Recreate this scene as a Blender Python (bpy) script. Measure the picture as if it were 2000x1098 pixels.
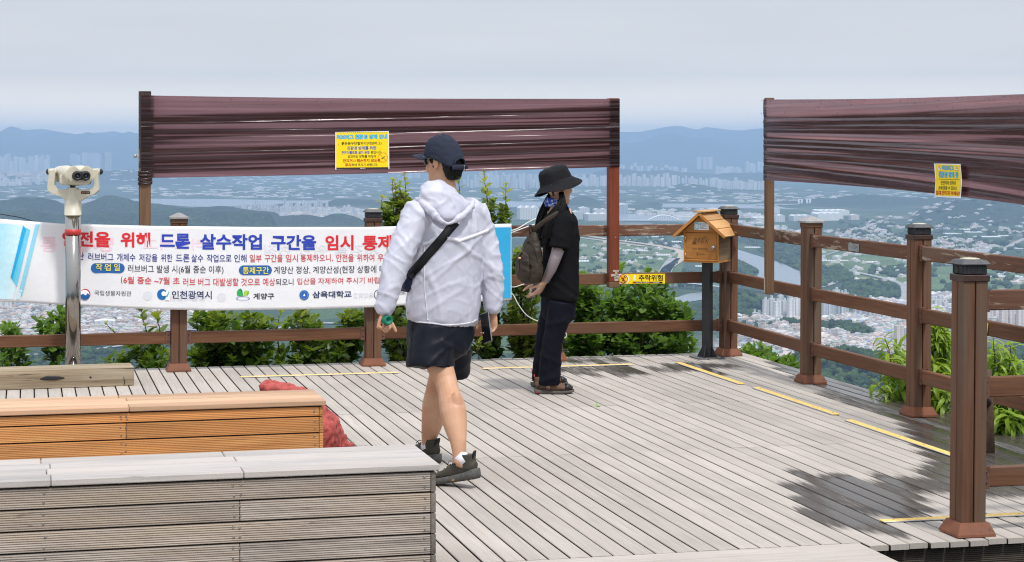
import bpy, bmesh, math, random
import numpy as np
from mathutils import Vector, Matrix, noise
from mathutils.bvhtree import BVHTree
from mathutils.geometry import tessellate_polygon

for _o in list(bpy.data.objects):
    bpy.data.objects.remove(_o)
SC = bpy.context.scene
COL = SC.collection
random.seed(7)
RNG = np.random.default_rng(11)
R = math.radians

# ------------------------------------------------------------------ camera
EYE, FL = 1.745, 3800.0            # eye height over the deck, focal length in photo pixels
HORIZON = 281.0                    # pixel row of the horizon in the 2000 x 1098 photo
cam_d = bpy.data.cameras.new('camera')
cam = bpy.data.objects.new('camera', cam_d)
COL.objects.link(cam)
cam.location = (0, 0, EYE)
cam.rotation_euler = (R(90), 0, 0)
cam_d.sensor_width = 36.0
cam_d.lens = 36.0 * FL / 2000.0
cam_d.shift_y = -(549.0 - HORIZON) / 2000.0
cam_d.clip_start = 0.1
cam_d.clip_end = 200000.0
SC.camera = cam

# ------------------------------------------------------------------ sky, sun, exposure
SUN_EL, SUN_AZ = 61.0, 150.0       # azimuth clockwise from +Y
world = bpy.data.worlds.new('World')
SC.world = world
world.use_nodes = True
wt = world.node_tree
wt.nodes.clear()
_sky = wt.nodes.new('ShaderNodeTexSky')
_sky.sky_type = 'NISHITA'
_sky.sun_disc = False
_sky.sun_elevation = R(SUN_EL)
_sky.sun_rotation = R(SUN_AZ)
_sky.air_density = 1.5
_sky.dust_density = 3.0
_bg1 = wt.nodes.new('ShaderNodeBackground')
_bg1.inputs['Strength'].default_value = 0.05
wt.links.new(_sky.outputs[0], _bg1.inputs[0])
_tc = wt.nodes.new('ShaderNodeTexCoord')
_sep = wt.nodes.new('ShaderNodeSeparateXYZ')
wt.links.new(_tc.outputs['Generated'], _sep.inputs[0])
_ramp = wt.nodes.new('ShaderNodeValToRGB')
_cr = _ramp.color_ramp
_cr.elements[0].position = 0.0
_cr.elements[0].color = (2.3, 1.95, 1.4, 1)
_cr.elements[1].position = 1.0
_cr.elements[1].color = (0.93, 1.0, 1.12, 1)
for _p, _c in ((0.013, (1.55, 1.36, 1.06, 1)), (0.035, (0.86, 0.845, 0.82, 1)), (0.075, (0.715, 0.74, 0.775, 1)), (0.25, (0.80, 0.84, 0.89, 1))):
    _e = _cr.elements.new(_p)
    _e.color = _c
wt.links.new(_sep.outputs['Z'], _ramp.inputs[0])
_map = wt.nodes.new('ShaderNodeMapping')
_map.inputs['Scale'].default_value = (5.0, 5.0, 42.0)
wt.links.new(_tc.outputs['Generated'], _map.inputs[0])
_nz = wt.nodes.new('ShaderNodeTexNoise')
_nz.inputs['Scale'].default_value = 1.3
_nz.inputs['Detail'].default_value = 5.0
_nz.inputs['Roughness'].default_value = 0.5
wt.links.new(_map.outputs[0], _nz.inputs['Vector'])
_nr = wt.nodes.new('ShaderNodeMapRange')
_nr.inputs['From Min'].default_value = 0.3
_nr.inputs['From Max'].default_value = 0.7
_nr.inputs['To Min'].default_value = 0.965
_nr.inputs['To Max'].default_value = 1.03
wt.links.new(_nz.outputs[0], _nr.inputs['Value'])
_mul = wt.nodes.new('ShaderNodeVectorMath')
_mul.operation = 'SCALE'
wt.links.new(_ramp.outputs[0], _mul.inputs[0])
wt.links.new(_nr.outputs[0], _mul.inputs['Scale'])
_zen = wt.nodes.new('ShaderNodeMapRange')
_zen.inputs['From Min'].default_value = 0.08
_zen.inputs['From Max'].default_value = 0.8
_zen.inputs['To Min'].default_value = 1.0
_zen.inputs['To Max'].default_value = 1.28
wt.links.new(_sep.outputs['Z'], _zen.inputs['Value'])
_bg2 = wt.nodes.new('ShaderNodeBackground')
wt.links.new(_mul.outputs[0], _bg2.inputs[0])
wt.links.new(_zen.outputs[0], _bg2.inputs[1])
_mixs = wt.nodes.new('ShaderNodeMixShader')
_mixs.inputs[0].default_value = 0.9
wt.links.new(_bg1.outputs[0], _mixs.inputs[1])
wt.links.new(_bg2.outputs[0], _mixs.inputs[2])
_wo = wt.nodes.new('ShaderNodeOutputWorld')
wt.links.new(_mixs.outputs[0], _wo.inputs[0])

sun_d = bpy.data.lights.new('sun', 'SUN')
sun_d.energy = 2.75
sun_d.angle = R(6)
sun_d.color = (1.0, 0.965, 0.91)
sun = bpy.data.objects.new('sun', sun_d)
COL.objects.link(sun)
_sd = Vector((math.sin(R(SUN_AZ)) * math.cos(R(SUN_EL)), math.cos(R(SUN_AZ)) * math.cos(R(SUN_EL)), math.sin(R(SUN_EL))))
sun.rotation_euler = (-_sd).to_track_quat('-Z', 'Y').to_euler()
sun.location = (0, 0, 30)

SC.view_settings.view_transform = 'Standard'
SC.view_settings.look = 'None'
SC.view_settings.exposure = 0.12
SC.view_settings.gamma = 1.0
SC.view_settings.use_curve_mapping = False
SC.render.engine = 'CYCLES'
SC.cycles.use_denoising = True
SC.cycles.max_bounces = 8
SC.cycles.transparent_max_bounces = 8
SC.cycles.volume_bounces = 2
SC.cycles.use_adaptive_sampling = False
SC.cycles.filter_width = 1.1

# ------------------------------------------------------------------ coordinates
CX, CY, ANG = 1.77, 16.09, R(14.0)     # far corner post of the deck, deck grid angle
CA, SA = math.cos(ANG), math.sin(ANG)


def P(px, py, Y):
    """A point of the place: photo bearing (px, py) at the depth Y metres."""
    return Vector(((px - 1000.0) / FL * Y, Y, EYE - (py - HORIZON) / FL * Y))


def G(px, py, z=0.0):
    Y = FL * (EYE - z) / (py - HORIZON)
    return Vector(((px - 1000.0) / FL * Y, Y, z))


def D(u, v, z=0.0):
    """Deck grid (u to the right along the back railing, v away) to world."""
    return Vector((CX + CA * u - SA * v, CY + SA * u + CA * v, z))


def deck_uv(p):
    dx, dy = p[0] - CX, p[1] - CY
    return CA * dx + SA * dy, -SA * dx + CA * dy


def on_plane_v(px, py, v0):
    """Bearing (px, py) meets the vertical plane v = v0 of the deck grid: returns u, z."""
    k = (px - 1000.0) / FL
    # CX + CA u - SA v0 = k (CY + SA u + CA v0)
    u = (k * (CY + CA * v0) - CX + SA * v0) / (CA - k * SA)
    Y = CY + SA * u + CA * v0
    return u, EYE - (py - HORIZON) / FL * Y


def on_plane_u(px, py, u0):
    k = (px - 1000.0) / FL
    v = (CX + CA * u0 - k * (CY + SA * u0)) / (SA + k * CA)
    Y = CY + SA * u0 + CA * v
    return v, EYE - (py - HORIZON) / FL * Y


# ------------------------------------------------------------------ objects
def link(o):
    COL.objects.link(o)
    return o


def thing(name, label, cat, loc=(0, 0, 0), rz=0.0, group=None, kind=None):
    o = bpy.data.objects.new(name, None)
    o.empty_display_size = 0.2
    o.location = loc
    o.rotation_euler = (0, 0, rz)
    link(o)
    tag(o, label, cat, group, kind)
    return o


def tag(o, label=None, cat=None, group=None, kind=None):
    if label:
        o['label'] = label
    if cat:
        o['category'] = cat
    if group:
        o['group'] = group
    if kind:
        o['kind'] = kind
    return o


class MB:
    """Collects shapes; build() links them as one mesh object."""

    def __init__(s):
        s.v, s.f, s.m, s.sm, s.gc, s.rn = [], [], [], [], [], []
        s.mats = []

    def mi(s, mat):
        if mat is None:
            return 0
        if mat not in s.mats:
            s.mats.append(mat)
        return s.mats.index(mat)

    def add(s, verts, faces, mat=None, smooth=False, gc=None, rn=None):
        b = len(s.v)
        s.v.extend([tuple(p) for p in verts])
        r = random.random() if rn is None else rn
        s.gc.extend([tuple(p) for p in (gc if gc is not None else verts)])
        s.rn.extend([r] * len(verts))
        k = s.mi(mat)
        for f in faces:
            s.f.append(tuple(b + i for i in f))
            s.m.append(k)
            s.sm.append(smooth)

    def box(s, lo, hi, mat=None, ch=0.004, M=None, rn=None):
        """Chamfered box; grain coordinate x runs along its longest side."""
        lo, hi = Vector(lo), Vector(hi)
        d = hi - lo
        ch = min(ch, 0.45 * min(d))
        vs, idx = [], {}
        for ix in (0, 1):
            for iy in (0, 1):
                for iz in (0, 1):
                    c = [hi[0] if ix else lo[0], hi[1] if iy else lo[1], hi[2] if iz else lo[2]]
                    sg = [-1 if ix else 1, -1 if iy else 1, -1 if iz else 1]
                    for a in range(3):
                        p = [c[k] + (0 if k == a else sg[k] * ch) for k in range(3)]
                        idx[(ix, iy, iz, a)] = len(vs)
                        vs.append(p)
        fs = []
        for a in range(3):
            b, c = (a + 1) % 3, (a + 2) % 3
            for sd in (0, 1):
                q = []
                for (ib, ic) in ((0, 0), (1, 0), (1, 1), (0, 1)):
                    t = [0, 0, 0]
                    t[a], t[b], t[c] = sd, ib, ic
                    q.append(idx[(*t, a)])
                fs.append(q if sd else q[::-1])
        for a in range(3):
            b, c = (a + 1) % 3, (a + 2) % 3
            for ib in (0, 1):
                for ic in (0, 1):
                    t0, t1 = [0, 0, 0], [0, 0, 0]
                    t0[a], t1[a] = 0, 1
                    for t in (t0, t1):
                        t[b], t[c] = ib, ic
                    q = [idx[(*t0, b)], idx[(*t1, b)], idx[(*t1, c)], idx[(*t0, c)]]
                    fs.append(q if (ib ^ ic) else q[::-1])
        for ix in (0, 1):
            for iy in (0, 1):
                for iz in (0, 1):
                    q = [idx[(ix, iy, iz, a)] for a in range(3)]
                    fs.append(q if (ix + iy + iz) % 2 else q[::-1])
        order = sorted(range(3), key=lambda k: -d[k])
        off = [random.uniform(0, 40) for _ in range(3)]
        gc = [tuple(p[order[k]] + (off[k] if k == 0 else 0) - lo[order[k]] for k in range(3)) for p in vs]
        gc = [(g[0], g[1], g[2] + off[2]) for g in gc]
        if M is not None:
            vs = [M @ Vector(p) for p in vs]
        s.add(vs, fs, mat, False, gc, rn)

    def tube(s, pts, rad, n=10, mat=None, cap=True, smooth=True, up=None, gc=None):
        """Loft along points; rad is a number, or (rx, ry) pairs across (side, up)."""
        pts = [Vector(p) for p in pts]
        N = len(pts)
        if not isinstance(rad, (list, tuple)):
            rad = [rad] * N
        vs = []
        ref = Vector(up) if up is not None else None
        prev = None
        for i, p in enumerate(pts):
            t = (pts[min(i + 1, N - 1)] - pts[max(i - 1, 0)])
            if t.length < 1e-9:
                t = Vector((0, 0, 1))
            t.normalize()
            if ref is not None:
                side = t.cross(ref)
                if side.length < 1e-5:
                    side = t.orthogonal()
            elif prev is None:
                side = t.orthogonal()
            else:
                side = prev - t * prev.dot(t)
            side.normalize()
            prev = side
            nrm = side.cross(t)
            r = rad[i]
            rx, ry = (r, r) if not isinstance(r, (list, tuple)) else r
            for k in range(n):
                a = 2 * math.pi * k / n
                vs.append(p + side * (rx * math.cos(a)) + nrm * (ry * math.sin(a)))
        fs = []
        for i in range(N - 1):
            for k in range(n):
                a, b = i * n + k, i * n + (k + 1) % n
                fs.append((a, b, b + n, a + n))
        if cap:
            fs.append(tuple(range(n))[::-1])
            fs.append(tuple((N - 1) * n + k for k in range(n)))
        L = [0.0]
        for i in range(1, N):
            L.append(L[-1] + (pts[i] - pts[i - 1]).length)
        g = [(L[i // n], math.cos(2 * math.pi * (i % n) / n) * 0.1, math.sin(2 * math.pi * (i % n) / n) * 0.1) for i in range(len(vs))]
        s.add(vs, fs, mat, smooth, g)

    def lathe(s, prof, n=24, mat=None, M=None, smooth=True):
        """prof: (radius, z) pairs."""
        vs, fs = [], []
        for (r, z) in prof:
            for k in range(n):
                a = 2 * math.pi * k / n
                vs.append(Vector((r * math.cos(a), r * math.sin(a), z)))
        for i in range(len(prof) - 1):
            for k in range(n):
                a, b = i * n + k, i * n + (k + 1) % n
                fs.append((a, b, b + n, a + n))
        fs.append(tuple(range(n))[::-1])
        fs.append(tuple((len(prof) - 1) * n + k for k in range(n)))
        if M is not None:
            vs = [M @ p for p in vs]
        s.add(vs, fs, mat, smooth)

    def ell(s, c, r, n=14, mat=None, M=None, smooth=True):
        """Ellipsoid."""
        c = Vector(c)
        if not isinstance(r, (list, tuple)):
            r = (r, r, r)
        vs, fs = [], []
        m = max(6, n // 2 + 1)
        for i in range(1, m):
            th = math.pi * i / m
            for k in range(n):
                a = 2 * math.pi * k / n
                vs.append(Vector((r[0] * math.sin(th) * math.cos(a), r[1] * math.sin(th) * math.sin(a), r[2] * math.cos(th))))
        for i in range(m - 2):
            for k in range(n):
                a, b = i * n + k, i * n + (k + 1) % n
                fs.append((a, a + n, b + n, b))
        t = len(vs)
        vs += [Vector((0, 0, r[2])), Vector((0, 0, -r[2]))]
        for k in range(n):
            fs.append((t, k, (k + 1) % n))
            fs.append((t + 1, (m - 2) * n + (k + 1) % n, (m - 2) * n + k))
        if M is not None:
            vs = [M @ p for p in vs]
        s.add([p + c for p in vs], fs, mat, smooth)

    def prism(s, poly, depth, M, mat=None, smooth=False):
        """2D polygon (x, y) extruded along +z by depth, placed by M."""
        n = len(poly)
        vs = [M @ Vector((x, y, 0)) for x, y in poly] + [M @ Vector((x, y, depth)) for x, y in poly]
        fs = [tuple(range(n))[::-1], tuple(range(n, 2 * n))]
        for i in range(n):
            j = (i + 1) % n
            fs.append((i, j, j + n, i + n))
        s.add(vs, fs, mat, smooth)

    def grid(s, fn, nu, nv, mat=None, smooth=True, wrap=False, gc=None):
        vs, g = [], []
        for j in range(nv + 1):
            for i in range(nu + (0 if wrap else 1)):
                p = fn(i / nu, j / nv)
                vs.append(p)
                g.append(gc(i / nu, j / nv) if gc else p)
        W = nu if wrap else nu + 1
        fs = []
        for j in range(nv):
            for i in range(nu):
                i2 = (i + 1) % W
                fs.append((j * W + i, j * W + i2, (j + 1) * W + i2, (j + 1) * W + i))
        s.add(vs, fs, mat, smooth, g)

    def mesh(s, name, mat=None):
        me = bpy.data.meshes.new(name)
        me.from_pydata(s.v, [], s.f)
        mats = s.mats if s.mats else ([mat] if mat else [])
        for m_ in mats:
            me.materials.append(m_)
        me.polygons.foreach_set('material_index', s.m)
        me.polygons.foreach_set('use_smooth', s.sm)
        a = me.attributes.new('gc', 'FLOAT_VECTOR', 'POINT')
        a.data.foreach_set('vector', np.array(s.gc, dtype=np.float32).ravel())
        a = me.attributes.new('rnd', 'FLOAT', 'POINT')
        a.data.foreach_set('value', np.array(s.rn, dtype=np.float32))
        me.update()
        return me

    def build(s, name, mat=None, parent=None, loc=None):
        me = s.mesh(name, mat)
        o = bpy.data.objects.new(name, me)
        link(o)
        if parent is not None:
            o.parent = parent
        if loc is not None:
            o.location = loc
        return o


def wbuild(mb, name, mat, parent):
    """Build shapes given in world coordinates under an unrotated, translated parent."""
    o = mb.build(name, mat, parent)
    o.data.transform(Matrix.Translation(-Vector(parent.location)))
    return o


def evaluated_mesh(o):
    dg = bpy.context.evaluated_depsgraph_get()
    return bpy.data.meshes.new_from_object(o.evaluated_get(dg))


def remesh(mb, voxel, smooth=4, fac=0.5):
    """Fuse overlapping closed shapes into one continuous skin."""
    me = mb.mesh('fuse')
    o = bpy.data.objects.new('fuse', me)
    link(o)
    m = o.modifiers.new('r', 'REMESH')
    m.mode = 'VOXEL'
    m.voxel_size = voxel
    if smooth:
        q = o.modifiers.new('s', 'SMOOTH')
        q.factor = fac
        q.iterations = smooth
    me2 = evaluated_mesh(o)
    bpy.data.objects.remove(o)
    bpy.data.meshes.remove(me)
    return me2


def mesh_arrays(me):
    n = len(me.vertices)
    co = np.empty(n * 3, dtype=np.float64)
    me.vertices.foreach_get('co', co)
    no = np.empty(n * 3, dtype=np.float32)
    me.vertex_normals.foreach_get('vector', no)
    return co.reshape(-1, 3), no.reshape(-1, 3).astype(np.float64)


def skin_object(name, me, mat, parent, smooth=True):
    me.materials.clear()
    for m_ in (mat if isinstance(mat, (list, tuple)) else [mat]):
        me.materials.append(m_)
    me.name = name
    if smooth:
        me.polygons.foreach_set('use_smooth', [True] * len(me.polygons))
    me.transform(Matrix.Translation(-Vector(parent.location)))
    o = bpy.data.objects.new(name, me)
    link(o)
    o.parent = parent
    return o


# ------------------------------------------------------------------ materials
def newmat(name):
    m = bpy.data.materials.new(name)
    m.use_nodes = True
    m.node_tree.nodes.clear()
    return m, m.node_tree


def nd(nt, typ, ins=None, **props):
    n = nt.nodes.new(typ)
    for k, v in props.items():
        setattr(n, k, v)
    for k, v in (ins or {}).items():
        if isinstance(v, bpy.types.NodeSocket):
            nt.links.new(v, n.inputs[k])
        else:
            n.inputs[k].default_value = v
    return n


def mth(nt, op, a, b=0.0, c=0.0, clamp=False):
    n = nd(nt, 'ShaderNodeMath', {0: a, 1: b, 2: c}, operation=op)
    n.use_clamp = clamp
    return n.outputs[0]


def mixc(nt, f, a, b, blend='MIX'):
    n = nt.nodes.new('ShaderNodeMix')
    n.data_type = 'RGBA'
    n.blend_type = blend
    for i, v in ((0, f), (6, a), (7, b)):
        if isinstance(v, bpy.types.NodeSocket):
            nt.links.new(v, n.inputs[i])
        else:
            n.inputs[i].default_value = v if i == 0 else (*v[:3], 1)
    return n.outputs[2]


def attr(nt, name, out='Fac'):
    return nd(nt, 'ShaderNodeAttribute', attribute_name=name).outputs[out]


def mapped(nt, vec, scale):
    return nd(nt, 'ShaderNodeMapping', {'Vector': vec, 'Scale': scale}).outputs[0]


def noisev(nt, vec, scale, detail=4.0, rough=0.55):
    return nd(nt, 'ShaderNodeTexNoise', {'Vector': vec, 'Scale': scale, 'Detail': detail, 'Roughness': rough}).outputs[0]


def rng(nt, v, a, b, c=0.0, d=1.0):
    return nd(nt, 'ShaderNodeMapRange', {'Value': v, 'From Min': a, 'From Max': b, 'To Min': c, 'To Max': d}).outputs[0]


def principled(nt, **ins):
    n = nd(nt, 'ShaderNodeBsdfPrincipled', {k.replace('_', ' '): v for k, v in ins.items()})
    o = nt.nodes.new('ShaderNodeOutputMaterial')
    nt.links.new(n.outputs[0], o.inputs[0])
    return n


def bump(nt, h, strength=0.3, dist=0.01):
    return nd(nt, 'ShaderNodeBump', {'Height': h, 'Strength': strength, 'Distance': dist}).outputs[0]


def c4(c):
    return (*c[:3], 1.0)


def plain(name, col, rough=0.5, metal=0.0, var=0.12, scale=12.0, bmp=0.0, spec=0.5, coat=0.0, bscale=None):
    m, nt = newmat(name)
    ob = nd(nt, 'ShaderNodeTexCoord').outputs['Object']
    n = noisev(nt, ob, scale, 5)
    f = rng(nt, n, 0.3, 0.7)
    dark = tuple(x * (1 - var) for x in col)
    lite = tuple(min(1, x * (1 + var)) for x in col)
    c = mixc(nt, f, dark, lite)
    ins = dict(Base_Color=c, Roughness=rough, Metallic=metal, Specular_IOR_Level=spec, Coat_Weight=coat)
    if bmp:
        ins['Normal'] = bump(nt, noisev(nt, ob, bscale or scale * 8, 3), bmp, 0.004)
    principled(nt, **ins)
    return m


_PM = {}


def ink(col, rough=0.55):
    """Printed flat colour (sRGB 0-255 triple)."""
    k = (tuple(col), rough)
    if k not in _PM:
        lin = tuple((x / 255 / 12.92) if x / 255 <= 0.04045 else ((x / 255 + 0.055) / 1.055) ** 2.4 for x in col)
        _PM[k] = plain('ink_%d_%d_%d' % tuple(col), lin, rough, var=0.04, scale=30)
    return _PM[k]


def wood(name, c1, c2, c3=None, gx=3.0, gy=60.0, rough=0.7, bmp=0.25, rv=0.25, groove=None, gdark=0.35, wear=None, wearc=(0.45, 0.4, 0.34), wscale=(6, 40, 40), spec=0.14, blot=0.35):
    """Grain runs along gc.x; groove = pitch of milled ridges across gc.y."""
    m, nt = newmat(name)
    gc = attr(nt, 'gc', 'Vector')
    rn = attr(nt, 'rnd')
    v = mapped(nt, gc, (gx, gy, gy))
    n1 = noisev(nt, v, 1.0, 6, 0.6)
    n2 = noisev(nt, mapped(nt, gc, (0.8, 7, 7)), 1.0, 4)
    c = mixc(nt, rng(nt, n1, 0.28, 0.72), c1, c2)
    if c3:
        c = mixc(nt, rng(nt, n2, 0.44, 0.66, 0, 0.9), c, c3)
    k = mth(nt, 'ADD', rng(nt, rn, 0, 1, 1 - rv, 1 + rv), rng(nt, n2, 0.3, 0.7, -blot * 0.5, blot * 0.5))
    c = nd(nt, 'ShaderNodeVectorMath', {0: c, 'Scale': k}, operation='SCALE').outputs[0]
    h = n1
    if groove:
        y = nd(nt, 'ShaderNodeSeparateXYZ', {0: gc}).outputs['Y']
        s = mth(nt, 'SINE', mth(nt, 'MULTIPLY', y, 2 * math.pi / groove))
        g = rng(nt, s, -0.9, 0.3)
        g2 = mth(nt, 'MULTIPLY', mth(nt, 'SUBTRACT', 1.0, g), gdark)
        c = mixc(nt, g2, c, tuple(x * 0.12 for x in c1))
        h = mth(nt, 'ADD', mth(nt, 'MULTIPLY', g, 1.5), n1)
    if wear:
        w = noisev(nt, mapped(nt, gc, wscale), 1.0, 6, 0.65)
        w2 = noisev(nt, mapped(nt, gc, (1.3, 4, 4)), 1.0, 2)
        wf = rng(nt, mth(nt, 'ADD', w, mth(nt, 'MULTIPLY', w2, 0.35)), wear, wear + 0.07)
        c = mixc(nt, wf, c, wearc)
    principled(nt, Base_Color=c, Roughness=rough, Specular_IOR_Level=spec, Normal=bump(nt, h, bmp, 0.004))
    return m


M = {}
M['rail'] = wood('brown_stained_wood', (0.115, 0.050, 0.027), (0.205, 0.098, 0.055), (0.105, 0.060, 0.040), rv=0.16, blot=0.6, wear=0.93, wearc=(0.30, 0.22, 0.17), rough=0.62)
M['rail_worn'] = wood('weathered_brown_wood', (0.10, 0.048, 0.032), (0.17, 0.085, 0.057), (0.13, 0.085, 0.06), rv=0.2, wear=0.74, wearc=(0.36, 0.29, 0.22), rough=0.75)
M['post'] = wood('brown_post_wood', (0.115, 0.053, 0.030), (0.19, 0.092, 0.054), (0.092, 0.066, 0.050), rv=0.14, blot=0.7, wear=0.87, wearc=(0.27, 0.20, 0.155), wscale=(3.5, 45, 45), rough=0.6)
M['post_base'] = wood('rusty_brown_steel', (0.20, 0.075, 0.042), (0.27, 0.11, 0.062), (0.14, 0.065, 0.045), gx=14, gy=14, rv=0.1, wear=0.84, wearc=(0.06, 0.05, 0.045), wscale=(16, 16, 16), rough=0.6, bmp=0.1)
M['collar'] = plain('dark_brown_steel', (0.055, 0.026, 0.02), 0.5, 0.2, 0.35, 30)
M['bracket'] = plain('brown_painted_bracket', (0.14, 0.062, 0.042), 0.55, 0.1, 0.4, 60)
M['galv'] = plain('galvanised_steel', (0.42, 0.44, 0.45), 0.45, 0.7, 0.3, 60)
M['cap'] = plain('black_plastic_cap', (0.02, 0.021, 0.023), 0.5, 0.0, 0.3, 50)
M['cap_lid'] = plain('grey_plastic_lid', (0.055, 0.058, 0.064), 0.5, 0.0, 0.4, 50)
M['cap_top'] = plain('yellowed_clear_cover', (0.50, 0.46, 0.34), 0.35, 0.0, 0.25, 40)
M['cap_old'] = wood('flaking_grey_cap', (0.20, 0.195, 0.195), (0.40, 0.39, 0.39), (0.27, 0.255, 0.25), gx=20, gy=40, rv=0.1, wear=0.86, wearc=(0.09, 0.085, 0.08), wscale=(25, 60, 60))
M['bench_new_top'] = wood('pale_new_bench_top', (0.44, 0.26, 0.155), (0.60, 0.41, 0.27), (0.52, 0.31, 0.20), rv=0.2, rough=0.6, bmp=0.2, gx=1.5, gy=45, wear=0.97, wearc=(0.25, 0.13, 0.07))
M['bench_new'] = wood('oiled_orange_decking', (0.40, 0.165, 0.060), (0.62, 0.32, 0.12), (0.58, 0.25, 0.085), rv=0.22, groove=0.0088, gdark=0.42, rough=0.6, bmp=0.35)
M['bench_old_top'] = wood('bleached_bench_top', (0.35, 0.325, 0.31), (0.50, 0.47, 0.45), (0.41, 0.365, 0.335), rv=0.10, rough=0.8, wear=0.84, wearc=(0.20, 0.17, 0.15), wscale=(2.2, 70, 70), bmp=0.5)
M['bench_old'] = wood('weathered_grey_decking', (0.25, 0.21, 0.18), (0.60, 0.53, 0.475), (0.34, 0.275, 0.215), rv=0.14, groove=0.0088, gdark=0.62, rough=0.85, bmp=0.55, blot=0.6, wear=0.80, wearc=(0.13, 0.105, 0.085), wscale=(5, 40, 40))
M['bench_end'] = wood('weathered_shaded_end', (0.10, 0.085, 0.075), (0.19, 0.165, 0.145), rv=0.2, rough=0.85)  # weathered boards, with the shade of the bench end put into the colour
M['timber'] = wood('old_split_timber', (0.17, 0.125, 0.08), (0.44, 0.35, 0.24), (0.34, 0.29, 0.215), gx=1.0, gy=38, rv=0.05, rough=0.85, bmp=1.0, wear=0.80, wearc=(0.05, 0.035, 0.025), wscale=(2.2, 45, 45))
M['riser'] = wood('wet_dark_riser', (0.045, 0.035, 0.028), (0.085, 0.068, 0.055), rv=0.3, groove=0.0088, gdark=0.6, rough=0.4, bmp=0.5, blot=0.7)
M['screw'] = plain('screw_steel', (0.22, 0.22, 0.22), 0.4, 0.8, 0.3, 200)
M['steel'] = plain('polished_stainless', (0.36, 0.34, 0.32), 0.14, 1.0, 0.1, 4)
M['cream'] = plain('cream_paint', (0.58, 0.54, 0.43), 0.38, 0.0, 0.06, 20, coat=0.2)
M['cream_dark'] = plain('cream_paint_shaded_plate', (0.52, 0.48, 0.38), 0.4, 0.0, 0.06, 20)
M['black'] = plain('black_rubber', (0.015, 0.015, 0.017), 0.45, 0.0, 0.3, 60)
M['glass'] = plain('dark_lens', (0.03, 0.035, 0.045), 0.05, 0.0, 0.1, 60, spec=0.9)
M['redtape'] = plain('red_tape', (0.50, 0.035, 0.03), 0.45, 0.0, 0.15, 40)
M['black_steel'] = plain('black_painted_steel', (0.016, 0.016, 0.018), 0.4, 0.0, 0.25, 10)
M['plate_steel'] = plain('grey_base_plate', (0.12, 0.12, 0.125), 0.5, 0.4, 0.4, 40)
M['box_wood'] = wood('honey_varnished_wood', (0.36, 0.145, 0.035), (0.52, 0.245, 0.075), (0.44, 0.19, 0.05), gx=4, gy=50, rv=0.12, rough=0.5, bmp=0.15, wear=0.97, wearc=(0.15, 0.06, 0.02))
M['box_side'] = wood('shaded_box_side', (0.17, 0.095, 0.045), (0.30, 0.17, 0.08), (0.22, 0.15, 0.09), gx=4, gy=50, rv=0.1, rough=0.6)  # darker copy of the box wood, side shade put into the colour
M['roof_wood'] = wood('sunlit_roof_board', (0.46, 0.23, 0.085), (0.62, 0.36, 0.16), (0.52, 0.29, 0.12), gx=3, gy=40, rv=0.12, rough=0.55, wear=0.99, wearc=(0.6, 0.55, 0.5))
M['engrave'] = plain('burnt_engraving', (0.07, 0.03, 0.012), 0.7)
M['strip_y'] = plain('yellow_grip_strip', (0.80, 0.53, 0.15), 0.7, 0.0, 0.18, 60, bmp=0.2)
M['strip_m'] = plain('aluminium_edge', (0.55, 0.55, 0.56), 0.35, 0.6, 0.15, 30)
M['rope'] = plain('white_nylon_rope', (0.72, 0.72, 0.70), 0.7, 0.0, 0.15, 300, bmp=0.4)
M['sack'] = plain('red_woven_sack', (0.42, 0.075, 0.065), 0.75, 0.0, 0.35, 40, bmp=0.6, bscale=260)
M['post_red'] = wood('red_brown_peeling_post', (0.16, 0.040, 0.020), (0.24, 0.066, 0.035), (0.19, 0.05, 0.03), rv=0.05, wear=0.92, wearc=(0.45, 0.36, 0.30), wscale=(5, 40, 40), rough=0.5)
M['post_old'] = wood('old_brown_post', (0.125, 0.072, 0.042), (0.22, 0.13, 0.078), (0.15, 0.095, 0.062), rv=0.1, wear=0.88, wearc=(0.13, 0.07, 0.04), rough=0.75)
M['bare'] = wood('bare_worn_wood', (0.40, 0.34, 0.29), (0.55, 0.49, 0.43), rv=0.05)


# ------------------------------------------------------------------ lettering
_TX = {}


def glyphs(body, bold=0.0):
    k = (body, bold)
    if k not in _TX:
        c = bpy.data.curves.new('lettering', 'FONT')
        c.body = body
        c.size = 1.0
        c.offset = bold
        c.resolution_u = 3
        o = bpy.data.objects.new('lettering', c)
        link(o)
        me = evaluated_mesh(o)
        v = [(p.co.x, p.co.y) for p in me.vertices]
        f = [tuple(q.vertices) for q in me.polygons]
        bpy.data.objects.remove(o)
        bpy.data.curves.remove(c)
        bpy.data.meshes.remove(me)
        _TX[k] = (v, f)
    return _TX[k]


def put_text(mb, body, x0, x1, y0, y1, fn, mat, bold=0.0, mirror=False, skew=0.0):
    """Fit a line of writing into the rectangle x0..x1, y0 (top)..y1 (bottom); fn maps (x, y) to 3D."""
    v, f = glyphs(body, bold)
    if not v:
        return
    xs = [p[0] for p in v]
    ys = [p[1] for p in v]
    ax, bx, ay, by = min(xs), max(xs), min(ys), max(ys)
    out = []
    for (x, y) in v:
        t = (x - ax) / (bx - ax)
        if mirror:
            t = 1 - t
        s = (y - ay) / (by - ay)
        out.append(fn(x0 + (x1 - x0) * t + skew * (s - 0.5), y1 + (y0 - y1) * s))
    mb.add(out, f, mat)


def put_poly(mb, poly, fn, mat):
    if len(poly) > 4:
        tri = tessellate_polygon([[Vector((x, y, 0)) for x, y in poly]])
        mb.add([fn(x, y) for x, y in poly], [tuple(t) for t in tri], mat)
    else:
        mb.add([fn(x, y) for x, y in poly], [tuple(range(len(poly)))], mat)


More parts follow.
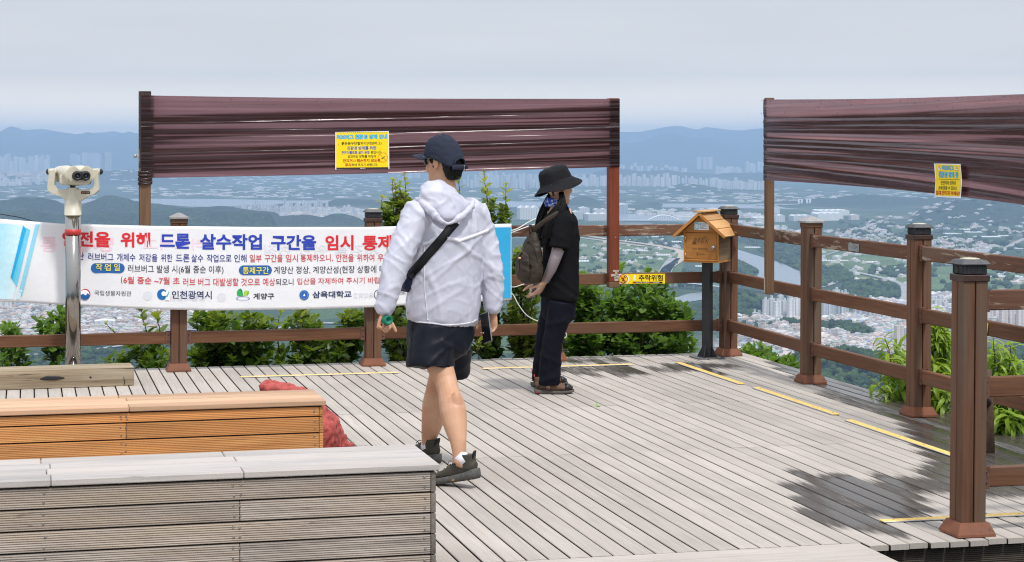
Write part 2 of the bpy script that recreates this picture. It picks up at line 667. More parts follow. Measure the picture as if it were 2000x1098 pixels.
def put_rect(mb, x0, x1, y0, y1, fn, mat, nx=1):
    for i in range(nx):
        a, b = x0 + (x1 - x0) * i / nx, x0 + (x1 - x0) * (i + 1) / nx
        put_poly(mb, [(a, y1), (b, y1), (b, y0), (a, y0)], fn, mat)


def circle(cx, cy, rx, ry=None, n=24, a0=0.0, a1=360.0):
    ry = rx if ry is None else ry
    full = abs(a1 - a0) >= 359.9
    k = n if full else n + 1
    return [(cx + rx * math.cos(R(a0 + (a1 - a0) * i / n)), cy + ry * math.sin(R(a0 + (a1 - a0) * i / n))) for i in range(k)]


def put_ring(mb, cx, cy, r0, r1, fn, mat, n=28, a0=0.0, a1=360.0, ar=1.0):
    o = circle(cx, cy, r1, r1 * ar, n, a0, a1)
    i_ = circle(cx, cy, r0, r0 * ar, n, a0, a1)
    L = len(o)
    full = abs(a1 - a0) >= 359.9
    for k in range(L if full else L - 1):
        j = (k + 1) % L
        put_poly(mb, [o[k], o[j], i_[j], i_[k]], fn, mat)

# =================================================================== DECK
V_FRONT, V_BACK, U_RIGHT, U_LEFT = -7.37, 0.17, 0.20, -10.2
PITCH, GAP = 0.0945, 0.0085


def wet_spans():
    """Wet stretches of single boards, as (u centre, v from, v to, strength)."""
    out = []
    rr = random.Random(5)

    def uv(px, py):
        return deck_uv(G(px, py))
    # the pool by the near post, board by board
    for (u, v1, v0, st) in ((-2.01, -6.40, -7.02, 0.8), (-1.93, -6.13, -7.16, 0.85), (-1.86, -5.80, -7.25, 1.0), (-1.75, -5.74, -6.85, 0.72), (-1.66, -5.42, -6.9, 1.0), (-1.555, -5.62, -6.85, 1.0), (-1.465, -5.58, -6.78, 1.0), (-1.385, -5.80, -6.55, 0.8),
                            (-1.28, -5.62, -6.30, 0.95), (-1.19, -5.70, -6.34, 0.8), (-1.10, -5.76, -6.40, 0.8), (-1.0, -5.55, -6.48, 0.9), (-0.91, -5.45, -6.50, 0.9), (-0.82, -5.32, -6.50, 1.0), (-0.72, -5.0, -6.45, 0.9), (-0.63, -4.75, -6.5, 1.0),
                            (-0.53, -4.45, -6.5, 0.85), (-0.44, -4.2, -6.55, 1.0), (-0.35, -3.9, -6.55, 0.8), (-0.25, -3.4, -6.6, 0.9)):
        out.append((u, v0, v1, st))
    # the right edge, all along
    for i in range(5):
        u = 0.14 - i * PITCH
        out.append((u, -6.6, -0.55 - 0.5 * i + rr.uniform(-0.2, 0.2), rr.uniform(0.75, 1.0) if i < 3 else rr.uniform(0.4, 0.7)))
    # the far patches in front of the back railing
    for i in range(15):
        u = -1.62 + i * PITCH * 1.02
        c = -0.78 + rr.uniform(-0.12, 0.1)
        L = rr.uniform(0.22, 0.5)
        if rr.random() < 0.85:
            out.append((u, c - L, c + L, rr.uniform(0.6, 1.0)))
    for i in range(6):
        out.append((-1.45 + i * PITCH, -0.42 + rr.uniform(-0.1, 0.1), 0.1, rr.uniform(0.5, 0.9)))
    return out


def build_deck():
    spans = wet_spans()
    nb = int((U_RIGHT - U_LEFT) / PITCH) + 1
    V, F, GCO, RN, WET, MI = [], [], [], [], [], []
    joints = [V_FRONT, -4.66, -2.76, V_BACK]
    for b in range(nb):
        u1 = U_RIGHT - b * PITCH
        u0 = u1 - (PITCH - GAP)
        uc = 0.5 * (u0 + u1)
        mine = [s_ for s_ in spans if abs(s_[0] - uc) < PITCH * 0.56]
        for q in range(3):
            a, e = joints[q] + (0.0015 if q else 0.0), joints[q + 1] - 0.0015
            if q == 0 and uc < -2.08:
                a = -7.29
            if q == 0 and uc >= -2.08:
                a += random.uniform(-0.008, 0.008)
            n = max(2, int((e - a) / 0.06))
            rnd = random.random()
            dz = random.uniform(-0.0012, 0.0012)
            base = len(V)
            offx = random.uniform(0, 50)
            prof = [(u0, -0.024), (u0, -0.003), (u0 + 0.003, 0.0), (uc, 0.0008), (u1 - 0.003, 0.0), (u1, -0.003), (u1, -0.024)]
            for i in range(n + 1):
                v = a + (e - a) * i / n
                w = 0.0
                for (_, s0, s1, st) in mine:
                    d = min(v - s0, s1 - v)
                    w = max(w, st * min(1.0, max(0.0, d / 0.14 + 0.5)))
                w0 = w
                for (pu, pz) in prof:
                    e_ = abs(pu - uc) / (PITCH * 0.5)
                    w = 0.0
                    for (_, s0, s1, st) in mine:
                        w = max(w, st * min(1.0, max(0.0, (min(v - s0, s1 - v) - 0.06 * e_ + 0.01) / 0.34 + 0.5)))
                    p = D(pu, v, pz + dz)
                    V.append((p.x, p.y, p.z))
                    GCO.append((v + offx, pu - u0, rnd * 40))
                    RN.append(rnd)
                    WET.append(w)
            W = len(prof)
            for i in range(n):
                for k in range(W - 1):
                    o = base + i * W + k
                    F.append((o, o + 1, o + W + 1, o + W))
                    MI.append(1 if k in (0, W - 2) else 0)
            F.append(tuple(base + k for k in range(W))[::-1])
            F.append(tuple(base + n * W + k for k in range(W)))
            MI += [0, 0]
    # landing boards run across, level with the deck
    v = -7.296
    while v > -17.5:
        v0 = v - 0.120 if v == -7.296 else v - 0.094
        base = len(V)
        rnd = random.random() * 0.6 + 0.3
        offx = random.uniform(0, 50)
        for uu in (U_LEFT, -2.08):
            for (pv, pz) in ((v0, -0.024), (v0, -0.003), (v0 + 0.003, 0), (v - 0.003, 0), (v, -0.003), (v, -0.024)):
                p = D(uu, pv, pz)
                V.append((p.x, p.y, p.z))
                GCO.append((uu + offx, pv - v0, rnd * 40))
                RN.append(rnd)
                WET.append(0.0)
        for k in range(5):
            o = base + k
            F.append((o, o + 1, o + 7, o + 6))
        F.append(tuple(base + k for k in range(6)))
        F.append(tuple(base + 6 + k for k in range(6))[::-1])
        v = v0 - 0.005
    me = bpy.data.meshes.new('deck')
    me.from_pydata(V, [], F)
    for nm, ty, key, arr in (('gc', 'FLOAT_VECTOR', 'vector', GCO), ('rnd', 'FLOAT', 'value', RN), ('wet', 'FLOAT', 'value', WET)):
        at = me.attributes.new(nm, ty, 'POINT')
        at.data.foreach_set(key, np.array(arr, dtype=np.float32).ravel())
    m, nt = newmat('weathered_deck_board')
    gc = attr(nt, 'gc', 'Vector')
    rn = attr(nt, 'rnd')
    wet = attr(nt, 'wet')
    g1 = noisev(nt, mapped(nt, gc, (2.5, 70, 1)), 1.0, 6, 0.62)
    g2 = noisev(nt, mapped(nt, gc, (0.9, 10, 1)), 1.0, 4)
    ob = nd(nt, 'ShaderNodeTexCoord').outputs['Object']
    g3 = noisev(nt, ob, 1.1, 5)
    g4 = noisev(nt, mapped(nt, gc, (18, 60, 1)), 1.0, 5, 0.7)
    c = mixc(nt, rng(nt, g1, 0.3, 0.7), (0.355, 0.315, 0.282), (0.49, 0.447, 0.405))
    c = mixc(nt, rng(nt, g2, 0.35, 0.72, 0, 0.75), c, (0.42, 0.375, 0.33))
    k = mth(nt, 'ADD', rng(nt, rn, 0, 1, 0.90, 1.06), rng(nt, g3, 0.25, 0.75, -0.15, 0.10))
    c = nd(nt, 'ShaderNodeVectorMath', {0: c, 'Scale': k}, operation='SCALE').outputs[0]
    spots = rng(nt, g4, 0.66, 0.76, 0, 0.6)
    c = mixc(nt, spots, c, (0.20, 0.17, 0.15))
    wn = noisev(nt, mapped(nt, gc, (5, 110, 1)), 1.0, 6, 0.68)
    wf = rng(nt, mth(nt, 'ADD', wet, mth(nt, 'MULTIPLY', mth(nt, 'SUBTRACT', wn, 0.5), 1.5)), 0.36, 0.66)
    c = mixc(nt, mth(nt, 'MULTIPLY', wf, 0.93), c, (0.048, 0.038, 0.032))
    film = mth(nt, 'MULTIPLY', 0.8, rng(nt, mth(nt, 'ADD', wet, mth(nt, 'MULTIPLY', mth(nt, 'SUBTRACT', noisev(nt, mapped(nt, gc, (1.5, 6, 1)), 1.0, 2), 0.5), 1.0)), 0.74, 0.92))
    rough = mth(nt, 'SUBTRACT', 0.86, mth(nt, 'ADD', mth(nt, 'MULTIPLY', wf, 0.36), mth(nt, 'MULTIPLY', film, 0.36)))
    bstr = mth(nt, 'SUBTRACT', 0.3, mth(nt, 'MULTIPLY', film, 0.27))
    principled(nt, Base_Color=c, Roughness=rough, Specular_IOR_Level=rng(nt, wf, 0, 1, 0.25, 0.24), Normal=bump(nt, g1, bstr, 0.003))
    me.materials.append(m)
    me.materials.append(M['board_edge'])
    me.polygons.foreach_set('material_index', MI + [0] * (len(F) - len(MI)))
    o = bpy.data.objects.new('deck', me)
    link(o)
    tag(o, 'pale grey timber deck with long parallel boards and dark wet patches', kind='structure')
    # joists and fascia under the boards
    mb = MB()
    Md = Matrix.Translation(D(0, 0)) @ Matrix.Rotation(ANG, 4, 'Z')
    for i in range(2):
        zt = -0.030 - i * 0.105
        mb.box((-2.06, -7.335, zt - 0.1), (1.4, -7.31, zt), M['riser'], 0.003, Md)
    for i in range(3):
        zt = -0.030 - i * 0.105
        mb.box((-2.12, -17.4, zt - 0.1), (-2.095, -7.34, zt), M['riser'], 0.003, Md)
    for k in range(5):
        vv = 0.1 - k * 1.8
        mb.box((U_LEFT + 0.05, vv - 0.05, -0.2), (0.15, vv, -0.027), M['riser'], 0.003, Md)
    mb.box((0.15, -7.3, -0.2), (0.19, 0.14, -0.027), M['riser'], 0.003, Md)
    mb.box((U_LEFT + 0.02, -7.29, -0.06), (0.14, 0.12, -0.040), M['gap_shade'], 0.001, Md)  # near-black sheet added below the boards to stand for shade in the gaps
    for uu in (-9, -6, -3, 0.05):
        for vv in (-7.1, -3.5, 0.0):
            mb.box((uu - 0.06, vv - 0.06, -4.5), (uu + 0.06, vv + 0.06, -0.2), M['riser'], 0.003, Md)
    o = mb.build('deck_substructure')
    tag(o, 'dark wet grooved boards and joists under the deck edge, with an added black sheet shading the gaps', kind='structure')


M['board_edge'] = plain('unbleached_gap_shade_edge', (0.085, 0.062, 0.046), 0.9, 0, 0.3, 30)  # unbleached side wood, darkened so the shade of the gaps is in its colour
M['gap_shade'] = plain('black_gap_shade_sheet', (0.012, 0.009, 0.007), 0.95)
build_deck()


# =================================================================== RAILINGS
def post_parts(root, u, v, old, lean=0.0):
    """One 2 x 2 timber post with its plinth, collar and cap as sub-parts."""
    T = Matrix.Translation((u, v, 0)) @ Matrix.Rotation(R(lean), 4, 'Y')
    mb = MB()
    s_, g = 0.0565, 0.003
    for ix in (-1, 1):
        for iy in (-1, 1):
            x0, x1 = (g, g + s_) if ix > 0 else (-g - s_, -g)
            y0, y1 = (g, g + s_) if iy > 0 else (-g - s_, -g)
            mb.box((x0, y0, 0.01), (x1, y1, 1.15), M['post'], 0.0035, T)
    mb.box((-0.045, -0.045, 0.02), (0.045, 0.045, 1.13), M['collar'], 0.002, T)
    p = mb.build('post', None, root)
    mb = MB()
    a, b = 0.092, 0.070
    vs = [(-a, -a, 0.003), (a, -a, 0.003), (a, a, 0.003), (-a, a, 0.003), (-a, -a, 0.014), (a, -a, 0.014), (a, a, 0.014), (-a, a, 0.014),
          (-b, -b, 0.062), (b, -b, 0.062), (b, b, 0.062), (-b, b, 0.062)]
    fs = [(3, 2, 1, 0)]
    for k in range(4):
        j = (k + 1) % 4
        fs += [(k, j, j + 4, k + 4), (k + 4, j + 4, j + 8, k + 8)]
    fs.append((8, 9, 10, 11))
    mb.add([T @ Vector(q) for q in vs], fs, M['post_base'])
    mb.build('plinth', None, p)
    mb = MB()
    if not old:
        mb.box((-0.066, -0.066, 1.132), (0.066, 0.066, 1.162), M['collar'], 0.003, T)
        mb.build('collar', None, p)
        mb = MB()
        mb.box((-0.056, -0.056, 1.163), (0.056, 0.056, 1.204), M['cap'], 0.003, T)
        for k in range(9):
            x = -0.048 + 0.012 * k
            for q in range(4):
                Tq = T @ Matrix.Rotation(q * math.pi / 2, 4, 'Z')
                mb.box((x - 0.003, -0.0585, 1.166), (x + 0.003, -0.0555, 1.200), M['cap'], 0.001, Tq)
        # flared lid
        ring = []
        for (hw, z) in ((0.050, 1.2035), (0.068, 1.206), (0.069, 1.210), (0.055, 1.227), (0.046, 1.229)):
            ring.append([T @ Vector(((-hw, hw, hw, -hw)[k], (-hw, -hw, hw, hw)[k], z)) for k in range(4)])
        vs = [q for r_ in ring for q in r_]
        fs = []
        for i in range(4):
            for k in range(4):
                j = (k + 1) % 4
                fs.append((i * 4 + k, i * 4 + j, i * 4 + 4 + j, i * 4 + 4 + k))
        fs.append((16, 17, 18, 19))
        mb.add(vs, fs, M['cap_lid'])
        c = mb.build('cap', None, p)
        mb = MB()
        mb.lathe([(0.045, 1.2292), (0.043, 1.233), (0.03, 1.2355), (0.004, 1.2365)], 20, M['cap_top'], T)
        mb.build('light_cover', None, p)
    else:
        mb.box((-0.064, -0.064, 1.135), (0.064, 0.064, 1.168), M['post'], 0.003, T)
        hw, z0, z1, z2 = 0.075, 1.169, 1.182, 1.215
        vs = [(-hw, -hw, z0), (hw, -hw, z0), (hw, hw, z0), (-hw, hw, z0), (-hw, -hw, z1), (hw, -hw, z1), (hw, hw, z1), (-hw, hw, z1),
              (-0.012, -0.012, z2), (0.012, -0.012, z2), (0.012, 0.012, z2), (-0.012, 0.012, z2)]
        fs = [(3, 2, 1, 0), (8, 9, 10, 11)]
        for k in range(4):
            j = (k + 1) % 4
            fs += [(k, j, j + 4, k + 4), (k + 4, j + 4, j + 8, k + 8)]
        mb.add([T @ Vector(q) for q in vs], fs, M['cap_old'])
        c = mb.build('cap', None, p)
        c['label'] = 'flaking grey pyramid cap without a lamp'
    return p


RAIL_Z = (0.998, 0.607, 0.210)          # undersides
RAIL_H, RAIL_T = 0.090, 0.042


def rail_run(root, a, b, worn_top=True):
    """Three rails with end brackets between two posts (deck grid points)."""
    a, b = Vector((*a, 0)), Vector((*b, 0))
    d = (b - a)
    L = d.length
    yaw = math.atan2(d.y, d.x)
    for k, z in enumerate(RAIL_Z):
        T = Matrix.Translation((a.x, a.y, z + random.uniform(-0.004, 0.004))) @ Matrix.Rotation(yaw, 4, 'Z')
        mb = MB()
        bow = random.uniform(-0.004, 0.008)
        n = 6
        x0, x1 = 0.062, L - 0.062
        mb.box((x0, -RAIL_T / 2, 0), (x1, RAIL_T / 2, RAIL_H), M['rail'] if k else M['rail_worn'], 0.005, T)
        o = mb.build('rail', None, root)
        if k == 0 and worn_top:
            o['label'] = 'top rail with worn flaking stain'
        for (e0, e1) in ((x0 - 0.001, x0 + 0.036), (x1 - 0.036, x1 + 0.001)):
            mb = MB()
            t = RAIL_T / 2
            mat_ = M['galv'] if random.random() < 0.12 else M['bracket']
            mb.box((e0, -t - 0.005, -0.006), (e1, -t - 0.0008, RAIL_H + 0.006), mat_, 0.001, T)
            mb.box((e0, t + 0.0008, -0.006), (e1, t + 0.005, RAIL_H + 0.006), M['bracket'], 0.001, T)
            mb.box((e0, -t, -0.0065), (e1, t, -0.0015), M['bracket'], 0.001, T)
            mb.box((e0, -t, RAIL_H + 0.0015), (e0 + 0.012, t, RAIL_H + 0.006), M['bracket'], 0.001, T)
            for zz in (0.022, 0.068):
                mb.lathe([(0.006, 0), (0.005, 0.003)], 8, M['collar'], T @ Matrix.Translation(((e0 + e1) / 2, -t - 0.005, zz)) @ Matrix.Rotation(R(90), 4, 'X'))
            mb.build('bracket', None, root)


ROW = -0.05
back = thing('railing', 'long brown timber railing along the back of the deck, banner tied in front', 'railing', D(0, 0), ANG, 'brown timber railings round the deck')
bu = [0.0, -1.49, -2.97, -4.48, -5.98, -7.48]
for i, u in enumerate(bu):
    post_parts(back, u, ROW, old=(i in (3,)), lean=(0.3 if i != 3 else 0.2))
for i in range(len(bu) - 1):
    rail_run(back, (bu[i + 1], ROW), (bu[i], ROW))
right = thing('railing', 'brown timber railing down the right edge of the deck beside the drop', 'railing', D(-0.06, -1.93), ANG, 'brown timber railings round the deck')
rv = [-1.93, -3.70, -5.47]
ru = [0.0, 0.0, 0.0]
for i, v in enumerate(rv):
    post_parts(right, 0.0, v + 1.93, old=(i == 0), lean=0.35)
rail_run(right, (0.06, ROW + 1.93), (0.0, 0.0))
rail_run(right, (0.0, 0.0), (0.0, rv[1] + 1.93))
rail_run(right, (0.0, rv[1] + 1.93), (0.0, rv[2] + 1.93))
rail_run(right, (0.0, rv[2] + 1.93), (0.0, -7.235 + 1.93))
near = thing('railing', 'short brown timber railing at the front edge starting at the nearest post', 'railing', D(-1.53, -7.235), ANG, 'brown timber railings round the deck')
post_parts(near, 0.0, 0.0, old=False, lean=0.6)
post_parts(near, 1.47, 0.0, old=False)
rail_run(near, (0.0, 0.0), (1.47, 0.0))


# =================================================================== GRIP STRIPS
def strip(p, q, w, label, hold=None):
    a, b = Vector(deck_uv(G(*p))), Vector(deck_uv(G(*q)))
    d = b - a
    L = d.length
    # strips follow the deck grid
    yaw = 0.0 if abs(d.x) > abs(d.y) else math.pi / 2 * (1 if d.y > 0 else -1)
    loc = D(a.x, a.y, 0.0)
    r = thing('grip_strip', label, 'grip strip', loc, ANG + yaw, 'yellow grip strips on the deck')
    mb = MB()
    mb.box((0, 0.0, 0.0032), (L, w, 0.0085), M['strip_y'], 0.002)
    band = mb
    mb = MB()
    if yaw == 0.0:
        mb.box((0, -0.007, 0.0028), (L, -0.0005, 0.0075), M['strip_m'], 0.001)
    else:
        mb.box((0, -0.007, 0.0028), (L, -0.0005, 0.0075), M['strip_m'], 0.001) if yaw < 0 else mb.box((0, w + 0.0005, 0.0028), (L, w + 0.007, 0.0075), M['strip_m'], 0.001)
    mb.build('metal_edge', None, r)
    mb = band
    k = 0.06
    while k < L:
        mb.lathe([(0.005, 0.0083), (0.004, 0.0098)], 8, M['screw'], Matrix.Translation((k, w / 2, 0)))
        k += 0.32
    mb.build('grip_band', None, r)


strip((470, 738.5), (776, 728), 0.05, 'yellow grip strip in front of the second back post, left of the man')
strip((944, 722), (1236, 712.5), 0.05, 'yellow grip strip on the deck passing behind the woman\'s feet')
strip((1455, 751), (1330, 709.5), 0.05, 'bright yellow grip strip on wet boards beside the black box pole')
strip((1641, 811), (1478, 758.5), 0.05, 'yellow grip strip along the right edge below the second right post')
strip((1925, 909), (1660, 822), 0.05, 'yellow grip strip whose near end passes behind the nearest post')
strip((1726, 1022), (1990, 1003), 0.05, 'yellow grip strip under the nearest post at the front edge')


# =================================================================== BENCHES
def bench(name, label, u_right, v_front, depth, height, length, m_top, m_front, m_end, joints, rows, first=1.0):
    r = thing(name, label, 'bench', D(u_right, v_front), ANG, 'long box benches of decking boards')
    lip = 0.012
    tb = 0.026
    n = 4
    w = (depth - 0.003 * (n - 1)) / n
    mb = MB()
    for k in range(n):
        y0 = -lip + k * (w + 0.003)
        js = [0.0] + [j + (0.02 if k % 2 else -0.015) for j in joints] + [length]
        if k == 1:
            js = [0.0] + joints[1:] + [length]
        for a, b in zip(js[:-1], js[1:]):
            mb.box((-b + 0.0012, y0, height - tb), (-a - 0.0012 + (0.014 if a == 0 else 0), y0 + w, height), m_top, 0.0035)
    mb.build('top', None, r)
    hh = (height - tb - 0.006) / (rows - 1 + first)
    zrow = [height - tb - 0.008 - (0 if k == 0 else (k - 1 + first) * hh) for k in range(rows + 1)]
    mb = MB()
    sc = mb
    for k in range(rows):
        z1 = zrow[k]
        z0 = max(0.004, zrow[k + 1] + 0.0065)
        js = [0.0] + ([joints[0]] if k % 2 == 1 else []) + [length]
        for a, b in zip(js[:-1], js[1:]):
            mb.box((-b + 0.001, 0, z0), (-a - 0.001 - (0.021 if a == 0 else 0), 0.02, z1), m_front, 0.0025)
        for x in [0.035] + [joints[0] - 0.012, joints[0] + 0.014] + [j for j in joints[1:]]:
            for zz in (z0 + 0.018, z1 - 0.018):
                sc.lathe([(0.0045, 0), (0.0040, 0.002), (0.0016, 0.0022), (0.0015, 0.0012)], 10, M['screw'],
                         Matrix.Translation((-x - 0.01 + random.uniform(-0.004, 0.004), -0.0005, zz + random.uniform(-0.004, 0.004))) @ Matrix.Rotation(R(90), 4, 'X'))
    mb.build('front_panel', None, r)
    mb = MB()
    for k in range(rows):
        z1 = zrow[k]
        z0 = max(0.004, zrow[k + 1] + 0.004)
        mb.box((-0.020, 0.0, z0), (0.0, depth - 0.02, z1), m_end, 0.002)
    mb.build('end_panel', None, r)
    mb = MB()
    mb.box((-length, depth - 0.045, 0.003), (-0.022, depth - 0.025, height - tb - 0.003), M['bench_end'], 0.002)
    mb.box((-length, 0.022, 0.003), (-0.022, 0.03, height - tb - 0.003), M['black'], 0.001)
    mb.build('back_panel', None, r)
    return r


bench('bench', 'weathered grey slatted box bench nearest the camera with bleached top', -4.005, -7.475, 0.53, 0.452, 3.2, M['bench_old_top'], M['bench_old'], M['bench_end'], [0.79, 1.53], 5)
bench('bench', 'new orange-brown slatted box bench between the grey bench and the banner', -4.125, -5.20, 0.47, 0.421, 3.4, M['bench_new_top'], M['bench_new'], M['bench_new'], [1.0, 1.9], 5, 0.62)

# the old beam lying on the deck
tb = thing('timber_beam', 'old cracked square timber lying on the deck behind the orange bench', 'timber', G(262, 753.5), R(16.5))
mb = MB()


def beam_fn(s, t):
    x = -2.4 * (1 - s)
    a = [(0.0, 0.004), (0.0, 0.128), (0.004, 0.133), (0.30, 0.133), (0.304, 0.128), (0.304, 0.004), (0.0, 0.004)]
    k = min(int(t * 6 + 1e-6), 5)
    f = t * 6 - k
    y = a[k][0] * (1 - f) + a[k + 1][0] * f
    z = a[k][1] * (1 - f) + a[k + 1][1] * f
    n_ = noise.noise(Vector((x * 2.0, y * 25, z * 25)))
    e = 0.004 * n_ * (1 if 0.004 < z else 0)
    return Vector((x, y - e * 1.2, z + e * 0.6 * (z > 0.05)))


mb.grid(beam_fn, 70, 48, M['timber'], True, gc=lambda s, t: (s * 2.4, t * 0.9, 0.3))
mb.add([beam_fn(1, t / 6) for t in range(6)], [(0, 1, 2, 3, 4, 5)], M['timber'], gc=[(t * .05, t * .1, 1.0) for t in range(6)])
mb.build('beam', None, tb)
mb = MB()
mb.tube([(-0.66, -0.001, 0.070), (-0.61, -0.0055, 0.078), (-0.55, -0.0055, 0.076), (-0.49, -0.001, 0.073)], [(0.001, 0.003), (0.002, 0.016), (0.002, 0.015), (0.001, 0.003)], 10, M['black'], up=(0, 0, 1))
mb.tube([(-0.317, -0.001, 0.072), (-0.308, -0.004, 0.072), (-0.30, -0.001, 0.072)], [(0.001, 0.002), (0.002, 0.007), (0.001, 0.002)], 8, M['black'], up=(0, 0, 1))
mb.tube([(-0.075, 0.0, 0.068), (-0.068, -0.003, 0.03), (-0.072, 0.0, 0.005)], 0.0028, 6, M['black'])
mb.build('knot_hole', None, tb)

# red woven sack behind the orange bench
sk = thing('sack', 'crumpled red woven sack slumped behind the right end of the orange bench', 'sack', G(640, 872))
mb = MB()
mb.tube([P(520, 744, 10.75), P(528, 765, 10.77), P(560, 800, 10.8), P(598, 840, 10.85), P(640, 868, 10.9), P(690, 884, 10.95)],
        [(0.012, 0.02), (0.045, 0.05), (0.10, 0.11), (0.13, 0.15), (0.10, 0.12), (0.012, 0.03)], 16, up=(0, 1, 0))
mb.tube([P(508, 752, 10.75), P(530, 760, 10.75), P(565, 762, 10.77), P(610, 790, 10.8), P(640, 830, 10.85), P(668, 866, 10.95)],
        [(0.012, 0.015), (0.03, 0.05), (0.035, 0.05), (0.06, 0.10), (0.055, 0.12), (0.03, 0.04)], 14, up=(0, 1, 0))
mb.ell(P(600, 850, 10.8), (0.18, 0.16, 0.16))
me = remesh(mb, 0.012, 3)
co, no = mesh_arrays(me)
for i in range(len(co)):
    p = Vector(co[i])
    d = 0.022 * noise.noise(p * 9) + 0.014 * (1 - abs(noise.noise(p * 22)) * 2.2) + 0.004 * noise.noise(p * 60)
    q = p + Vector(no[i]) * d
    if q.z < 0.004:
        q.z = 0.004
    co[i] = q
me.vertices.foreach_set('co', co.ravel())
skin_object('bag_cloth', me, M['sack'], sk)

# =================================================================== FILM SCREENS
def film_material():
    m, nt = newmat('brown_stretch_film')
    lay = attr(nt, 'layers')
    gc = attr(nt, 'gc', 'Vector')
    st = noisev(nt, mapped(nt, gc, (1.6, 60, 1)), 1.0, 5, 0.6)
    st2 = noisev(nt, mapped(nt, gc, (0.7, 17, 1)), 1.0, 3, 0.5)
    ly = mth(nt, 'ADD', lay, mth(nt, 'ADD', rng(nt, st, 0.3, 0.7, -0.08, 0.08), rng(nt, st2, 0.3, 0.7, -0.12, 0.12)), clamp=True)
    dcol = mixc(nt, ly, (0.15, 0.060, 0.064), (0.035, 0.010, 0.009))
    tcol = mixc(nt, ly, (0.66, 0.36, 0.39), (0.045, 0.010, 0.009))
    hb = noisev(nt, mapped(nt, gc, (1.2, 45, 1)), 1.0, 4, 0.55)
    bm = bump(nt, hb, 0.42, 0.008)
    dif = nd(nt, 'ShaderNodeBsdfDiffuse', {'Color': dcol, 'Normal': bm}).outputs[0]
    tra = nd(nt, 'ShaderNodeBsdfTranslucent', {'Color': tcol, 'Normal': bm}).outputs[0]
    gl = nd(nt, 'ShaderNodeBsdfGlossy', {'Color': (0.93, 0.86, 0.90, 1), 'Roughness': 0.25, 'Normal': bm}).outputs[0]
    mx = nd(nt, 'ShaderNodeMixShader', {0: 0.62, 1: dif, 2: tra}).outputs[0]
    fr = nd(nt, 'ShaderNodeFresnel', {'IOR': 1.5, 'Normal': bm}).outputs[0]
    f2 = rng(nt, fr, 0.0, 1.0, 0.0, 1.0)
    mx2 = nd(nt, 'ShaderNodeMixShader', {0: f2, 1: mx, 2: gl}).outputs[0]
    o = nt.nodes.new('ShaderNodeOutputMaterial')
    nt.links.new(mx2, o.inputs[0])
    return m


M['film'] = film_material()
M['film_knot'] = plain('bunched_brown_film', (0.035, 0.014, 0.013), 0.22, 0, 0.4, 60, bmp=0.8, bscale=90, spec=0.8)


def make_film(edge, wrap_s, seed, wedge, fan, nu=170, nv=170):
    """edge(s, t) gives (along, height) on the frame plane; folds push it in and out."""
    rr = random.Random(seed)
    folds = []
    for k in range(13):
        t0 = 0.03 + 0.76 * (k + rr.uniform(-0.35, 0.35)) / 12
        folds.append((t0, fan(t0) + rr.uniform(-0.05, 0.05), rr.uniform(0.016, 0.032), rr.uniform(0.0040, 0.0082), rr.uniform(-0.2, 0.9), rr.uniform(0.5, 1.5)))
    for k in range(12):
        t0 = rr.uniform(0.04, 0.80)
        folds.append((t0, fan(t0) + rr.uniform(-0.07, 0.07), rr.uniform(0.005, 0.009), rr.uniform(0.0008, 0.0020), rr.choice((0.0, 1.0, 0.5)) + rr.uniform(-0.1, 0.1), rr.uniform(0.15, 0.45)))
    V, F, L, GC = [], [], [], []
    for j in range(nv + 1):
        t = j / nv
        for i in range(nu + 1):
            s = i / nu
            a, z = edge(s, t)
            d = 0.0
            for (t0, sl, w, amp, s0, sw) in folds:
                tt = t - t0 - sl * (s - 0.5) - 0.012 * noise.noise(Vector((s * 3, t0 * 20, seed)))
                fade = math.exp(-((s - s0) / sw) ** 2)
                x = tt / w
                d += amp * fade * math.exp(-x * x * (0.6 if x > 0 else 2.2))
            d += 0.0040 * noise.noise(Vector((s * 3, (t - fan(t) * s) * 17, seed + 3))) + 0.0008 * noise.noise(Vector((s * 8, t * 60, seed + 7)))
            damp = min(1.0, 0.25 + 3.0 * min(s, 1 - s) + 0.2)
            nearpost = max(0.0, 1 - min(s, 1 - s) / 0.05)
            d = d * damp + nearpost * 0.0022 * noise.noise(Vector((s * 18, t * 95, seed)))
            V.append((a, d, z))
            wl = wedge(s)
            tt = t - fan(t) * s
            n1 = noise.noise(Vector((s * 0.9, tt * 17, seed))) + 0.5 * noise.noise(Vector((s * 1.6, tt * 40, seed)))
            l = 1.0 - 0.42 / (1 + math.exp(-(n1 - 0.14) / 0.025)) - 0.22 / (1 + math.exp(-(n1 - 0.32) / 0.025)) + 0.10 * noise.noise(Vector((s * 2.3, tt * 50, seed)))
            l -= 0.75 * (1 / (1 + math.exp(-(t - wl) / 0.006)))
            if t < 0.05 + 0.04 * math.sin(s * 5 + seed):
                l -= 0.25
            if wrap_s(s):
                l += 0.6
            L.append(max(0, min(1, l)))
            GC.append((s * 3.8 + seed, (t - fan(t) * s) * 0.62, 0.0))
    W = nu + 1
    for j in range(nv):
        for i in range(nu):
            F.append((j * W + i, j * W + i + 1, (j + 1) * W + i + 1, (j + 1) * W + i))
    me = bpy.data.meshes.new('film')
    me.from_pydata(V, [], F)
    at = me.attributes.new('gc', 'FLOAT_VECTOR', 'POINT')
    at.data.foreach_set('vector', np.array(GC, dtype=np.float32).ravel())
    at = me.attributes.new('layers', 'FLOAT', 'POINT')
    at.data.foreach_set('value', np.array(L, dtype=np.float32))
    me.polygons.foreach_set('use_smooth', [True] * len(F))
    me.materials.append(M['film'])
    return me


def lerp(a, b, t):
    return a + (b - a) * t


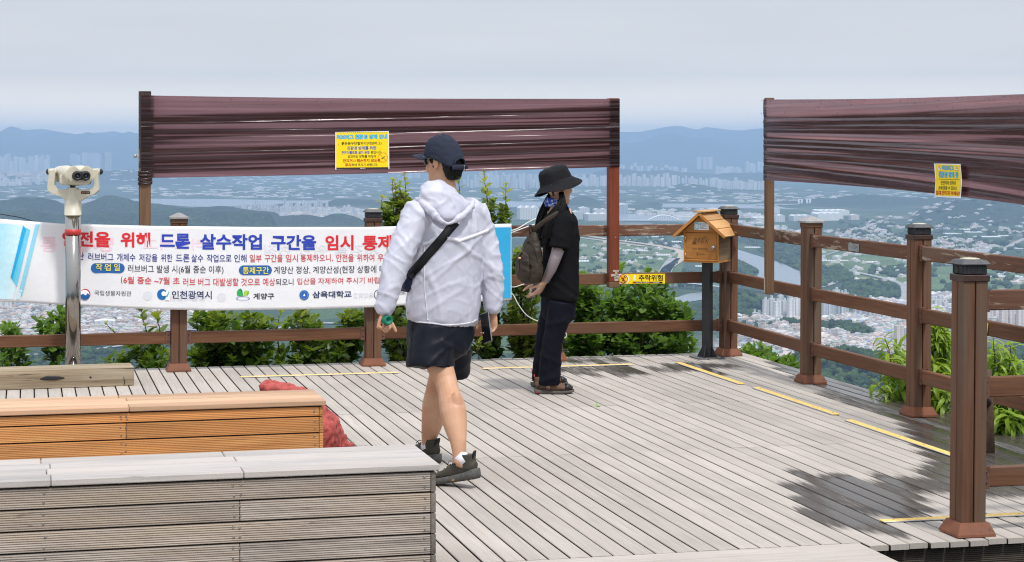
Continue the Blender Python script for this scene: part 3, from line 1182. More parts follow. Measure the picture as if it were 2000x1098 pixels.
# --- screen on the back railing
VS = -0.118
s1 = thing('film_screen', 'long shiny brown plastic film stretched between two posts above the back railing', 'film screen', D(-4.735, VS), ANG, 'sticky brown film screens')
uL, uR = -4.785, -0.972


def edge1(s, t):
    px = lerp(275, 1207, s)
    top = lerp(186.5, 193.5, s) + 3.5 * math.sin(math.pi * s) * (1 - 0.5 * s)
    bot = lerp(347.5, 326.0, s) + 2.0 * math.sin(math.pi * s)
    u, z = on_plane_v(px, lerp(bot, top, t), VS)
    return u + 4.735, z


me = make_film(edge1, lambda s: s < 0.026 or s > 0.98, 3.0, lambda s: 0.745 + 0.16 * s + 0.02 * math.sin(6 * s), lambda t: 0.06 + 0.03 * t)
me.transform(Matrix.Translation((0, -0.048, 0)))
f = bpy.data.objects.new('film', me)
link(f)
f.parent = s1
mb = MB()
zt = 2.143
mb.box((-0.046, -0.042, 0.62), (0.040, 0.042, zt), M['post_old'], 0.004)
p = mb.build('post', None, s1)
p['label'] = 'old grey-brown left post'
mb = MB()
for k in range(9):
    z = 1.44 + 0.012 * k + random.uniform(-0.004, 0.004)
    mb.tube([(-0.05, -0.05, z), (0.0, -0.056, z + random.uniform(-0.01, 0.01)), (0.046, -0.05, z + random.uniform(-0.012, 0.012)), (0.046, 0.045, z), (-0.05, 0.045, z), (-0.05, -0.05, z)], 0.007, 6, M['film_knot'])
mb.build('film_knot', None, p)
mb = MB()
mb.box((-0.0485, -0.0445, 1.56), (0.0425, 0.0445, zt + 0.003), M['film_knot'], 0.004)
mb.build('film_wrap', None, p)
mb = MB()
zz = on_plane_v(277, 305, VS)[1]
mb.box((-0.053, -0.05, zz - 0.05), (-0.0465, 0.02, zz + 0.05), M['galv'], 0.001)
mb.box((-0.075, -0.05, zz - 0.012), (-0.053, -0.045, zz + 0.012), M['galv'], 0.001)
mb.lathe([(0.013, -0.0025), (0.013, 0.0025)], 12, M['galv'], Matrix.Translation((-0.078, -0.0475, zz)) @ Matrix.Rotation(R(90), 4, 'X'))
mb.build('latch_plate', None, p)
mb = MB()
ur = -1.012 + 4.735
mb.box((ur - 0.042, -0.042, 0.63), (ur + 0.042, 0.042, 2.113), M['post_red'], 0.004)
p = mb.build('post', None, s1)
p['label'] = 'peeling red-brown right post'
mb = MB()
mb.box((ur - 0.0445, -0.0445, 1.56), (ur + 0.0445, 0.0445, 2.1), M['film_knot'], 0.004)
mb.build('film_wrap', None, p)
mb = MB()
mb.box((ur - 0.043, -0.043, 0.585), (ur + 0.043, 0.043, 0.6295), M['post_old'], 0.003)
mb.lathe([(0.006, 0), (0.004, 0.004)], 8, M['galv'], Matrix.Translation((ur + 0.01, -0.042, 0.99)) @ Matrix.Rotation(R(90), 4, 'X'))
for k in range(7):
    mb.box((ur + random.uniform(-0.04, 0.02), -0.0432, 0.64 + 0.012 * k), (ur + random.uniform(0.022, 0.041), -0.0422, 0.65 + 0.012 * k + random.uniform(0, 0.02)), M['bare'], 0.0003)
mb.build('worn_foot', None, p)

# --- screen on the right railing
US = -0.165
v_post = on_plane_u(1504.5, 300, US)[0]
s2 = thing('film_screen', 'shiny brown plastic film with yellow warning sheet stretched above the right railing', 'film screen', D(US, v_post), ANG - math.pi / 2, 'sticky brown film screens')
v_end = -5.95


def edge2(s, t):
    v = lerp(v_post + 0.028, v_end, s)
    q = D(US, v)
    px = 1000 + q.x / q.y * FL
    k = max(0.0, (px - 1499) / 501.0)
    top = lerp(194.5, 184.5, k) + 3.0 * math.sin(math.pi * min(1, k)) - 4 * max(0, k - 1)
    bot = lerp(351.5, 398.0, k) - 5.5 * math.sin(math.pi * min(1, k)) + 40 * max(0, k - 1)
    _, z = on_plane_u(px, lerp(bot, top, t), US)
    return v_post - v, z


me = make_film(edge2, lambda s: s < 0.012 or s > 0.99, 8.0, lambda s: 0.79 - 0.03 * s + (0.17 * max(0, s - 0.12)), lambda t: 0.30 * (t - 0.55))
me.transform(Matrix.Translation((0, -0.046, 0)))
f = bpy.data.objects.new('film', me)
link(f)
f.parent = s2
for (x, nm) in ((0.0, 'narrow worn brown post'), (v_post - v_end, None)):
    mb = MB()
    mb.box((x - 0.026, -0.040, 0.61), (x + 0.022, 0.025, 2.092), M['post_old'], 0.004)
    mb.box((x - 0.027, -0.041, 0.615), (x - 0.004, -0.039, 0.74), M['bare'], 0.0008)
    mb.box((x - 0.0275, -0.036, 0.612), (x - 0.0255, 0.02, 0.69), M['bare'], 0.0008)
    p = mb.build('post', None, s2)
    if nm:
        p['label'] = nm

# --- insects stuck on the film: nobody could count them
M['bug'] = plain('black_insect', (0.012, 0.010, 0.010), 0.5)
mb = MB()
for q in range(420):
    first = q < 170
    s = random.random()
    t = 1 - random.random() ** 2 * 0.35 if random.random() < (0.55 if first else 0.75) else random.random()
    t = min(t, 0.985)
    if first:
        a, z = edge1(s, t)
        c = D(a - 4.735, VS - 0.066, z)
        ax = Vector((CA, SA, 0))
    else:
        a, z = edge2(s, t)
        c = D(US - 0.064, v_post - a, z)
        ax = Vector((SA, -CA, 0))
    an = random.uniform(0, 6.28)
    d = ax * math.cos(an) + Vector((0, 0, math.sin(an)))
    L = random.uniform(0.002, 0.0062)
    mb.tube([c - d * L, c, c + d * L], [0.0008, 0.002 if L > 0.003 else 0.0014, 0.0007], 5, M['bug'])
tag(mb.build('insects'), 'tiny black insects stuck all over the brown film', 'insects', kind='stuff')


# =================================================================== NOTICE SHEETS
def n1fn(off):
    def f_(x, y):
        u, z = on_plane_v(x, y, VS - 0.064 - off)
        return D(u, VS - 0.064 - off, z)
    return f_


YEL, WHI, BLK, RED, BLU, CYA = (250, 218, 0), (240, 240, 242), (40, 34, 12), (190, 28, 16), (16, 78, 178), (74, 190, 226)


def sheet(name, label, fn0, poly, loc):
    r = thing(name, label, 'notice', loc)
    mb = MB()
    a = [fn0(0.0)(x, y) for x, y in poly]
    b = [fn0(-0.0015)(x, y) for x, y in poly]
    n = len(poly)
    fs = [tuple(range(n))[::-1], tuple(range(n, 2 * n))]
    for i in range(n):
        j = (i + 1) % n
        fs.append((i, j, j + n, i + n))
    mb.add(a + b, fs, ink(WHI))
    wbuild(mb, 'sheet', None, r)
    return r


ns = sheet('notice_sheet', 'wide yellow notice with Korean lines stuck on the long film above the banner', n1fn, [(654.8, 331.5), (760.5, 329.5), (759.5, 256), (655, 258)], D(-3.0, VS - 0.064, 1.7))
mb = MB()
f1, f2_ = n1fn(0.0008), n1fn(0.0016)


def sk1(fn):
    """Sheet hangs a touch out of square."""
    return lambda x, y: fn(x, y - 0.017 * (x - 655) + 0.008 * (x - 655))


a1, a2 = sk1(f1), sk1(f2_)
put_rect(mb, 656.6, 758.6, 328.3, 258.8, a1, ink(YEL))
put_rect(mb, 657.0, 758.5, 331.0, 327.6, a2, ink((52, 40, 40)))
for k in range(25):
    put_rect(mb, 657 + 4.05 * k, 659 + 4.05 * k, 259.4, 258.6, a2, ink((90, 80, 30)))
for (tx, x0, x1, y0, y1, cl, bo) in (
        ('러브버그 친환경 방제 안내', 658, 756, 263.3, 272.6, CYA, 0.034), ('붉은등우단털파리(러브버그)', 667, 745, 277.4, 284.6, BLK, 0.014),
        ('친환경 방제를 위한', 678, 735, 286.2, 293.2, BLU, 0.02), ('끈끈이롤트랩 설치 운영', 667, 721.5, 295.3, 301.6, BLU, 0.022), ('중입니다.', 724, 746, 295.4, 301.2, BLK, 0.012),
        ('효과적인 방제를 위하여', 679, 734, 303.6, 309.0, BLK, 0.012), ('만지거나 훼손하지 않도록', 670, 743, 311.0, 317.6, RED, 0.022),
        ('주의', 674, 686, 319.2, 326.0, RED, 0.026), ('하여 주시기 바랍니다.', 687, 738, 319.8, 325.3, BLK, 0.012)):
    if cl == CYA:
        put_text(mb, tx, x0 - 0.3, x1 + 0.3, y0 - 0.25, y1 + 0.3, n1fn(0.0012) and sk1(n1fn(0.0012)), ink((20, 110, 190)), bo + 0.03)
    put_text(mb, tx, x0, x1, y0, y1, a2, ink(cl), bo)
put_ring(mb, 747.5, 308.3, 8.6, 10.0, a2, ink((238, 160, 20)))
put_poly(mb, [(740.2, 302.3), (741.2, 301.3), (755, 314.2), (754, 315.2)], a2, ink((238, 160, 20)))
put_poly(mb, [(744, 311), (752, 305.4), (753, 306.3), (746, 312.2)], a2, ink((120, 110, 60)))
put_text(mb, '계양구', 707.5, 713.5, 328.4, 330.4, n1fn(0.0022) and sk1(n1fn(0.0022)), ink(WHI), 0.02)
put_poly(mb, circle(705.2, 329.4, 1.2, 1.0, 10), sk1(n1fn(0.0022)), ink(WHI))
wbuild(mb, 'lettering', None, ns)


def n2fn(off):
    def f_(x, y):
        uu = US - 0.066 - off
        v, z = on_plane_u(x, y, uu)
        return D(uu, v, z)
    return f_


q = n2fn(0)(1851, 353)
ns2 = sheet('notice_sheet', 'small upright yellow warning sheet with two triangles on the right film', n2fn, [(1825.2, 384), (1876.5, 387.5), (1879, 352), (1876, 320.5), (1824.2, 319.5), (1827, 352)], q)
mb = MB()
b1, b2, b3 = n2fn(0.0008), n2fn(0.0016), n2fn(0.0024)


def sk2(fn):
    return lambda x, y: fn(x + 1.6 * math.sin(math.pi * (y - 320) / 66), y + 0.035 * (x - 1850))


g1, g2, g3 = sk2(b1), sk2(b2), sk2(b3)
for k in range(6):
    put_rect(mb, 1826.3, 1874.6, 382.8 - k * 10.2, 382.8 - (k + 1) * 10.2, g1, ink(YEL))
for (tx, x0, x1, y0, y1, cl, bo) in (('러브버그', 1839, 1861.5, 323.2, 333, CYA, 0.03), ('친환경 방제 중', 1832, 1870, 335.4, 347.6, CYA, 0.03),
                                     ('끈끈이가 옷이나', 1835.5, 1865.5, 353.2, 361.6, BLK, 0.012), ('손에 묻을 수 있으니', 1831.5, 1867.5, 363.6, 371.4, BLK, 0.012), ('절대 만지지 마세요!', 1827, 1873.5, 373.0, 381.6, RED, 0.026)):
    if cl == CYA:
        put_text(mb, tx, x0 - 0.3, x1 + 0.3, y0 - 0.3, y1 + 0.3, g2, ink((20, 110, 190)), bo + 0.03)
    put_text(mb, tx, x0, x1, y0, y1, g3, ink(cl), bo)
put_rect(mb, 1832, 1872.5, 350.9, 350.1, g2, ink(BLK))
for cx in (1833.6, 1867.6):
    put_poly(mb, [(cx - 3.8, 333), (cx + 3.8, 333), (cx, 323)], g2, ink((200, 60, 40)))
    put_poly(mb, [(cx - 3.0, 332.4), (cx + 3.0, 332.4), (cx, 324.6)], g3, ink(WHI))
    put_poly(mb, [(cx - 0.35, 330.2), (cx + 0.35, 330.2), (cx + 0.5, 327), (cx - 0.5, 327)], n2fn(0.003) and sk2(n2fn(0.003)), ink((120, 110, 110)))
wbuild(mb, 'lettering', None, ns2)

# --- fall warning on the middle rail
VW = ROW - RAIL_T / 2 - 0.002


def wfn(off):
    def f_(x, y):
        u, z = on_plane_v(x, y, VW - off)
        return D(u, VW - off, z)
    return f_


ws = thing('warning_sign', 'yellow fall-danger sign with a red-ringed figure on the middle rail left of the wooden box', 'warning sign', wfn(0)(1253, 545))
mb = MB()
w0, w1, w2, w3 = wfn(0.0016), wfn(0.0022), wfn(0.0028), wfn(0.0034)


def ws_k(fn):
    return lambda x, y: fn(x, y + 0.008 * (1253 - x) * 0)


pl = [(1207, 554.6), (1299, 554), (1299, 534.8), (1207, 535.6)]
a = [wfn(0.0015)(*t) for t in pl]
b = [wfn(0.0)(*t) for t in pl]
mb.add(a + b, [(0, 1, 2, 3), (7, 6, 5, 4)] + [(i, i + 4, (i + 1) % 4 + 4, (i + 1) % 4) for i in range(4)], ink(YEL))
wbuild(mb, 'plate', None, ws)
mb = MB()
put_poly(mb, [(1207.3, 554.2)] + [(1217.5 + 11.8 * math.cos(R(t)), 545 - 9.3 * math.sin(R(t))) for t in range(-80, 81, 16)] + [(1207.3, 536)], w0, ink(WHI))
put_ring(mb, 1217.2, 545, 7.9, 9.1, w2, ink((205, 40, 30)))
put_poly(mb, circle(1217.2, 545, 8.0), w1, ink((246, 205, 20)))
for poly in (circle(1219.4, 540.2, 1.3), [(1215.8, 542.2), (1219, 542.6), (1218.6, 547), (1215.6, 547)], [(1219, 542.6), (1223.4, 540.6), (1223.6, 541.6), (1219, 544)],
             [(1215.8, 542.4), (1212.4, 545.2), (1213, 546), (1216, 544.2)], [(1216, 547), (1218.4, 547), (1220.8, 551.4), (1219.6, 551.8)], [(1215.6, 547), (1217, 547), (1214.8, 551.8), (1213.6, 551.4)], [(1211.4, 552), (1222.6, 552), (1222.6, 552.7), (1211.4, 552.7)]):
    put_poly(mb, poly[::-1], w2, ink(BLK))
put_poly(mb, [(1211, 539.6), (1211.9, 538.7), (1223.6, 550.5), (1222.7, 551.4)], w3, ink((205, 40, 30)))
put_poly(mb, [(1237.6, 537.3), (1241.2, 537.3), (1241.2, 545.0), (1242.8, 545.0), (1239.4, 548.8), (1236.0, 545.0), (1237.6, 545.0)], w1, ink(WHI))
put_text(mb, '추락위험', 1247.5, 1294.5, 536.8, 548.6, w1, ink((25, 22, 20)), 0.024)
put_rect(mb, 1235.8, 1294, 553.4, 550.3, w1, ink((30, 24, 22)))
put_rect(mb, 1236.5, 1242, 553.2, 550.5, w2, ink((170, 40, 30)))
put_rect(mb, 1268, 1274, 553.2, 550.5, w2, ink((170, 40, 30)))
put_text(mb, '난간에 기대지', 1243, 1267, 550.7, 553.0, w2, ink(WHI), 0.01)
put_text(mb, '마세요', 1275, 1288, 550.7, 553.0, w2, ink(WHI), 0.01)
wbuild(mb, 'lettering', None, ws)

# --- yellow tag behind the near post, and the small plate on the right top rail
UW = -0.06 - RAIL_T / 2 - 0.003


def rfn(off):
    def f_(x, y):
        v, z = on_plane_u(x, y, UW - off)
        return D(UW - off, v, z)
    return f_


tg = thing('warning_tag', 'yellow tag in clear sleeve on the right railing half hidden by the nearest post', 'warning sign', rfn(0)(1915, 645))
mb = MB()
pl = [(1880, 653), (1927.5, 659), (1930.5, 631), (1880, 625)]
a = [rfn(0.002)(*t) for t in pl]
b = [rfn(0.0)(*t) for t in pl]
mb.add(a + b, [(0, 1, 2, 3), (7, 6, 5, 4)] + [(i, i + 4, (i + 1) % 4 + 4, (i + 1) % 4) for i in range(4)], ink(YEL))
wbuild(mb, 'plate', None, tg)
mb = MB()
tf = rfn(0.003)
put_text(mb, '추락주의요', 0, 30, 0, 8, lambda x, y: tf(1927.5 - (8 - y) * 0.8, 652.0 - (30 - x) * 0.0 - (30 - x) * 0.55 + (1927 - 1927)), ink((30, 26, 20)), 0.02) if False else None
put_text(mb, '요', 0, 10, 0, 10, lambda x, y: tf(1920.0 + y * 0.62, 649.8 - x * 1.05), ink((30, 26, 20)), 0.03)
put_text(mb, '의', 0, 10, 0, 10, lambda x, y: tf(1906.0 + y * 0.62, 648.4 - x * 1.05), ink((30, 26, 20)), 0.03)
wbuild(mb, 'lettering', None, tg)

pt = thing('metal_plate', 'small silver keyhole-shaped plate on the right top rail', 'plate', rfn(0)(1667, 481))
mb = MB()
pf = rfn(0.002)


def pk(x, y):
    return pf(x, y + 0.12 * (x - 1667))


poly = [(1677.5, 491), (1663.5, 490.5), (1659.5, 492), (1656.8, 489.5), (1656.2, 478), (1658.6, 474), (1662.5, 474.4), (1664.0, 476), (1677.5, 475.6)]
a = [pk(*t) for t in poly]
pf = rfn(0.0)
b = [pk(*t) for t in poly]
n = len(poly)
mb.add(a + b, [tuple(range(n)), tuple(range(n, 2 * n))[::-1]] + [(i, i + n, (i + 1) % n + n, (i + 1) % n) for i in range(n)], M['galv'])
pf = rfn(0.003)
for k, (x0, x1) in enumerate(((1667, 1675), (1667, 1676), (1667, 1673))):
    put_rect(mb, x0, x1, 480.0 + 3.0 * k, 479.2 + 3.0 * k, pk, ink((70, 74, 80)))
wbuild(mb, 'plate', None, pt)

# =================================================================== BANNER
VB = -0.172


def banner_wave(u, z):
    w = 0.008 * noise.noise(Vector((u * 1.3, z * 2.0, 4.0))) + 0.003 * noise.noise(Vector((u * 4, z * 5 + u * 2, 9.0)))
    if u < -4.95:
        w += 0.012 * math.sin(u * 9 + z * 6) * min(1, (-4.95 - u) / 0.3)
    return w


def bfn(off):
    def f_(x, y):
        u, z = on_plane_v(x, y, VB)
        return D(u, VB + banner_wave(u, z) - off, z)
    return f_


TOPX = [(-300, 420), (-60, 424), (0, 427.5), (60, 432.5), (120, 437), (300, 441.5), (500, 443.5), (720, 443.5), (860, 440), (998, 437)]
BOTX = [(-300, 590), (-60, 589), (0, 590), (60, 591.5), (115, 595), (200, 600), (300, 604), (420, 606.5), (600, 604), (730, 600), (860, 592), (999, 586)]


def pw(tab, x):
    for (x0, y0), (x1, y1) in zip(tab[:-1], tab[1:]):
        if x <= x1:
            return y0 + (y1 - y0) * (x - x0) / (x1 - x0)
    return tab[-1][1]


def cloth(name, col, trans=0.25):
    m, nt = newmat(name)
    ob = nd(nt, 'ShaderNodeTexCoord').outputs['Object']
    n = noisev(nt, ob, 3.0, 4)
    c = mixc(nt, rng(nt, n, 0.3, 0.7), tuple(x * 0.95 for x in col), col)
    bm = bump(nt, noisev(nt, ob, 14.0, 4), 0.25, 0.01)
    d = nd(nt, 'ShaderNodeBsdfDiffuse', {'Color': c, 'Normal': bm}).outputs[0]
    t = nd(nt, 'ShaderNodeBsdfTranslucent', {'Color': c, 'Normal': bm}).outputs[0]
    g = nd(nt, 'ShaderNodeBsdfGlossy', {'Color': (1, 1, 1, 1), 'Roughness': 0.45}).outputs[0]
    x = nd(nt, 'ShaderNodeMixShader', {0: trans, 1: d, 2: t}).outputs[0]
    x = nd(nt, 'ShaderNodeMixShader', {0: 0.03, 1: x, 2: g}).outputs[0]
    nt.links.new(x, nt.nodes.new('ShaderNodeOutputMaterial').inputs[0])
    return m


M['banner'] = cloth('white_banner_cloth', (0.90, 0.90, 0.93), 0.10)
bn = thing('banner', 'long white cloth banner with red and blue Korean lettering tied along the back railing', 'banner', D(-4.0, VB, 1.05))
mb = MB()
bf = bfn(0.0)


def banner_fn(s, t):
    x = -250 + (999 + 250) * s
    return bf(x, lerp(pw(BOTX, x), pw(TOPX, x), t))


mb.grid(banner_fn, 170, 30, M['banner'])
cl = wbuild(mb, 'cloth', None, bn)
so = cl.modifiers.new('thick', 'SOLIDIFY')
so.thickness = 0.0012
so.offset = -1
mb = MB()
c1, c2 = bfn(0.0028), bfn(0.0055)
# printed colour fields
for k in range(16):
    t0, t1 = k / 16, (k + 1) / 16
    x0, x1 = -60 + 112 * t0, -60 + 112 * t1
    col = (int(lerp(120, 214, t1)), int(lerp(212, 238, t1)), int(lerp(238, 246, t1)))
    for r_ in range(8):
        def yy(x, a):
            return lerp(pw(TOPX, x) + 9, pw(BOTX, x) - 6, a)
        sh = 26
        a0, a1 = r_ / 8, (r_ + 1) / 8
        put_poly(mb, [(x0 - sh * a1, yy(x0, a1)), (x1 - sh * a1, yy(x1, a1)), (x1 - sh * a0, yy(x1, a0)), (x0 - sh * a0, yy(x0, a0))], c1, ink(col))


def put_band(q, fn, mat, n=12):
    (a, b, c, d) = q        # a, b low end; c, d high end
    for k in range(n):
        t0, t1 = k / n, (k + 1) / n
        L = [lerp(a[0], d[0], t0), lerp(a[1], d[1], t0)], [lerp(a[0], d[0], t1), lerp(a[1], d[1], t1)]
        H = [lerp(b[0], c[0], t0), lerp(b[1], c[1], t0)], [lerp(b[0], c[0], t1), lerp(b[1], c[1], t1)]
        put_poly(mb, [L[0], H[0], H[1], L[1]], fn, mat)


put_band([(20.8, 541), (28, 553), (52, 448), (45, 440.5)], c2, ink((92, 198, 232)))
put_band([(20.8, 541), (24.0, 546), (51, 447), (45, 440.5)], bfn(0.0072), ink((20, 168, 222)))
put_band([(28, 553), (33, 559.5), (59, 449.5), (52, 445)], c2, ink((108, 205, 235)))
put_band([(37, 569), (43.5, 577), (77.5, 438.5), (69.5, 438.5)], c2, ink((140, 210, 232)))
put_poly(mb, [(31, 585), (39, 585), (44, 566), (36, 566)], c2, ink((205, 235, 244)))
put_band([(942, 584.5), (997.4, 582.5), (997.6, 444), (966, 444.5)], c1, ink((44, 168, 218)))
RD, BL, NV, DK = (218, 32, 44), (34, 62, 176), (40, 52, 138), (52, 54, 66)
RD2 = (205, 70, 74)


def bt(tx, x0, x1, y0, y1, cl, bo=0.0, off=c1):
    # baseline follows the sag of the cloth
    n = len(tx)

    def fn(x, y):
        d = (pw(TOPX, x) - 442.5) * max(0, (595 - y) / 150) + (pw(BOTX, x) - 604) * max(0, (y - 445) / 150)
        return off(x, y + 0.6 * d)
    put_text(mb, tx, x0, x1, y0, y1, fn, ink(cl), bo)


bt('안전을', 121.5, 215.5, 454.5, 485, RD, 0.032)
bt('위해', 235.5, 293.5, 455, 484.5, RD, 0.032)
bt('드론', 312.5, 371.5, 456.5, 486, BL, 0.032)
bt('살수작업', 390.5, 511.5, 457, 487.5, BL, 0.032)
bt('구간을', 529.5, 617.5, 458.5, 488.5, BL, 0.032)
bt('임시', 635.5, 690.5, 459, 489, RD, 0.03)
bt('통제', 708, 765, 459.5, 489.5, RD, 0.03)
bt('합니다', 783, 868, 459.5, 489.5, RD, 0.03)
for (tx, x0, x1, cl) in (('계양산', 128, 164, NV), ('러브버그', 172, 221.5, NV), ('개체수', 228.5, 264.5, NV), ('저감을', 271.5, 307.5, NV), ('위한', 314.5, 336.5, NV), ('드론', 343.5, 370, NV), ('살수', 373.5, 397, NV), ('작업으로', 404, 452, NV), ('인해', 457.5, 481.5, NV),
                         ('일부', 487.5, 511, RD2), ('구간을', 517, 552, RD2), ('임시', 558, 582, RD2), ('통제하오니,', 587, 650, RD2), ('안전을', 656.5, 691, RD2), ('위하여', 697.5, 731, RD2), ('우회하여 주시기', 737.5, 830, RD2)):
    bt(tx, x0, x1, 496.5, 511.5, cl, 0.008)


def pill(x0, x1, y0, y1, cl):
    h = (y1 - y0) / 2
    w = h * 1.0
    poly = [(x0 + w - w * math.sin(R(a)), y0 + h - h * math.cos(R(a))) for a in range(0, 181, 15)] + [(x1 - w + w * math.sin(R(a)), y0 + h + h * math.cos(R(a))) for a in range(0, 181, 15)]
    put_poly(mb, poly, c1, ink(cl))


pill(177.5, 243.5, 514.2, 533.6, (28, 96, 168))
bt('작 업 일', 187, 234, 517, 531, (240, 226, 80), 0.012, c2)
bt('러브버그 발생 시(6월 중순 이후)', 250, 436.5, 518.2, 535.4, DK, 0.004)
pill(466.5, 531, 518.4, 537.4, (28, 96, 168))
bt('통제구간', 474, 525, 520.6, 534.6, (240, 226, 80), 0.012, c2)
bt('계양산 정상, 계양산성(현장 상황에 따라 변경)', 535, 800, 519.6, 536.6, DK, 0.004)
bt('(', 236.3, 239.3, 540.6, 556, DK, 0.0)
bt('6월 중순 ~7월 초', 241, 351, 541.4, 555.4, (212, 62, 66), 0.012)
bt('러브 버그 대발생할 것으로 예상', 357.5, 537.5, 542.4, 557.6, RD2, 0.006)
bt('되오니', 538.5, 573, 543.6, 557, DK, 0.006)
bt('입산을 자제하여 주시기 바랍니다)', 580, 772, 542.8, 557.6, RD2, 0.006)
# sponsors row
DB = (42, 56, 96)
put_poly(mb, circle(166.5, 575, 10.2, 10.6), c1, ink((196, 44, 60)))
put_poly(mb, circle(165.2, 575.6, 9.6, 9.2), c2, ink((245, 245, 248)))
put_poly(mb, [(156.4, 577)] + [(165.5 + 9.8 * math.cos(R(a)), 576.6 + 9.0 * math.sin(R(a))) for a in range(170, -1, -14)] + [(171.5, 572.5), (167.5, 577), (162, 574)], bfn(0.0072), ink((20, 88, 158)))
bt('국립생물자원관', 184.5, 256.5, 570, 579.6, DK, 0.0)
put_poly(mb, circle(316.8, 575.2, 10.0, 10.6), c1, ink((14, 100, 172)))
put_poly(mb, circle(319.6, 573.6, 4.4, 4.6), c2, ink((245, 246, 248)))
put_poly(mb, [(319.6, 573.5), (330.5, 564), (331, 586.5), (322.5, 586.5), (324, 579)], c2, ink((245, 246, 248)))
for k in range(3):
    put_poly(mb, [(320.5 + 1.5 * k, 583.6 - 2.4 * k), (326.5 + 0.7 * k, 578 - 2.7 * k), (329.6, 570.5 - 1.6 * k), (327.6 + k, 578.6 - 2.2 * k)], bfn(0.0072), ink((60 + 15 * k, 180, 190)))
bt('인천광역시', 335.5, 413.5, 567.4, 583.2, DB, 0.014)
for (poly, cl) in (([(463.5, 578), (462.6, 570), (466, 565), (469, 566), (474.5, 579)], (46, 168, 90)), ([(466, 565), (470.5, 563.6), (473.4, 568), (474.8, 579), (469, 568)], (30, 140, 74)),
                   ([(475.5, 579), (476.2, 570), (480, 567), (482.6, 568.6), (481.6, 576)], (168, 204, 62)), ([(481.6, 576), (483, 569), (486.6, 568.2), (486.6, 573), (482, 579)], (120, 186, 80))):
    put_poly(mb, poly[::-1], c1, ink(cl))
put_ring(mb, 474.6, 583.2, 11.6, 13.2, c1, ink((60, 110, 170)), 28, 0, 360, 0.30)
bt('계양구', 494.5, 535.5, 572, 584, (52, 54, 60), 0.02)
put_poly(mb, circle(593.8, 576.3, 9.6, 9.9), c1, ink((120, 165, 210)))
put_poly(mb, circle(593.8, 576.3, 8.6, 8.9), c2, ink((24, 90, 176)))
put_ring(mb, 593.8, 576.3, 6.5, 6.9, bfn(0.0072), ink((150, 190, 228)))
put_poly(mb, [(591.4, 578.4), (596.2, 578.4), (593.8, 572.6)], bfn(0.0072), ink((240, 244, 250)))
bt('삼육대학교', 610, 686.5, 569, 582.6, DB, 0.024)
put_ring(mb, 740.6, 575.5, 9.2, 10.3, c1, ink((40, 44, 44)))
put_poly(mb, [(736, 570), (741, 571.5), (744.5, 577), (742.6, 580), (739, 577)], c1, ink((50, 150, 60)))
put_poly(mb, [(739.5, 575.5), (744, 574), (743, 579.5), (741.5, 580)], c2, ink((226, 200, 40)))
bt('환경보전보호협회', 754, 860, 567.5, 580.5, (70, 72, 78), 0.0)
# print showing through from the other side, reversed
for (tx, x0, x1, y0, y1, cl) in (('방제를 통', 80, 222, 462, 492, (240, 205, 214)), ('러브버그', 280, 400, 466, 488, (238, 212, 222)), ('저감을 위한 현장', 512, 740, 478, 500, (222, 223, 230)), ('생물자원관', 330, 402, 577, 588, (218, 219, 228)), ('삼육대학교', 690, 740, 572, 584, (214, 216, 226))):
    put_text(mb, tx, x0, x1, y0, y1, bfn(0.0016), ink(cl), 0.02, mirror=True)
put_poly(mb, circle(288, 578, 8.5, 9), bfn(0.0016), ink((218, 219, 227)))
put_poly(mb, circle(433, 581, 8.5, 9), bfn(0.0016), ink((218, 219, 227)))
wbuild(mb, 'lettering', None, bn)


# ropes that tie the banner
def rope(label, pts, r=0.0035, mat='rope'):
    o = thing('rope', label, 'rope', pts[0])
    # smooth the line
    q = []
    n = len(pts)
    for i in range(n - 1):
        p0, p1, p2, p3 = pts[max(0, i - 1)], pts[i], pts[i + 1], pts[min(n - 1, i + 2)]
        for k in range(8):
            t = k / 8
            q.append(0.5 * ((2 * p1) + (p2 - p0) * t + (2 * p0 - 5 * p1 + 4 * p2 - p3) * t * t + (3 * p1 - p0 - 3 * p2 + p3) * t ** 3))
    q.append(pts[-1])
    mb = MB()
    mb.tube(q, r, 7, M[mat])
    wbuild(mb, 'cord', None, o)


def VP(px, py, v):
    u, z = on_plane_v(px, py, v)
    return D(u, v, z)


rope('upper white rope pair tying the banner corner to the back railing behind the woman', [VP(993, 452, -0.14), VP(1012, 446, -0.13), VP(1045, 428, -0.1), VP(1082, 424, -0.06), VP(1060, 433, -0.11), VP(1030, 443, -0.13), VP(998, 455, -0.14)], 0.0042)
rope('lower white rope running from the banner edge behind the backpack', [VP(994, 557, -0.14), VP(1003, 561, -0.13), VP(1020, 556, -0.13), VP(1045, 548, -0.12), VP(1085, 540, -0.1)], 0.0036)
rope('white rope hanging in a slack loop from the banner\'s lower corner', [VP(994, 568, -0.14), VP(1003, 577, -0.15), VP(1012, 594, -0.16), VP(1026, 613, -0.15), VP(1042, 624, -0.13), VP(1062, 630, -0.12), VP(1090, 632, -0.11)], 0.0040)
rope('short end of white rope dangling under the bottom rail beside the trousers', [VP(1098, 652, -0.09), VP(1104, 650, -0.11), VP(1107, 655, -0.115), VP(1103, 660, -0.11), VP(1097, 655, -0.1)], 0.0036)
o = thing('cable', 'thin black cable sagging behind the left end of the banner', 'cable', P(-40, 410, 15.4))
mb = MB()
mb.tube([P(-60, 408, 15.4), P(0, 418, 15.3), P(40, 425, 15.25), P(70, 433, 15.2), P(100, 445, 15.15), P(140, 470, 15.0)], 0.0035, 6, M['black'])
wbuild(mb, 'cord', None, o)
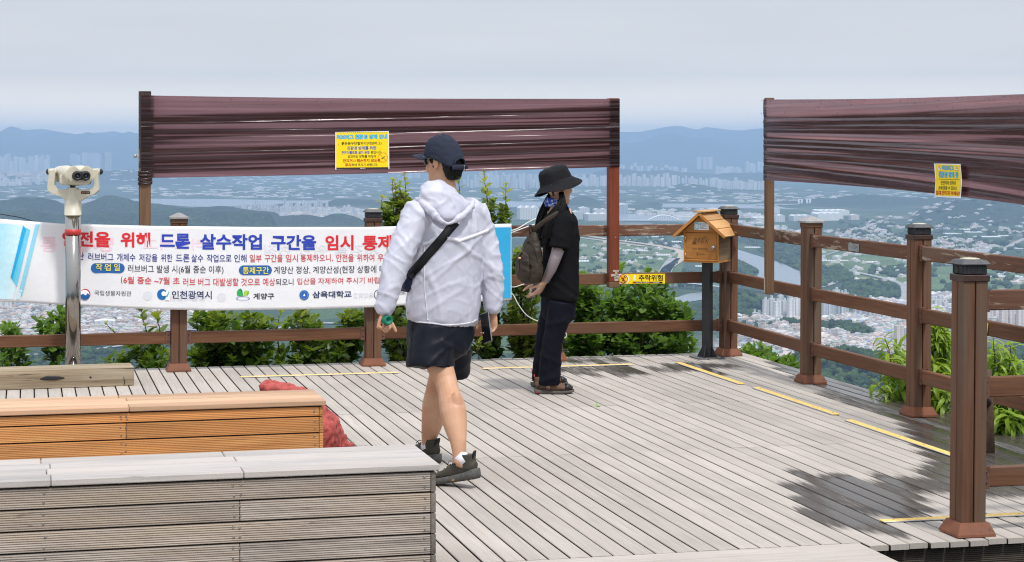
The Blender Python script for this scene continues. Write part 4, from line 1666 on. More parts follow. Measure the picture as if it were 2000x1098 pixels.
# small fallen leaf on the boards
M['leaf_fallen'] = plain('fresh_fallen_leaf', (0.20, 0.34, 0.06), 0.5)
lf = MB()
g_ = G(1167, 795)
lf.add([g_ + Vector(v_) for v_ in ((-0.006, 0.0, 0.004), (0.012, -0.014, 0.008), (0.022, 0.004, 0.003), (0.004, 0.02, 0.012), (-0.012, 0.028, 0.03))], [(0, 1, 2, 3), (0, 3, 4)], M['leaf_fallen'])
tag(lf.build('leaf'), 'small fresh green leaf fallen on the open deck right of the woman', 'leaf')

# =================================================================== VIEWER (coin telescope)
Yt = 14.45
tp = thing('viewing_binoculars', 'cream coin binoculars on a polished steel pole by the banner', 'binoculars', G(142.5, 739.9))
tx0 = (142.5 - 1000) / FL * Yt
ST = FL / Yt


def T(px, py, dy=0.0):
    return Vector(((px - 142.5) / ST, dy, EYE - (py - HORIZON) / ST))


mb = MB()
mb.lathe([(0.0565, 0.004), (0.0565, 1.215)], 40, M['steel'])
mb.lathe([(0.10, 0.003), (0.10, 0.012), (0.062, 0.014)], 32, M['steel'])
mb.build('pole', None, tp)
mb = MB()
mb.lathe([(0.0575, 1.070), (0.0605, 1.071), (0.0605, 1.110), (0.0575, 1.111)], 40, M['redtape'])
mb.build('red_band', None, tp)
mb = MB()
mb.lathe([(0.061, 1.213), (0.062, 1.217), (0.062, 1.305), (0.060, 1.318), (0.046, 1.352), (0.042, 1.38), (0.045, 1.42)], 36, M['cream'])
yo = []
outer = [(93.5, 366), (95, 350), (99, 333), (108, 330), (109, 345), (107.5, 362), (111, 368.5), (116, 369.8), (176, 369.8), (182, 368), (185.5, 360), (184.5, 342), (183, 332), (193, 330), (193.5, 348), (194, 372), (186, 379), (172, 384), (158, 393), (129, 393), (122, 385), (104, 379), (95, 373)]
TY = Matrix.Translation((0, 0.03, 0)) @ Matrix.Rotation(R(90), 4, 'X')
mb.prism([(T(x, y).x, T(x, y).z) for x, y in outer][::-1], 0.06, TY, M['cream'])
o = mb.build('yoke', None, tp)
bv = o.modifiers.new('b', 'BEVEL')
bv.width = 0.006
bv.segments = 2
bv.limit_method = 'ANGLE'
# the twin barrels lean away to the left
hb = MB()
ax = Vector((-0.50, 0.866, 0.0))
sd = Vector((0.866, 0.50, 0.0))
c0 = T(157, 341, -0.055)
for sgn, L in ((-1, 0.30), (1, 0.26)):
    c = c0 + sd * (0.050 * sgn)
    hb.tube([c + ax * -0.01, c + ax * 0.02, c + ax * 0.1, c + ax * 0.2, c + ax * L, c + ax * (L + 0.012)], [(0.05, 0.05), (0.062, 0.062), (0.068, 0.068), (0.066, 0.066), (0.062, 0.062), (0.056, 0.056)], 22, up=(0, 0, 1))
hb.tube([c0 + ax * 0.0 + Vector((0, 0, -0.02)), c0 + ax * 0.06 + Vector((0, 0, -0.03)), c0 + ax * 0.20 + Vector((0, 0, -0.03))], [(0.085, 0.05), (0.10, 0.055), (0.085, 0.055)], 20, up=(0, 0, 1))
hb.box(tuple(T(119, 361, -0.07)), tuple(T(177, 341, 0.05)), None, 0.01)
me = remesh(hb, 0.006, 8)
skin_me = me
skin_me.transform(Matrix.Translation(tp.location))
skin_object('housing', skin_me, M['cream'], tp)
# heart-shaped eyepiece plate
mb = MB()
pc = T(161, 341.5, -0.085)
heart = []
for a in range(0, 360, 10):
    x = 0.109 * math.cos(R(a))
    z = 0.066 * math.sin(R(a))
    if a < 180:
        z -= 0.030 * math.exp(-(x / 0.030) ** 2)
        z += 0.012 * math.exp(-((abs(x) - 0.055) / 0.035) ** 2)
    heart.append((x, z))
TH = Matrix.Translation(pc) @ Matrix.Rotation(R(22), 4, 'Z') @ Matrix.Rotation(R(90), 4, 'X')
mb.prism(heart, 0.022, TH @ Matrix.Translation((0, 0, -0.012)), M['cream'])
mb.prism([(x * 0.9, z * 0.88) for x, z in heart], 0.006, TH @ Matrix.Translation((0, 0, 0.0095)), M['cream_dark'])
for a in (30, 150, 215, 325):
    mb.lathe([(0.004, 0), (0.003, 0.003)], 8, M['screw'], TH @ Matrix.Translation((0.1 * math.cos(R(a)), 0.058 * math.sin(R(a)), 0.0105)))
mb.build('eyepiece_plate', None, tp)
mb = MB()
for x in (-0.030, 0.032):
    E_ = TH @ Matrix.Translation((x + 0.006, -0.006, 0.014))
    mb.lathe([(0.036, 0.0), (0.036, 0.012), (0.032, 0.016), (0.031, 0.040), (0.028, 0.044), (0.021, 0.044), (0.018, 0.030)], 24, M['black'], E_)
    mb.lathe([(0.0185, 0.0295), (0.004, 0.033)], 20, M['glass'], E_)
mb.box((-0.035, -0.038, 0.012), (0.045, 0.027, 0.026), M['black'], 0.01, TH)
mb.build('eyepieces', None, tp)
for (px, s_) in ((101, -1), (190, 1)):
    mb = MB()
    c = T(px, 335.5, 0.0)
    mb.tube([c + Vector((-0.035 * s_, 0, 0)), c + Vector((0.022 * s_, 0, 0))], 0.024, 20, M['cream'])
    mb.tube([c + Vector((0.022 * s_, 0, 0)), c + Vector((0.030 * s_, 0, 0)), c + Vector((0.040 * s_, 0, 0)), c + Vector((0.043 * s_, 0, 0))], [0.022, 0.0225, 0.012, 0.003], 16, M['black'])
    mb.build('pivot', None, tp)
mb = MB()
mb.tube([T(142, 361), T(142, 370)], 0.02, 14, M['black'])
mb.build('neck', None, tp)
mb = MB()
k0, k1 = T(160, 378.5), T(178, 373.5)
mb.box((k0.x, -0.0335, k0.z), (k1.x, -0.0305, k1.z), M['black'], 0.001)
mb.tube([T(163.5, 376, -0.034) + Vector((0, -0.0008, 0)), T(163.5, 376, -0.034)], 0.006, 10, ink((200, 90, 40)))
put_text(mb, '망원경', 165.5, 176, 374.8, 377.2, lambda x, y: T(x, y, -0.0342), ink((160, 150, 140)), 0.01)
mb.build('name_plate', None, tp)
mb = MB()
for k in range(5):
    mb.tube([c0 + ax * (0.03 + 0.01 * k) + Vector((-0.05 + 0.008 * k, -0.01, 0.067 - 0.0015 * k)), c0 + ax * (0.07 + 0.01 * k) + Vector((-0.045 + 0.006 * k, -0.01, 0.070 - 0.002 * k))], 0.002, 6, ink((40, 130, 175)))
mb.build('decal', None, tp)

# =================================================================== STAMP BOX
sb = thing('stamp_box', 'small honey-coloured wooden house box on a black steel pole in the far corner', 'stamp box', G(1381.5, 699.5), R(-25))
mb = MB()
mb.box((-0.036, -0.036, 0.008), (0.036, 0.036, 0.80), M['black_steel'], 0.004)
mb.build('pole', None, sb)
mb = MB()
mb.box((-0.115, -0.115, 0.002), (0.115, 0.115, 0.010), M['plate_steel'], 0.002, Matrix.Rotation(R(40), 4, 'Z'))
mb.build('base_plate', None, sb)
for k in range(4):
    mb = MB()
    Tk = Matrix.Rotation(k * math.pi / 2, 4, 'Z') @ Matrix.Translation((0, 0.003, 0)) @ Matrix.Rotation(R(90), 4, 'X')
    mb.prism([(0.0365, 0.0105), (0.085, 0.0105), (0.085, 0.016), (0.0365, 0.105)], 0.006, Tk, M['black_steel'])
    mb.build('gusset', None, sb)
w, d = 0.150, 0.150
zb, ze, za = 0.785, 1.028, 1.185
mb = MB()
mb.box((-w, -d, zb), (w, d, zb + 0.014), M['box_wood'], 0.002)
for s_ in (-1, 1):
    x0, x1 = (w - 0.014, w) if s_ > 0 else (-w, -w + 0.014)
    mb.box((x0, -d, zb + 0.0145), (x1, d - 0.0145, ze), M['box_side'], 0.002)
mb.box((-w + 0.0145, d - 0.014, zb + 0.0145), (w - 0.0145, d, ze), M['box_side'], 0.002)
for s_ in (-1, 1):
    mb.box((s_ * w - (0.016 if s_ > 0 else 0), -d - 0.002, zb + 0.015), (s_ * w + (0.016 if s_ < 0 else 0), -d + 0.013, ze), M['box_wood'], 0.002)
mb.box((-w + 0.0165, -d - 0.004, zb + 0.0145), (w - 0.0165, -d + 0.012, zb + 0.026), M['box_wood'], 0.002)
mb.box((-w - 0.006, -d - 0.008, ze + 0.0005), (w + 0.006, -d + 0.016, ze + 0.012), M['box_wood'], 0.002)
for yy_ in (-d - 0.001, d - 0.013):
    mb.prism([(-w + 0.002, ze + 0.0125), (w - 0.002, ze + 0.0125), (0, za - 0.012)], 0.014, Matrix.Translation((0, yy_ + 0.014, 0)) @ Matrix.Rotation(R(90), 4, 'X'), M['box_wood'])
mb.build('cabinet', None, sb)
hw, rise = 0.222, 0.190
for s_ in (-1, 1):
    mb = MB()
    an = math.atan2(rise, hw)
    L = math.hypot(hw, rise)
    Tr = Matrix.Translation((0, 0, za)) @ Matrix.Rotation(s_ * an, 4, 'Y') @ (Matrix.Identity(4) if s_ > 0 else Matrix.Scale(-1, 4, (1, 0, 0)))
    for q in range(3):
        mb.box((0.004 + L * q / 3, -d - 0.055, -0.004), (L * (q + 1) / 3 - 0.0008, d + 0.05, 0.010), M['roof_wood'], 0.002, Tr)
    mb.box((0.004, -d - 0.058, -0.014), (L, -d - 0.0552, 0.008), M['box_wood'], 0.002, Tr)
    o = mb.build('roof', None, sb)
mb = MB()
mb.box((-0.048, -d - 0.062, za + 0.0075), (0.048, d + 0.055, za + 0.0195), M['roof_wood'], 0.002)
mb.build('ridge_cap', None, sb)
mb = MB()
mb.box((-w + 0.0175, -d + 0.001, zb + 0.028), (w - 0.0175, -d + 0.0115, ze - 0.002), M['box_wood'], 0.003)
dr = mb.build('door', None, sb)


def dfn(x, y):
    """Door writing: x -1..1 across, y 0 (top)..1 (bottom)."""
    return Vector((x * 0.13, -d + 0.0002, ze - 0.004 - y * 0.205))


mb = MB()
put_text(mb, '종주길', -0.52, 0.20, 0.18, 0.40, dfn, M['engrave'], 0.0, skew=0.1)
put_rect(mb, -0.58, -0.32, 0.45, 0.36, dfn, M['engrave'])
put_text(mb, '인천', -0.55, -0.35, 0.375, 0.435, lambda x, y: dfn(x, y) + Vector((0, -0.0005, 0)), M['box_wood'], 0.0)
pts = [(0.0, 0.40), (0.02, 0.28), (0.16, 0.17), (0.26, 0.14), (0.36, 0.19), (0.50, 0.30)]
for (a, b) in zip(pts[:-1], pts[1:]):
    put_poly(mb, [(a[0], a[1] + 0.012), (b[0], b[1] + 0.012), (b[0], b[1] - 0.012), (a[0], a[1] - 0.012)], dfn, M['engrave'])
put_poly(mb, [(0.26, 0.40), (0.29, 0.40), (0.36, 0.24), (0.33, 0.24)], dfn, M['engrave'])
put_poly(mb, [(0.42, 0.41), (0.45, 0.40), (0.37, 0.27), (0.34, 0.28)], dfn, M['engrave'])
put_text(mb, '1코스 계양산정상', -0.60, 0.46, 0.58, 0.68, dfn, M['engrave'], 0.008)
put_ring(mb, -0.24, 0.835, 0.035, 0.062, dfn, M['engrave'], 16)
put_text(mb, '인천광역시', -0.13, 0.26, 0.80, 0.87, dfn, M['engrave'], 0.0)
mb.build('lettering', None, dr)
mb = MB()
mb.lathe([(0.010, 0), (0.010, 0.006), (0.006, 0.008), (0.006, 0.016), (0.014, 0.02), (0.014, 0.028), (0.008, 0.031)], 14, M['galv'], Matrix.Translation((0.108, -d + 0.001, zb + 0.125)) @ Matrix.Rotation(R(90), 4, 'X'))
mb.build('knob', None, dr)
for zz in (zb + 0.055, zb + 0.195):
    mb = MB()
    mb.tube([(-w + 0.0165, -d - 0.0035, zz - 0.018), (-w + 0.0165, -d - 0.0035, zz + 0.018)], 0.004, 8, M['galv'])
    mb.build('hinge', None, dr)
mb = MB()
mb.box((-0.058, -d - 0.0022, ze + 0.022), (0.066, -d - 0.0004, ze + 0.086), ink((232, 236, 240)), 0.0006)
stk = mb.build('sticker', None, sb)


def sfn(x, y):
    return Vector((-0.056 + 0.12 * x, -d - 0.0028, ze + 0.085 - 0.062 * y))


mb = MB()
put_rect(mb, 0.0, 0.30, 1.0, 0.0, sfn, ink((150, 208, 220)))
put_rect(mb, 0.06, 0.25, 0.78, 0.30, lambda x, y: sfn(x, y) + Vector((0, -0.0004, 0)), ink((226, 232, 234)))
put_rect(mb, 0.72, 0.98, 0.12, 0.0, sfn, ink((205, 40, 90)))
put_rect(mb, 0.36, 0.44, 0.42, 0.14, sfn, ink((60, 150, 205)))
for k, (a, b) in enumerate(((0.48, 0.92), (0.48, 0.80), (0.36, 0.86), (0.36, 0.66), (0.36, 0.9))):
    put_rect(mb, a, b, 0.26 + 0.15 * k, 0.20 + 0.15 * k, sfn, ink((120, 124, 130)))
mb.build('lettering', None, stk)

# =================================================================== FAR LANDSCAPE
Z0 = -390.0                       # the plain lies this far below the deck


def GP(px, py, z=Z0):
    return G(px, py, z)


# ridge lines seen from the deck: distance, spread, (bearing px, row) points
RANGES = [
    (33000, 2080, [(-900, 262), (-500, 250), (-200, 262), (0, 256), (30, 262), (60, 268), (90, 259), (105, 257.5), (120, 261), (137, 265.5), (160, 260), (170, 259), (200, 264), (225, 266), (240, 259.5), (253, 256.5), (265, 260), (290, 263), (400, 255), (520, 266), (640, 258), (760, 268), (900, 266), (1050, 274), (1180, 278), (1230, 281)]),
    (30500, 1760, [(-700, 282), (-300, 274), (0, 278), (40, 281), (80, 285), (130, 287), (200, 282.5), (230, 281.5), (300, 286), (450, 280), (600, 287), (800, 284), (1000, 290), (1130, 292)]),
    (35500, 1760, [(-400, 268), (-150, 252), (-60, 262), (0, 257), (14, 250), (22, 247), (32, 249), (45, 254), (60, 263), (80, 268), (140, 274)]),
    (37500, 1600, [(-100, 262), (45, 254.5), (80, 251.5), (105, 256), (150, 262), (200, 259), (222, 256.5), (240, 260), (320, 266), (500, 258), (700, 268), (900, 262), (1100, 262), (1207, 256.5), (1250, 258.5), (1275, 252.5), (1300, 248), (1320, 246.2), (1340, 248), (1362, 253.5), (1376, 248.6), (1398, 250), (1425, 254), (1500, 256), (1700, 252), (2000, 258), (2500, 256)]),
    (31200, 1840, [(1080, 284), (1207, 279.5), (1240, 279), (1258, 275), (1272, 269), (1286, 263), (1297, 260.3), (1315, 261), (1330, 264), (1345, 268.5), (1366, 269), (1390, 271), (1405, 275), (1420, 280), (1460, 285), (1500, 292), (1600, 300)]),
    (35500, 1920, [(1300, 276), (1340, 266), (1365, 263.5), (1390, 266), (1405, 264), (1415, 260), (1430, 257.5), (1440, 258), (1450, 255), (1480, 251), (1500, 250), (1560, 244), (1640, 252), (1750, 246), (1900, 254), (2050, 248), (2300, 256), (2600, 262)]),
    (21500, 900, [(1100, 338), (1200, 329.5), (1225, 330), (1250, 334.5), (1280, 333), (1300, 331.5), (1325, 334.5), (1350, 338), (1400, 341), (1430, 337), (1460, 338), (1500, 339), (1600, 342)]),
    (15800, 450, [(1290, 372), (1305, 365), (1330, 360), (1350, 359), (1375, 361), (1400, 367), (1430, 372), (1500, 372)]),
    (19500, 800, [(-300, 330), (100, 343), (150, 338), (200, 334), (240, 330), (280, 332), (340, 338), (420, 343)]),
    (9500, 420, [(-700, 395), (-300, 388), (-60, 391), (0, 394), (30, 391), (48, 387), (80, 388.5), (110, 392), (130, 398), (150, 400), (172, 394), (190, 387), (205, 382.5), (222, 381.5), (240, 386), (262, 391), (300, 396), (335, 401), (372, 407), (395, 405), (432, 402), (470, 405), (500, 409), (545, 418), (570, 424)]),
    (8100, 330, [(-500, 408), (-100, 414), (0, 418), (60, 413), (120, 419), (200, 412), (280, 416), (340, 411), (420, 413), (470, 411), (520, 417), (560, 428)]),
    (12200, 300, [(520, 404), (540, 398), (570, 396), (600, 397.5), (630, 397), (652, 391.5), (690, 390), (740, 389.5), (765, 394), (800, 405)]),
    (9400, 260, [(500, 438), (530, 423), (570, 420.5), (600, 422), (630, 426), (652, 418.5), (672, 417), (690, 421), (715, 432), (735, 440)]),
    (12400, 380, [(1080, 406), (1105, 395), (1122, 384), (1140, 382), (1165, 391), (1188, 402), (1220, 401), (1245, 398.5), (1262, 398), (1282, 394.5), (1296, 401), (1310, 406)]),
    (10300, 700, [(1770, 416), (1800, 408), (1830, 398), (1860, 393), (1900, 390), (1950, 387), (2050, 380), (2200, 378), (2500, 386)]),
    (12800, 700, [(1500, 398), (1600, 388), (1680, 380), (1760, 386), (1850, 384), (1950, 372), (2100, 376)]),
    (3950, 85, [(1470, 655), (1485, 636), (1520, 629), (1560, 632), (1600, 638), (1640, 633), (1670, 640), (1700, 652), (1720, 662)]),
    (3150, 170, [(1480, 742), (1530, 712), (1580, 690), (1640, 684), (1700, 696), (1780, 706), (1860, 690), (1950, 700), (2100, 690), (2300, 720)]),
    (4550, 90, [(1380, 620), (1420, 590), (1440, 574), (1465, 576), (1490, 592), (1515, 612)]),
]

FLANK = [(-30, -1.4), (0, -1.6), (6, -3.2), (14, -6.5), (60, -26), (300, -115), (800, -245), (1500, -345), (2200, -388), (2400, -391), (9e9, -391)]


def terrain_z(X, Y):
    """Vectorised ground height and hill share."""
    Rr = np.hypot(X, Y)
    px = 1000 + FL * X / np.maximum(Y, 1e-3)
    q = np.hypot(X - 0.3, Y - 9.0) - 15.0
    z = np.interp(q, [a for a, _ in FLANK], [b for _, b in FLANK])
    z = z + 10.5 * np.exp(-((Y + 27.0) / 8.0) ** 2 - (X / 55.0) ** 2) * (1 + 0.25 * np.sin(X * 0.7) + 0.15 * np.sin(X * 1.9 + 1))     # unseen wooded bank added behind the viewer to darken reflections and front light
    hill = np.zeros_like(z)
    ok = Y > 500
    for (Dk, sg, pts) in RANGES:
        ys = np.interp(px, [p[0] for p in pts], [p[1] for p in pts])
        rz = EYE - (ys - HORIZON) / FL * Dk
        wdt = 90.0 if Dk > 21000 else 34.0
        e0 = np.clip((px - pts[0][0]) / wdt, 0, 1)
        e1 = np.clip((pts[-1][0] - px) / wdt, 0, 1)
        e = e0 * e0 * (3 - 2 * e0) * e1 * e1 * (3 - 2 * e1)
        g = np.exp(-((Y - Dk) / sg) ** 2)
        h = np.maximum(rz - Z0, 0) * e * g * ok
        z = np.maximum(z, Z0 - 1.0 + h)
        hill = np.maximum(hill, np.where(h > 0, h, 0))
    return z, hill


def poly_mask(px, py, poly):
    inside = np.zeros(px.shape, dtype=bool)
    n = len(poly)
    j = n - 1
    for i in range(n):
        xi, yi = poly[i]
        xj, yj = poly[j]
        c = ((yi > py) != (yj > py)) & (px < (xj - xi) * (py - yi) / ((yj - yi) or 1e-9) + xi)
        inside ^= c
        j = i
    return inside


WOODS = [[(1420, 560), (1490, 590), (1500, 625), (1470, 640), (1380, 640), (1280, 640), (1280, 600), (1370, 590)],
         [(1470, 632), (1560, 628), (1700, 640), (1735, 655), (1690, 668), (1600, 660), (1470, 655)],
         [(1430, 690), (1560, 690), (1640, 690), (1760, 705), (2100, 650), (2300, 700), (2300, 900), (1400, 900)],
         [(-300, 655), (60, 660), (160, 672), (350, 680), (700, 690), (1150, 690), (1150, 900), (-300, 900)],
         [(1640, 560), (1700, 545), (1760, 570), (1740, 590), (1650, 580)], [(1590, 525), (1640, 520), (1660, 545), (1600, 560)],
         [(1440, 455), (1560, 470), (1562, 530), (1520, 512), (1470, 480), (1436, 470)], [(1436, 505), (1478, 530), (1470, 545), (1436, 540)],
         [(1280, 472), (1345, 470), (1345, 486), (1290, 480)]]
TOWN = [[(1420, 622), (1480, 626), (1600, 616), (1780, 620), (1800, 700), (1640, 700), (1560, 676), (1430, 690), (1380, 700)],
        [(-300, 600), (0, 606), (340, 604), (420, 620), (360, 655), (-300, 655)],
        [(1780, 575), (2200, 560), (2200, 665), (1860, 660), (1800, 640)],
        [(1770, 466), (1900, 470), (1960, 488), (1900, 500), (1800, 490)],
        [(440, 398), (720, 402), (740, 440), (560, 440), (460, 412)]]
MEADOW = [[(1100, 462), (1340, 480), (1330, 560), (1100, 560)], [(1590, 482), (1780, 500), (1780, 555), (1650, 545), (1590, 525)],
          [(1790, 520), (2100, 520), (2100, 565), (1790, 565)], [(1640, 565), (1750, 575), (1740, 605), (1640, 590)], [(1436, 512), (1460, 530), (1452, 545), (1436, 540)],
          [(160, 680), (360, 672), (360, 720), (160, 720)]]


def build_terrain():
    fine = np.linspace(-23, 23, 560)
    rest = np.concatenate([np.linspace(-180, -24, 52), np.linspace(24, 176, 50)])
    az = np.sort(np.concatenate([fine, rest])) * math.pi / 180
    rows = np.arange(900, 353, -1.25)
    rad = np.concatenate([np.array([0.5, 3, 6, 9, 12, 15, 18, 20, 22, 24, 26, 28, 31, 34, 38, 45, 60, 90, 140, 220, 330, 480, 700, 1000, 1400, 1900, 2250]), (EYE - Z0) * FL / (rows - HORIZON), np.arange(21000, 42000, 240.0)])
    rad = np.sort(rad)
    A, Rg = np.meshgrid(az, rad)
    X, Y = np.sin(A) * Rg, np.cos(A) * Rg
    z, hill = terrain_z(X, Y)
    rough = np.zeros_like(z)
    for (k, a) in ((700.0, 1.0), (260.0, 0.45), (110.0, 0.22)):
        rough += a * (np.sin(X / k * 6.3 + 1.7 * np.cos(Y / k * 4.1)) * np.cos(Y / k * 5.7 + 1.3 * np.sin(X / k * 3.3)))
    z = z + rough * np.clip(hill / 60.0, 0, 1) * np.where(Rg > 15000, 8.0, 8.5)
    px = 1000 + FL * X / np.maximum(Y, 1.0)
    py = HORIZON + (EYE - Z0) * FL / np.maximum(Y, 1.0)
    front = Y > 1500
    wood = np.clip(hill / 14.0, 0, 1)
    q = np.hypot(X - 0.3, Y - 9.0)
    wood = np.maximum(wood, np.clip((2500 - q) / 400, 0, 1))
    town = np.zeros_like(z)
    mead = np.zeros_like(z)
    for p in WOODS:
        wood[poly_mask(px, py, p) & front] = 1
    for p in TOWN:
        town[poly_mask(px, py, p) & front] = 1
    for p in MEADOW:
        mead[poly_mask(px, py, p) & front] = 1
    na, nr = len(az), len(rad)
    V = np.stack([X, Y, z], -1).reshape(-1, 3)
    ii, jj = np.meshgrid(np.arange(na), np.arange(nr - 1))
    i2 = (ii + 1) % na
    F = np.stack([jj * na + ii, jj * na + i2, (jj + 1) * na + i2, (jj + 1) * na + ii], -1).reshape(-1, 4)[:, ::-1]
    me = bpy.data.meshes.new('ground')
    me.vertices.add(len(V))
    me.vertices.foreach_set('co', V.astype(np.float32).ravel())
    me.loops.add(F.size)
    me.loops.foreach_set('vertex_index', F.astype(np.int32).ravel())
    me.polygons.add(len(F))
    me.polygons.foreach_set('loop_start', np.arange(0, F.size, 4, dtype=np.int32))
    me.update(calc_edges=True)
    me.polygons.foreach_set('use_smooth', [True] * len(F))
    for nm, ar in (('wood', wood), ('town', town), ('mead', mead)):
        at = me.attributes.new(nm, 'FLOAT', 'POINT')
        at.data.foreach_set('value', ar.astype(np.float32).ravel())
    m, nt = newmat('plain_and_hills')
    pos = nd(nt, 'ShaderNodeNewGeometry').outputs['Position']
    n1 = noisev(nt, pos, 0.0016, 6, 0.6)
    n2 = noisev(nt, pos, 0.012, 6, 0.65)
    n3 = noisev(nt, pos, 0.06, 4, 0.6)
    vor = nd(nt, 'ShaderNodeTexVoronoi', {'Vector': mapped(nt, pos, (0.0062, 0.0030, 0.0)), 'Scale': 1.0}, feature='F1')
    vc = nd(nt, 'ShaderNodeSeparateColor', {0: vor.outputs['Color']})
    ramp = nd(nt, 'ShaderNodeValToRGB', {0: vc.outputs[0]})
    cr = ramp.color_ramp
    cr.interpolation = 'CONSTANT'
    cr.elements[0].color = (0.045, 0.080, 0.040, 1)
    cr.elements[1].position = 0.9
    cr.elements[1].color = (0.15, 0.135, 0.095, 1)
    for p_, c_ in ((0.2, (0.070, 0.115, 0.045, 1)), (0.42, (0.038, 0.068, 0.038, 1)), (0.6, (0.085, 0.125, 0.05, 1)), (0.74, (0.030, 0.052, 0.032, 1)), (0.84, (0.16, 0.165, 0.16, 1))):
        e = cr.elements.new(p_)
        e.color = c_
    vor2 = nd(nt, 'ShaderNodeTexVoronoi', {'Vector': mapped(nt, pos, (0.016, 0.0055, 0.0)), 'Scale': 1.0}, feature='F1')
    v2 = nd(nt, 'ShaderNodeSeparateColor', {0: vor2.outputs['Color']})
    meadc = mixc(nt, v2.outputs[0], (0.075, 0.125, 0.045), (0.135, 0.185, 0.080))
    meadc = mixc(nt, rng(nt, v2.outputs[1], 0.86, 0.88), meadc, (0.26, 0.24, 0.15))
    meadc = mixc(nt, rng(nt, n2, 0.58, 0.64, 0, 0.6), meadc, (0.045, 0.085, 0.04))
    fieldc = mixc(nt, rng(nt, n1, 0.47, 0.56), ramp.outputs[0], (0.045, 0.075, 0.042))
    c = mixc(nt, attr(nt, 'mead'), fieldc, meadc)
    vor3 = nd(nt, 'ShaderNodeTexVoronoi', {'Vector': pos, 'Scale': 0.06}, feature='F1')
    v3 = nd(nt, 'ShaderNodeSeparateColor', {0: vor3.outputs['Color']})
    townc = mixc(nt, v3.outputs[0], (0.16, 0.155, 0.15), (0.36, 0.34, 0.33))
    townc = mixc(nt, rng(nt, v3.outputs[1], 0.74, 0.76), townc, (0.05, 0.08, 0.045))
    c = mixc(nt, attr(nt, 'town'), c, townc)
    woodc = mixc(nt, rng(nt, n3, 0.40, 0.62), (0.005, 0.014, 0.010), (0.055, 0.088, 0.032))
    woodc = mixc(nt, rng(nt, n2, 0.42, 0.6, 0, 0.75), woodc, (0.010, 0.026, 0.014))
    c = mixc(nt, attr(nt, 'wood'), c, woodc)
    principled(nt, Base_Color=c, Roughness=0.95, Specular_IOR_Level=0.1, Normal=bump(nt, mth(nt, 'ADD', n3, n2), 0.9, 14.0))
    me.materials.append(m)
    o = bpy.data.objects.new('ground', me)
    link(o)
    tag(o, 'green plain with fields, wooded hills and far blue mountains', kind='structure')


build_terrain()

# ------------------------------------------------------------------- water
mw, nt = newmat('river_water')
pos = nd(nt, 'ShaderNodeNewGeometry').outputs['Position']
principled(nt, Base_Color=(0.16, 0.19, 0.21, 1), Roughness=0.22, Specular_IOR_Level=0.9, Normal=bump(nt, noisev(nt, pos, 0.03, 4), 0.12, 1.0))
M['water'] = mw


def sheet_px(name, poly, z, mat, label):
    v = [GP(x, y, Z0) for x, y in poly]
    v = [Vector((p.x, p.y, z)) for p in v]
    tri = tessellate_polygon([v])
    me = bpy.data.meshes.new(name)
    me.from_pydata([tuple(p) for p in v], [], [tuple(t) if (v[t[1]] - v[t[0]]).cross(v[t[2]] - v[t[0]]).z > 0 else tuple(t)[::-1] for t in tri])
    me.materials.append(mat)
    o = bpy.data.objects.new(name, me)
    link(o)
    tag(o, label, kind='structure')
    return o


sheet_px('river', [(-900, 390), (290, 388.5), (440, 389), (560, 392), (700, 391.5), (960, 393), (1062, 394.5), (1230, 396.5), (1300, 398), (1420, 399), (1500, 400), (1590, 403), (1640, 402.5), (1740, 403.5), (1812, 404.5),
                   (1800, 407.5), (1700, 409), (1640, 408.5), (1585, 408.6), (1500, 408), (1390, 406.5), (1295, 405.5), (1230, 402.5), (1060, 404.5), (960, 405.5), (700, 400.5), (560, 401), (500, 401), (420, 404.5), (370, 404), (297, 398), (-900, 396)], Z0 + 0.8, mw, 'wide pale river across the plain')
sheet_px('waterway', [(1190, 418.5), (1260, 418), (1330, 420), (1420, 424), (1440, 429), (1380, 434), (1300, 433), (1200, 431.5)], Z0 + 1.0, mw, 'pale basin by the arch bridge')
sheet_px('waterway', [(1300, 440), (1345, 447), (1400, 459), (1437, 486.5), (1470, 497), (1500, 506), (1530, 516), (1562, 531), (1566, 566), (1530, 556), (1478, 540), (1483, 533), (1478, 524), (1437, 504), (1395, 478), (1345, 470), (1322, 458), (1300, 448)], Z0 + 0.9, mw, 'grey shipping canal bending through the plain')
sheet_px('waterway', [(1270, 598), (1318, 582), (1345, 574), (1385, 570), (1385, 584), (1345, 590), (1310, 600), (1285, 612)], Z0 + 0.7, mw, 'short stretch of grey water among trees')

# ------------------------------------------------------------------- roads
M['road'] = plain('pale_asphalt', (0.28, 0.275, 0.27), 0.9, 0, 0.15, 0.02)
M['dirt'] = plain('tan_earthwork', (0.42, 0.34, 0.26), 0.95, 0, 0.2, 0.01)


def road(pts, wpx, mat, label, zoff=1.6, name='road'):
    q = []
    n = len(pts)
    for i in range(n - 1):
        p0, p1, p2, p3 = [np.array(pts[k], float) for k in (max(0, i - 1), i, i + 1, min(n - 1, i + 2))]
        for k in range(6):
            t = k / 6
            q.append(0.5 * ((2 * p1) + (p2 - p0) * t + (2 * p0 - 5 * p1 + 4 * p2 - p3) * t * t + (3 * p1 - p0 - 3 * p2 + p3) * t ** 3))
    q.append(np.array(pts[-1], float))
    w3 = [GP(x, y) for x, y in q]
    vs, fs = [], []
    for i, p in enumerate(w3):
        d = (w3[min(i + 1, len(w3) - 1)] - w3[max(i - 1, 0)]).normalized()
        s = Vector((d.y, -d.x, 0)) * (wpx * 0.5)
        vs += [(p.x - s.x, p.y - s.y, Z0 + zoff), (p.x + s.x, p.y + s.y, Z0 + zoff)]
        if i:
            k = 2 * i
            fs.append((k - 2, k - 1, k + 1, k))
    me = bpy.data.meshes.new(name)
    me.from_pydata(vs, [], fs)
    me.materials.append(mat)
    o = bpy.data.objects.new(name, me)
    link(o)
    tag(o, label, kind='structure')


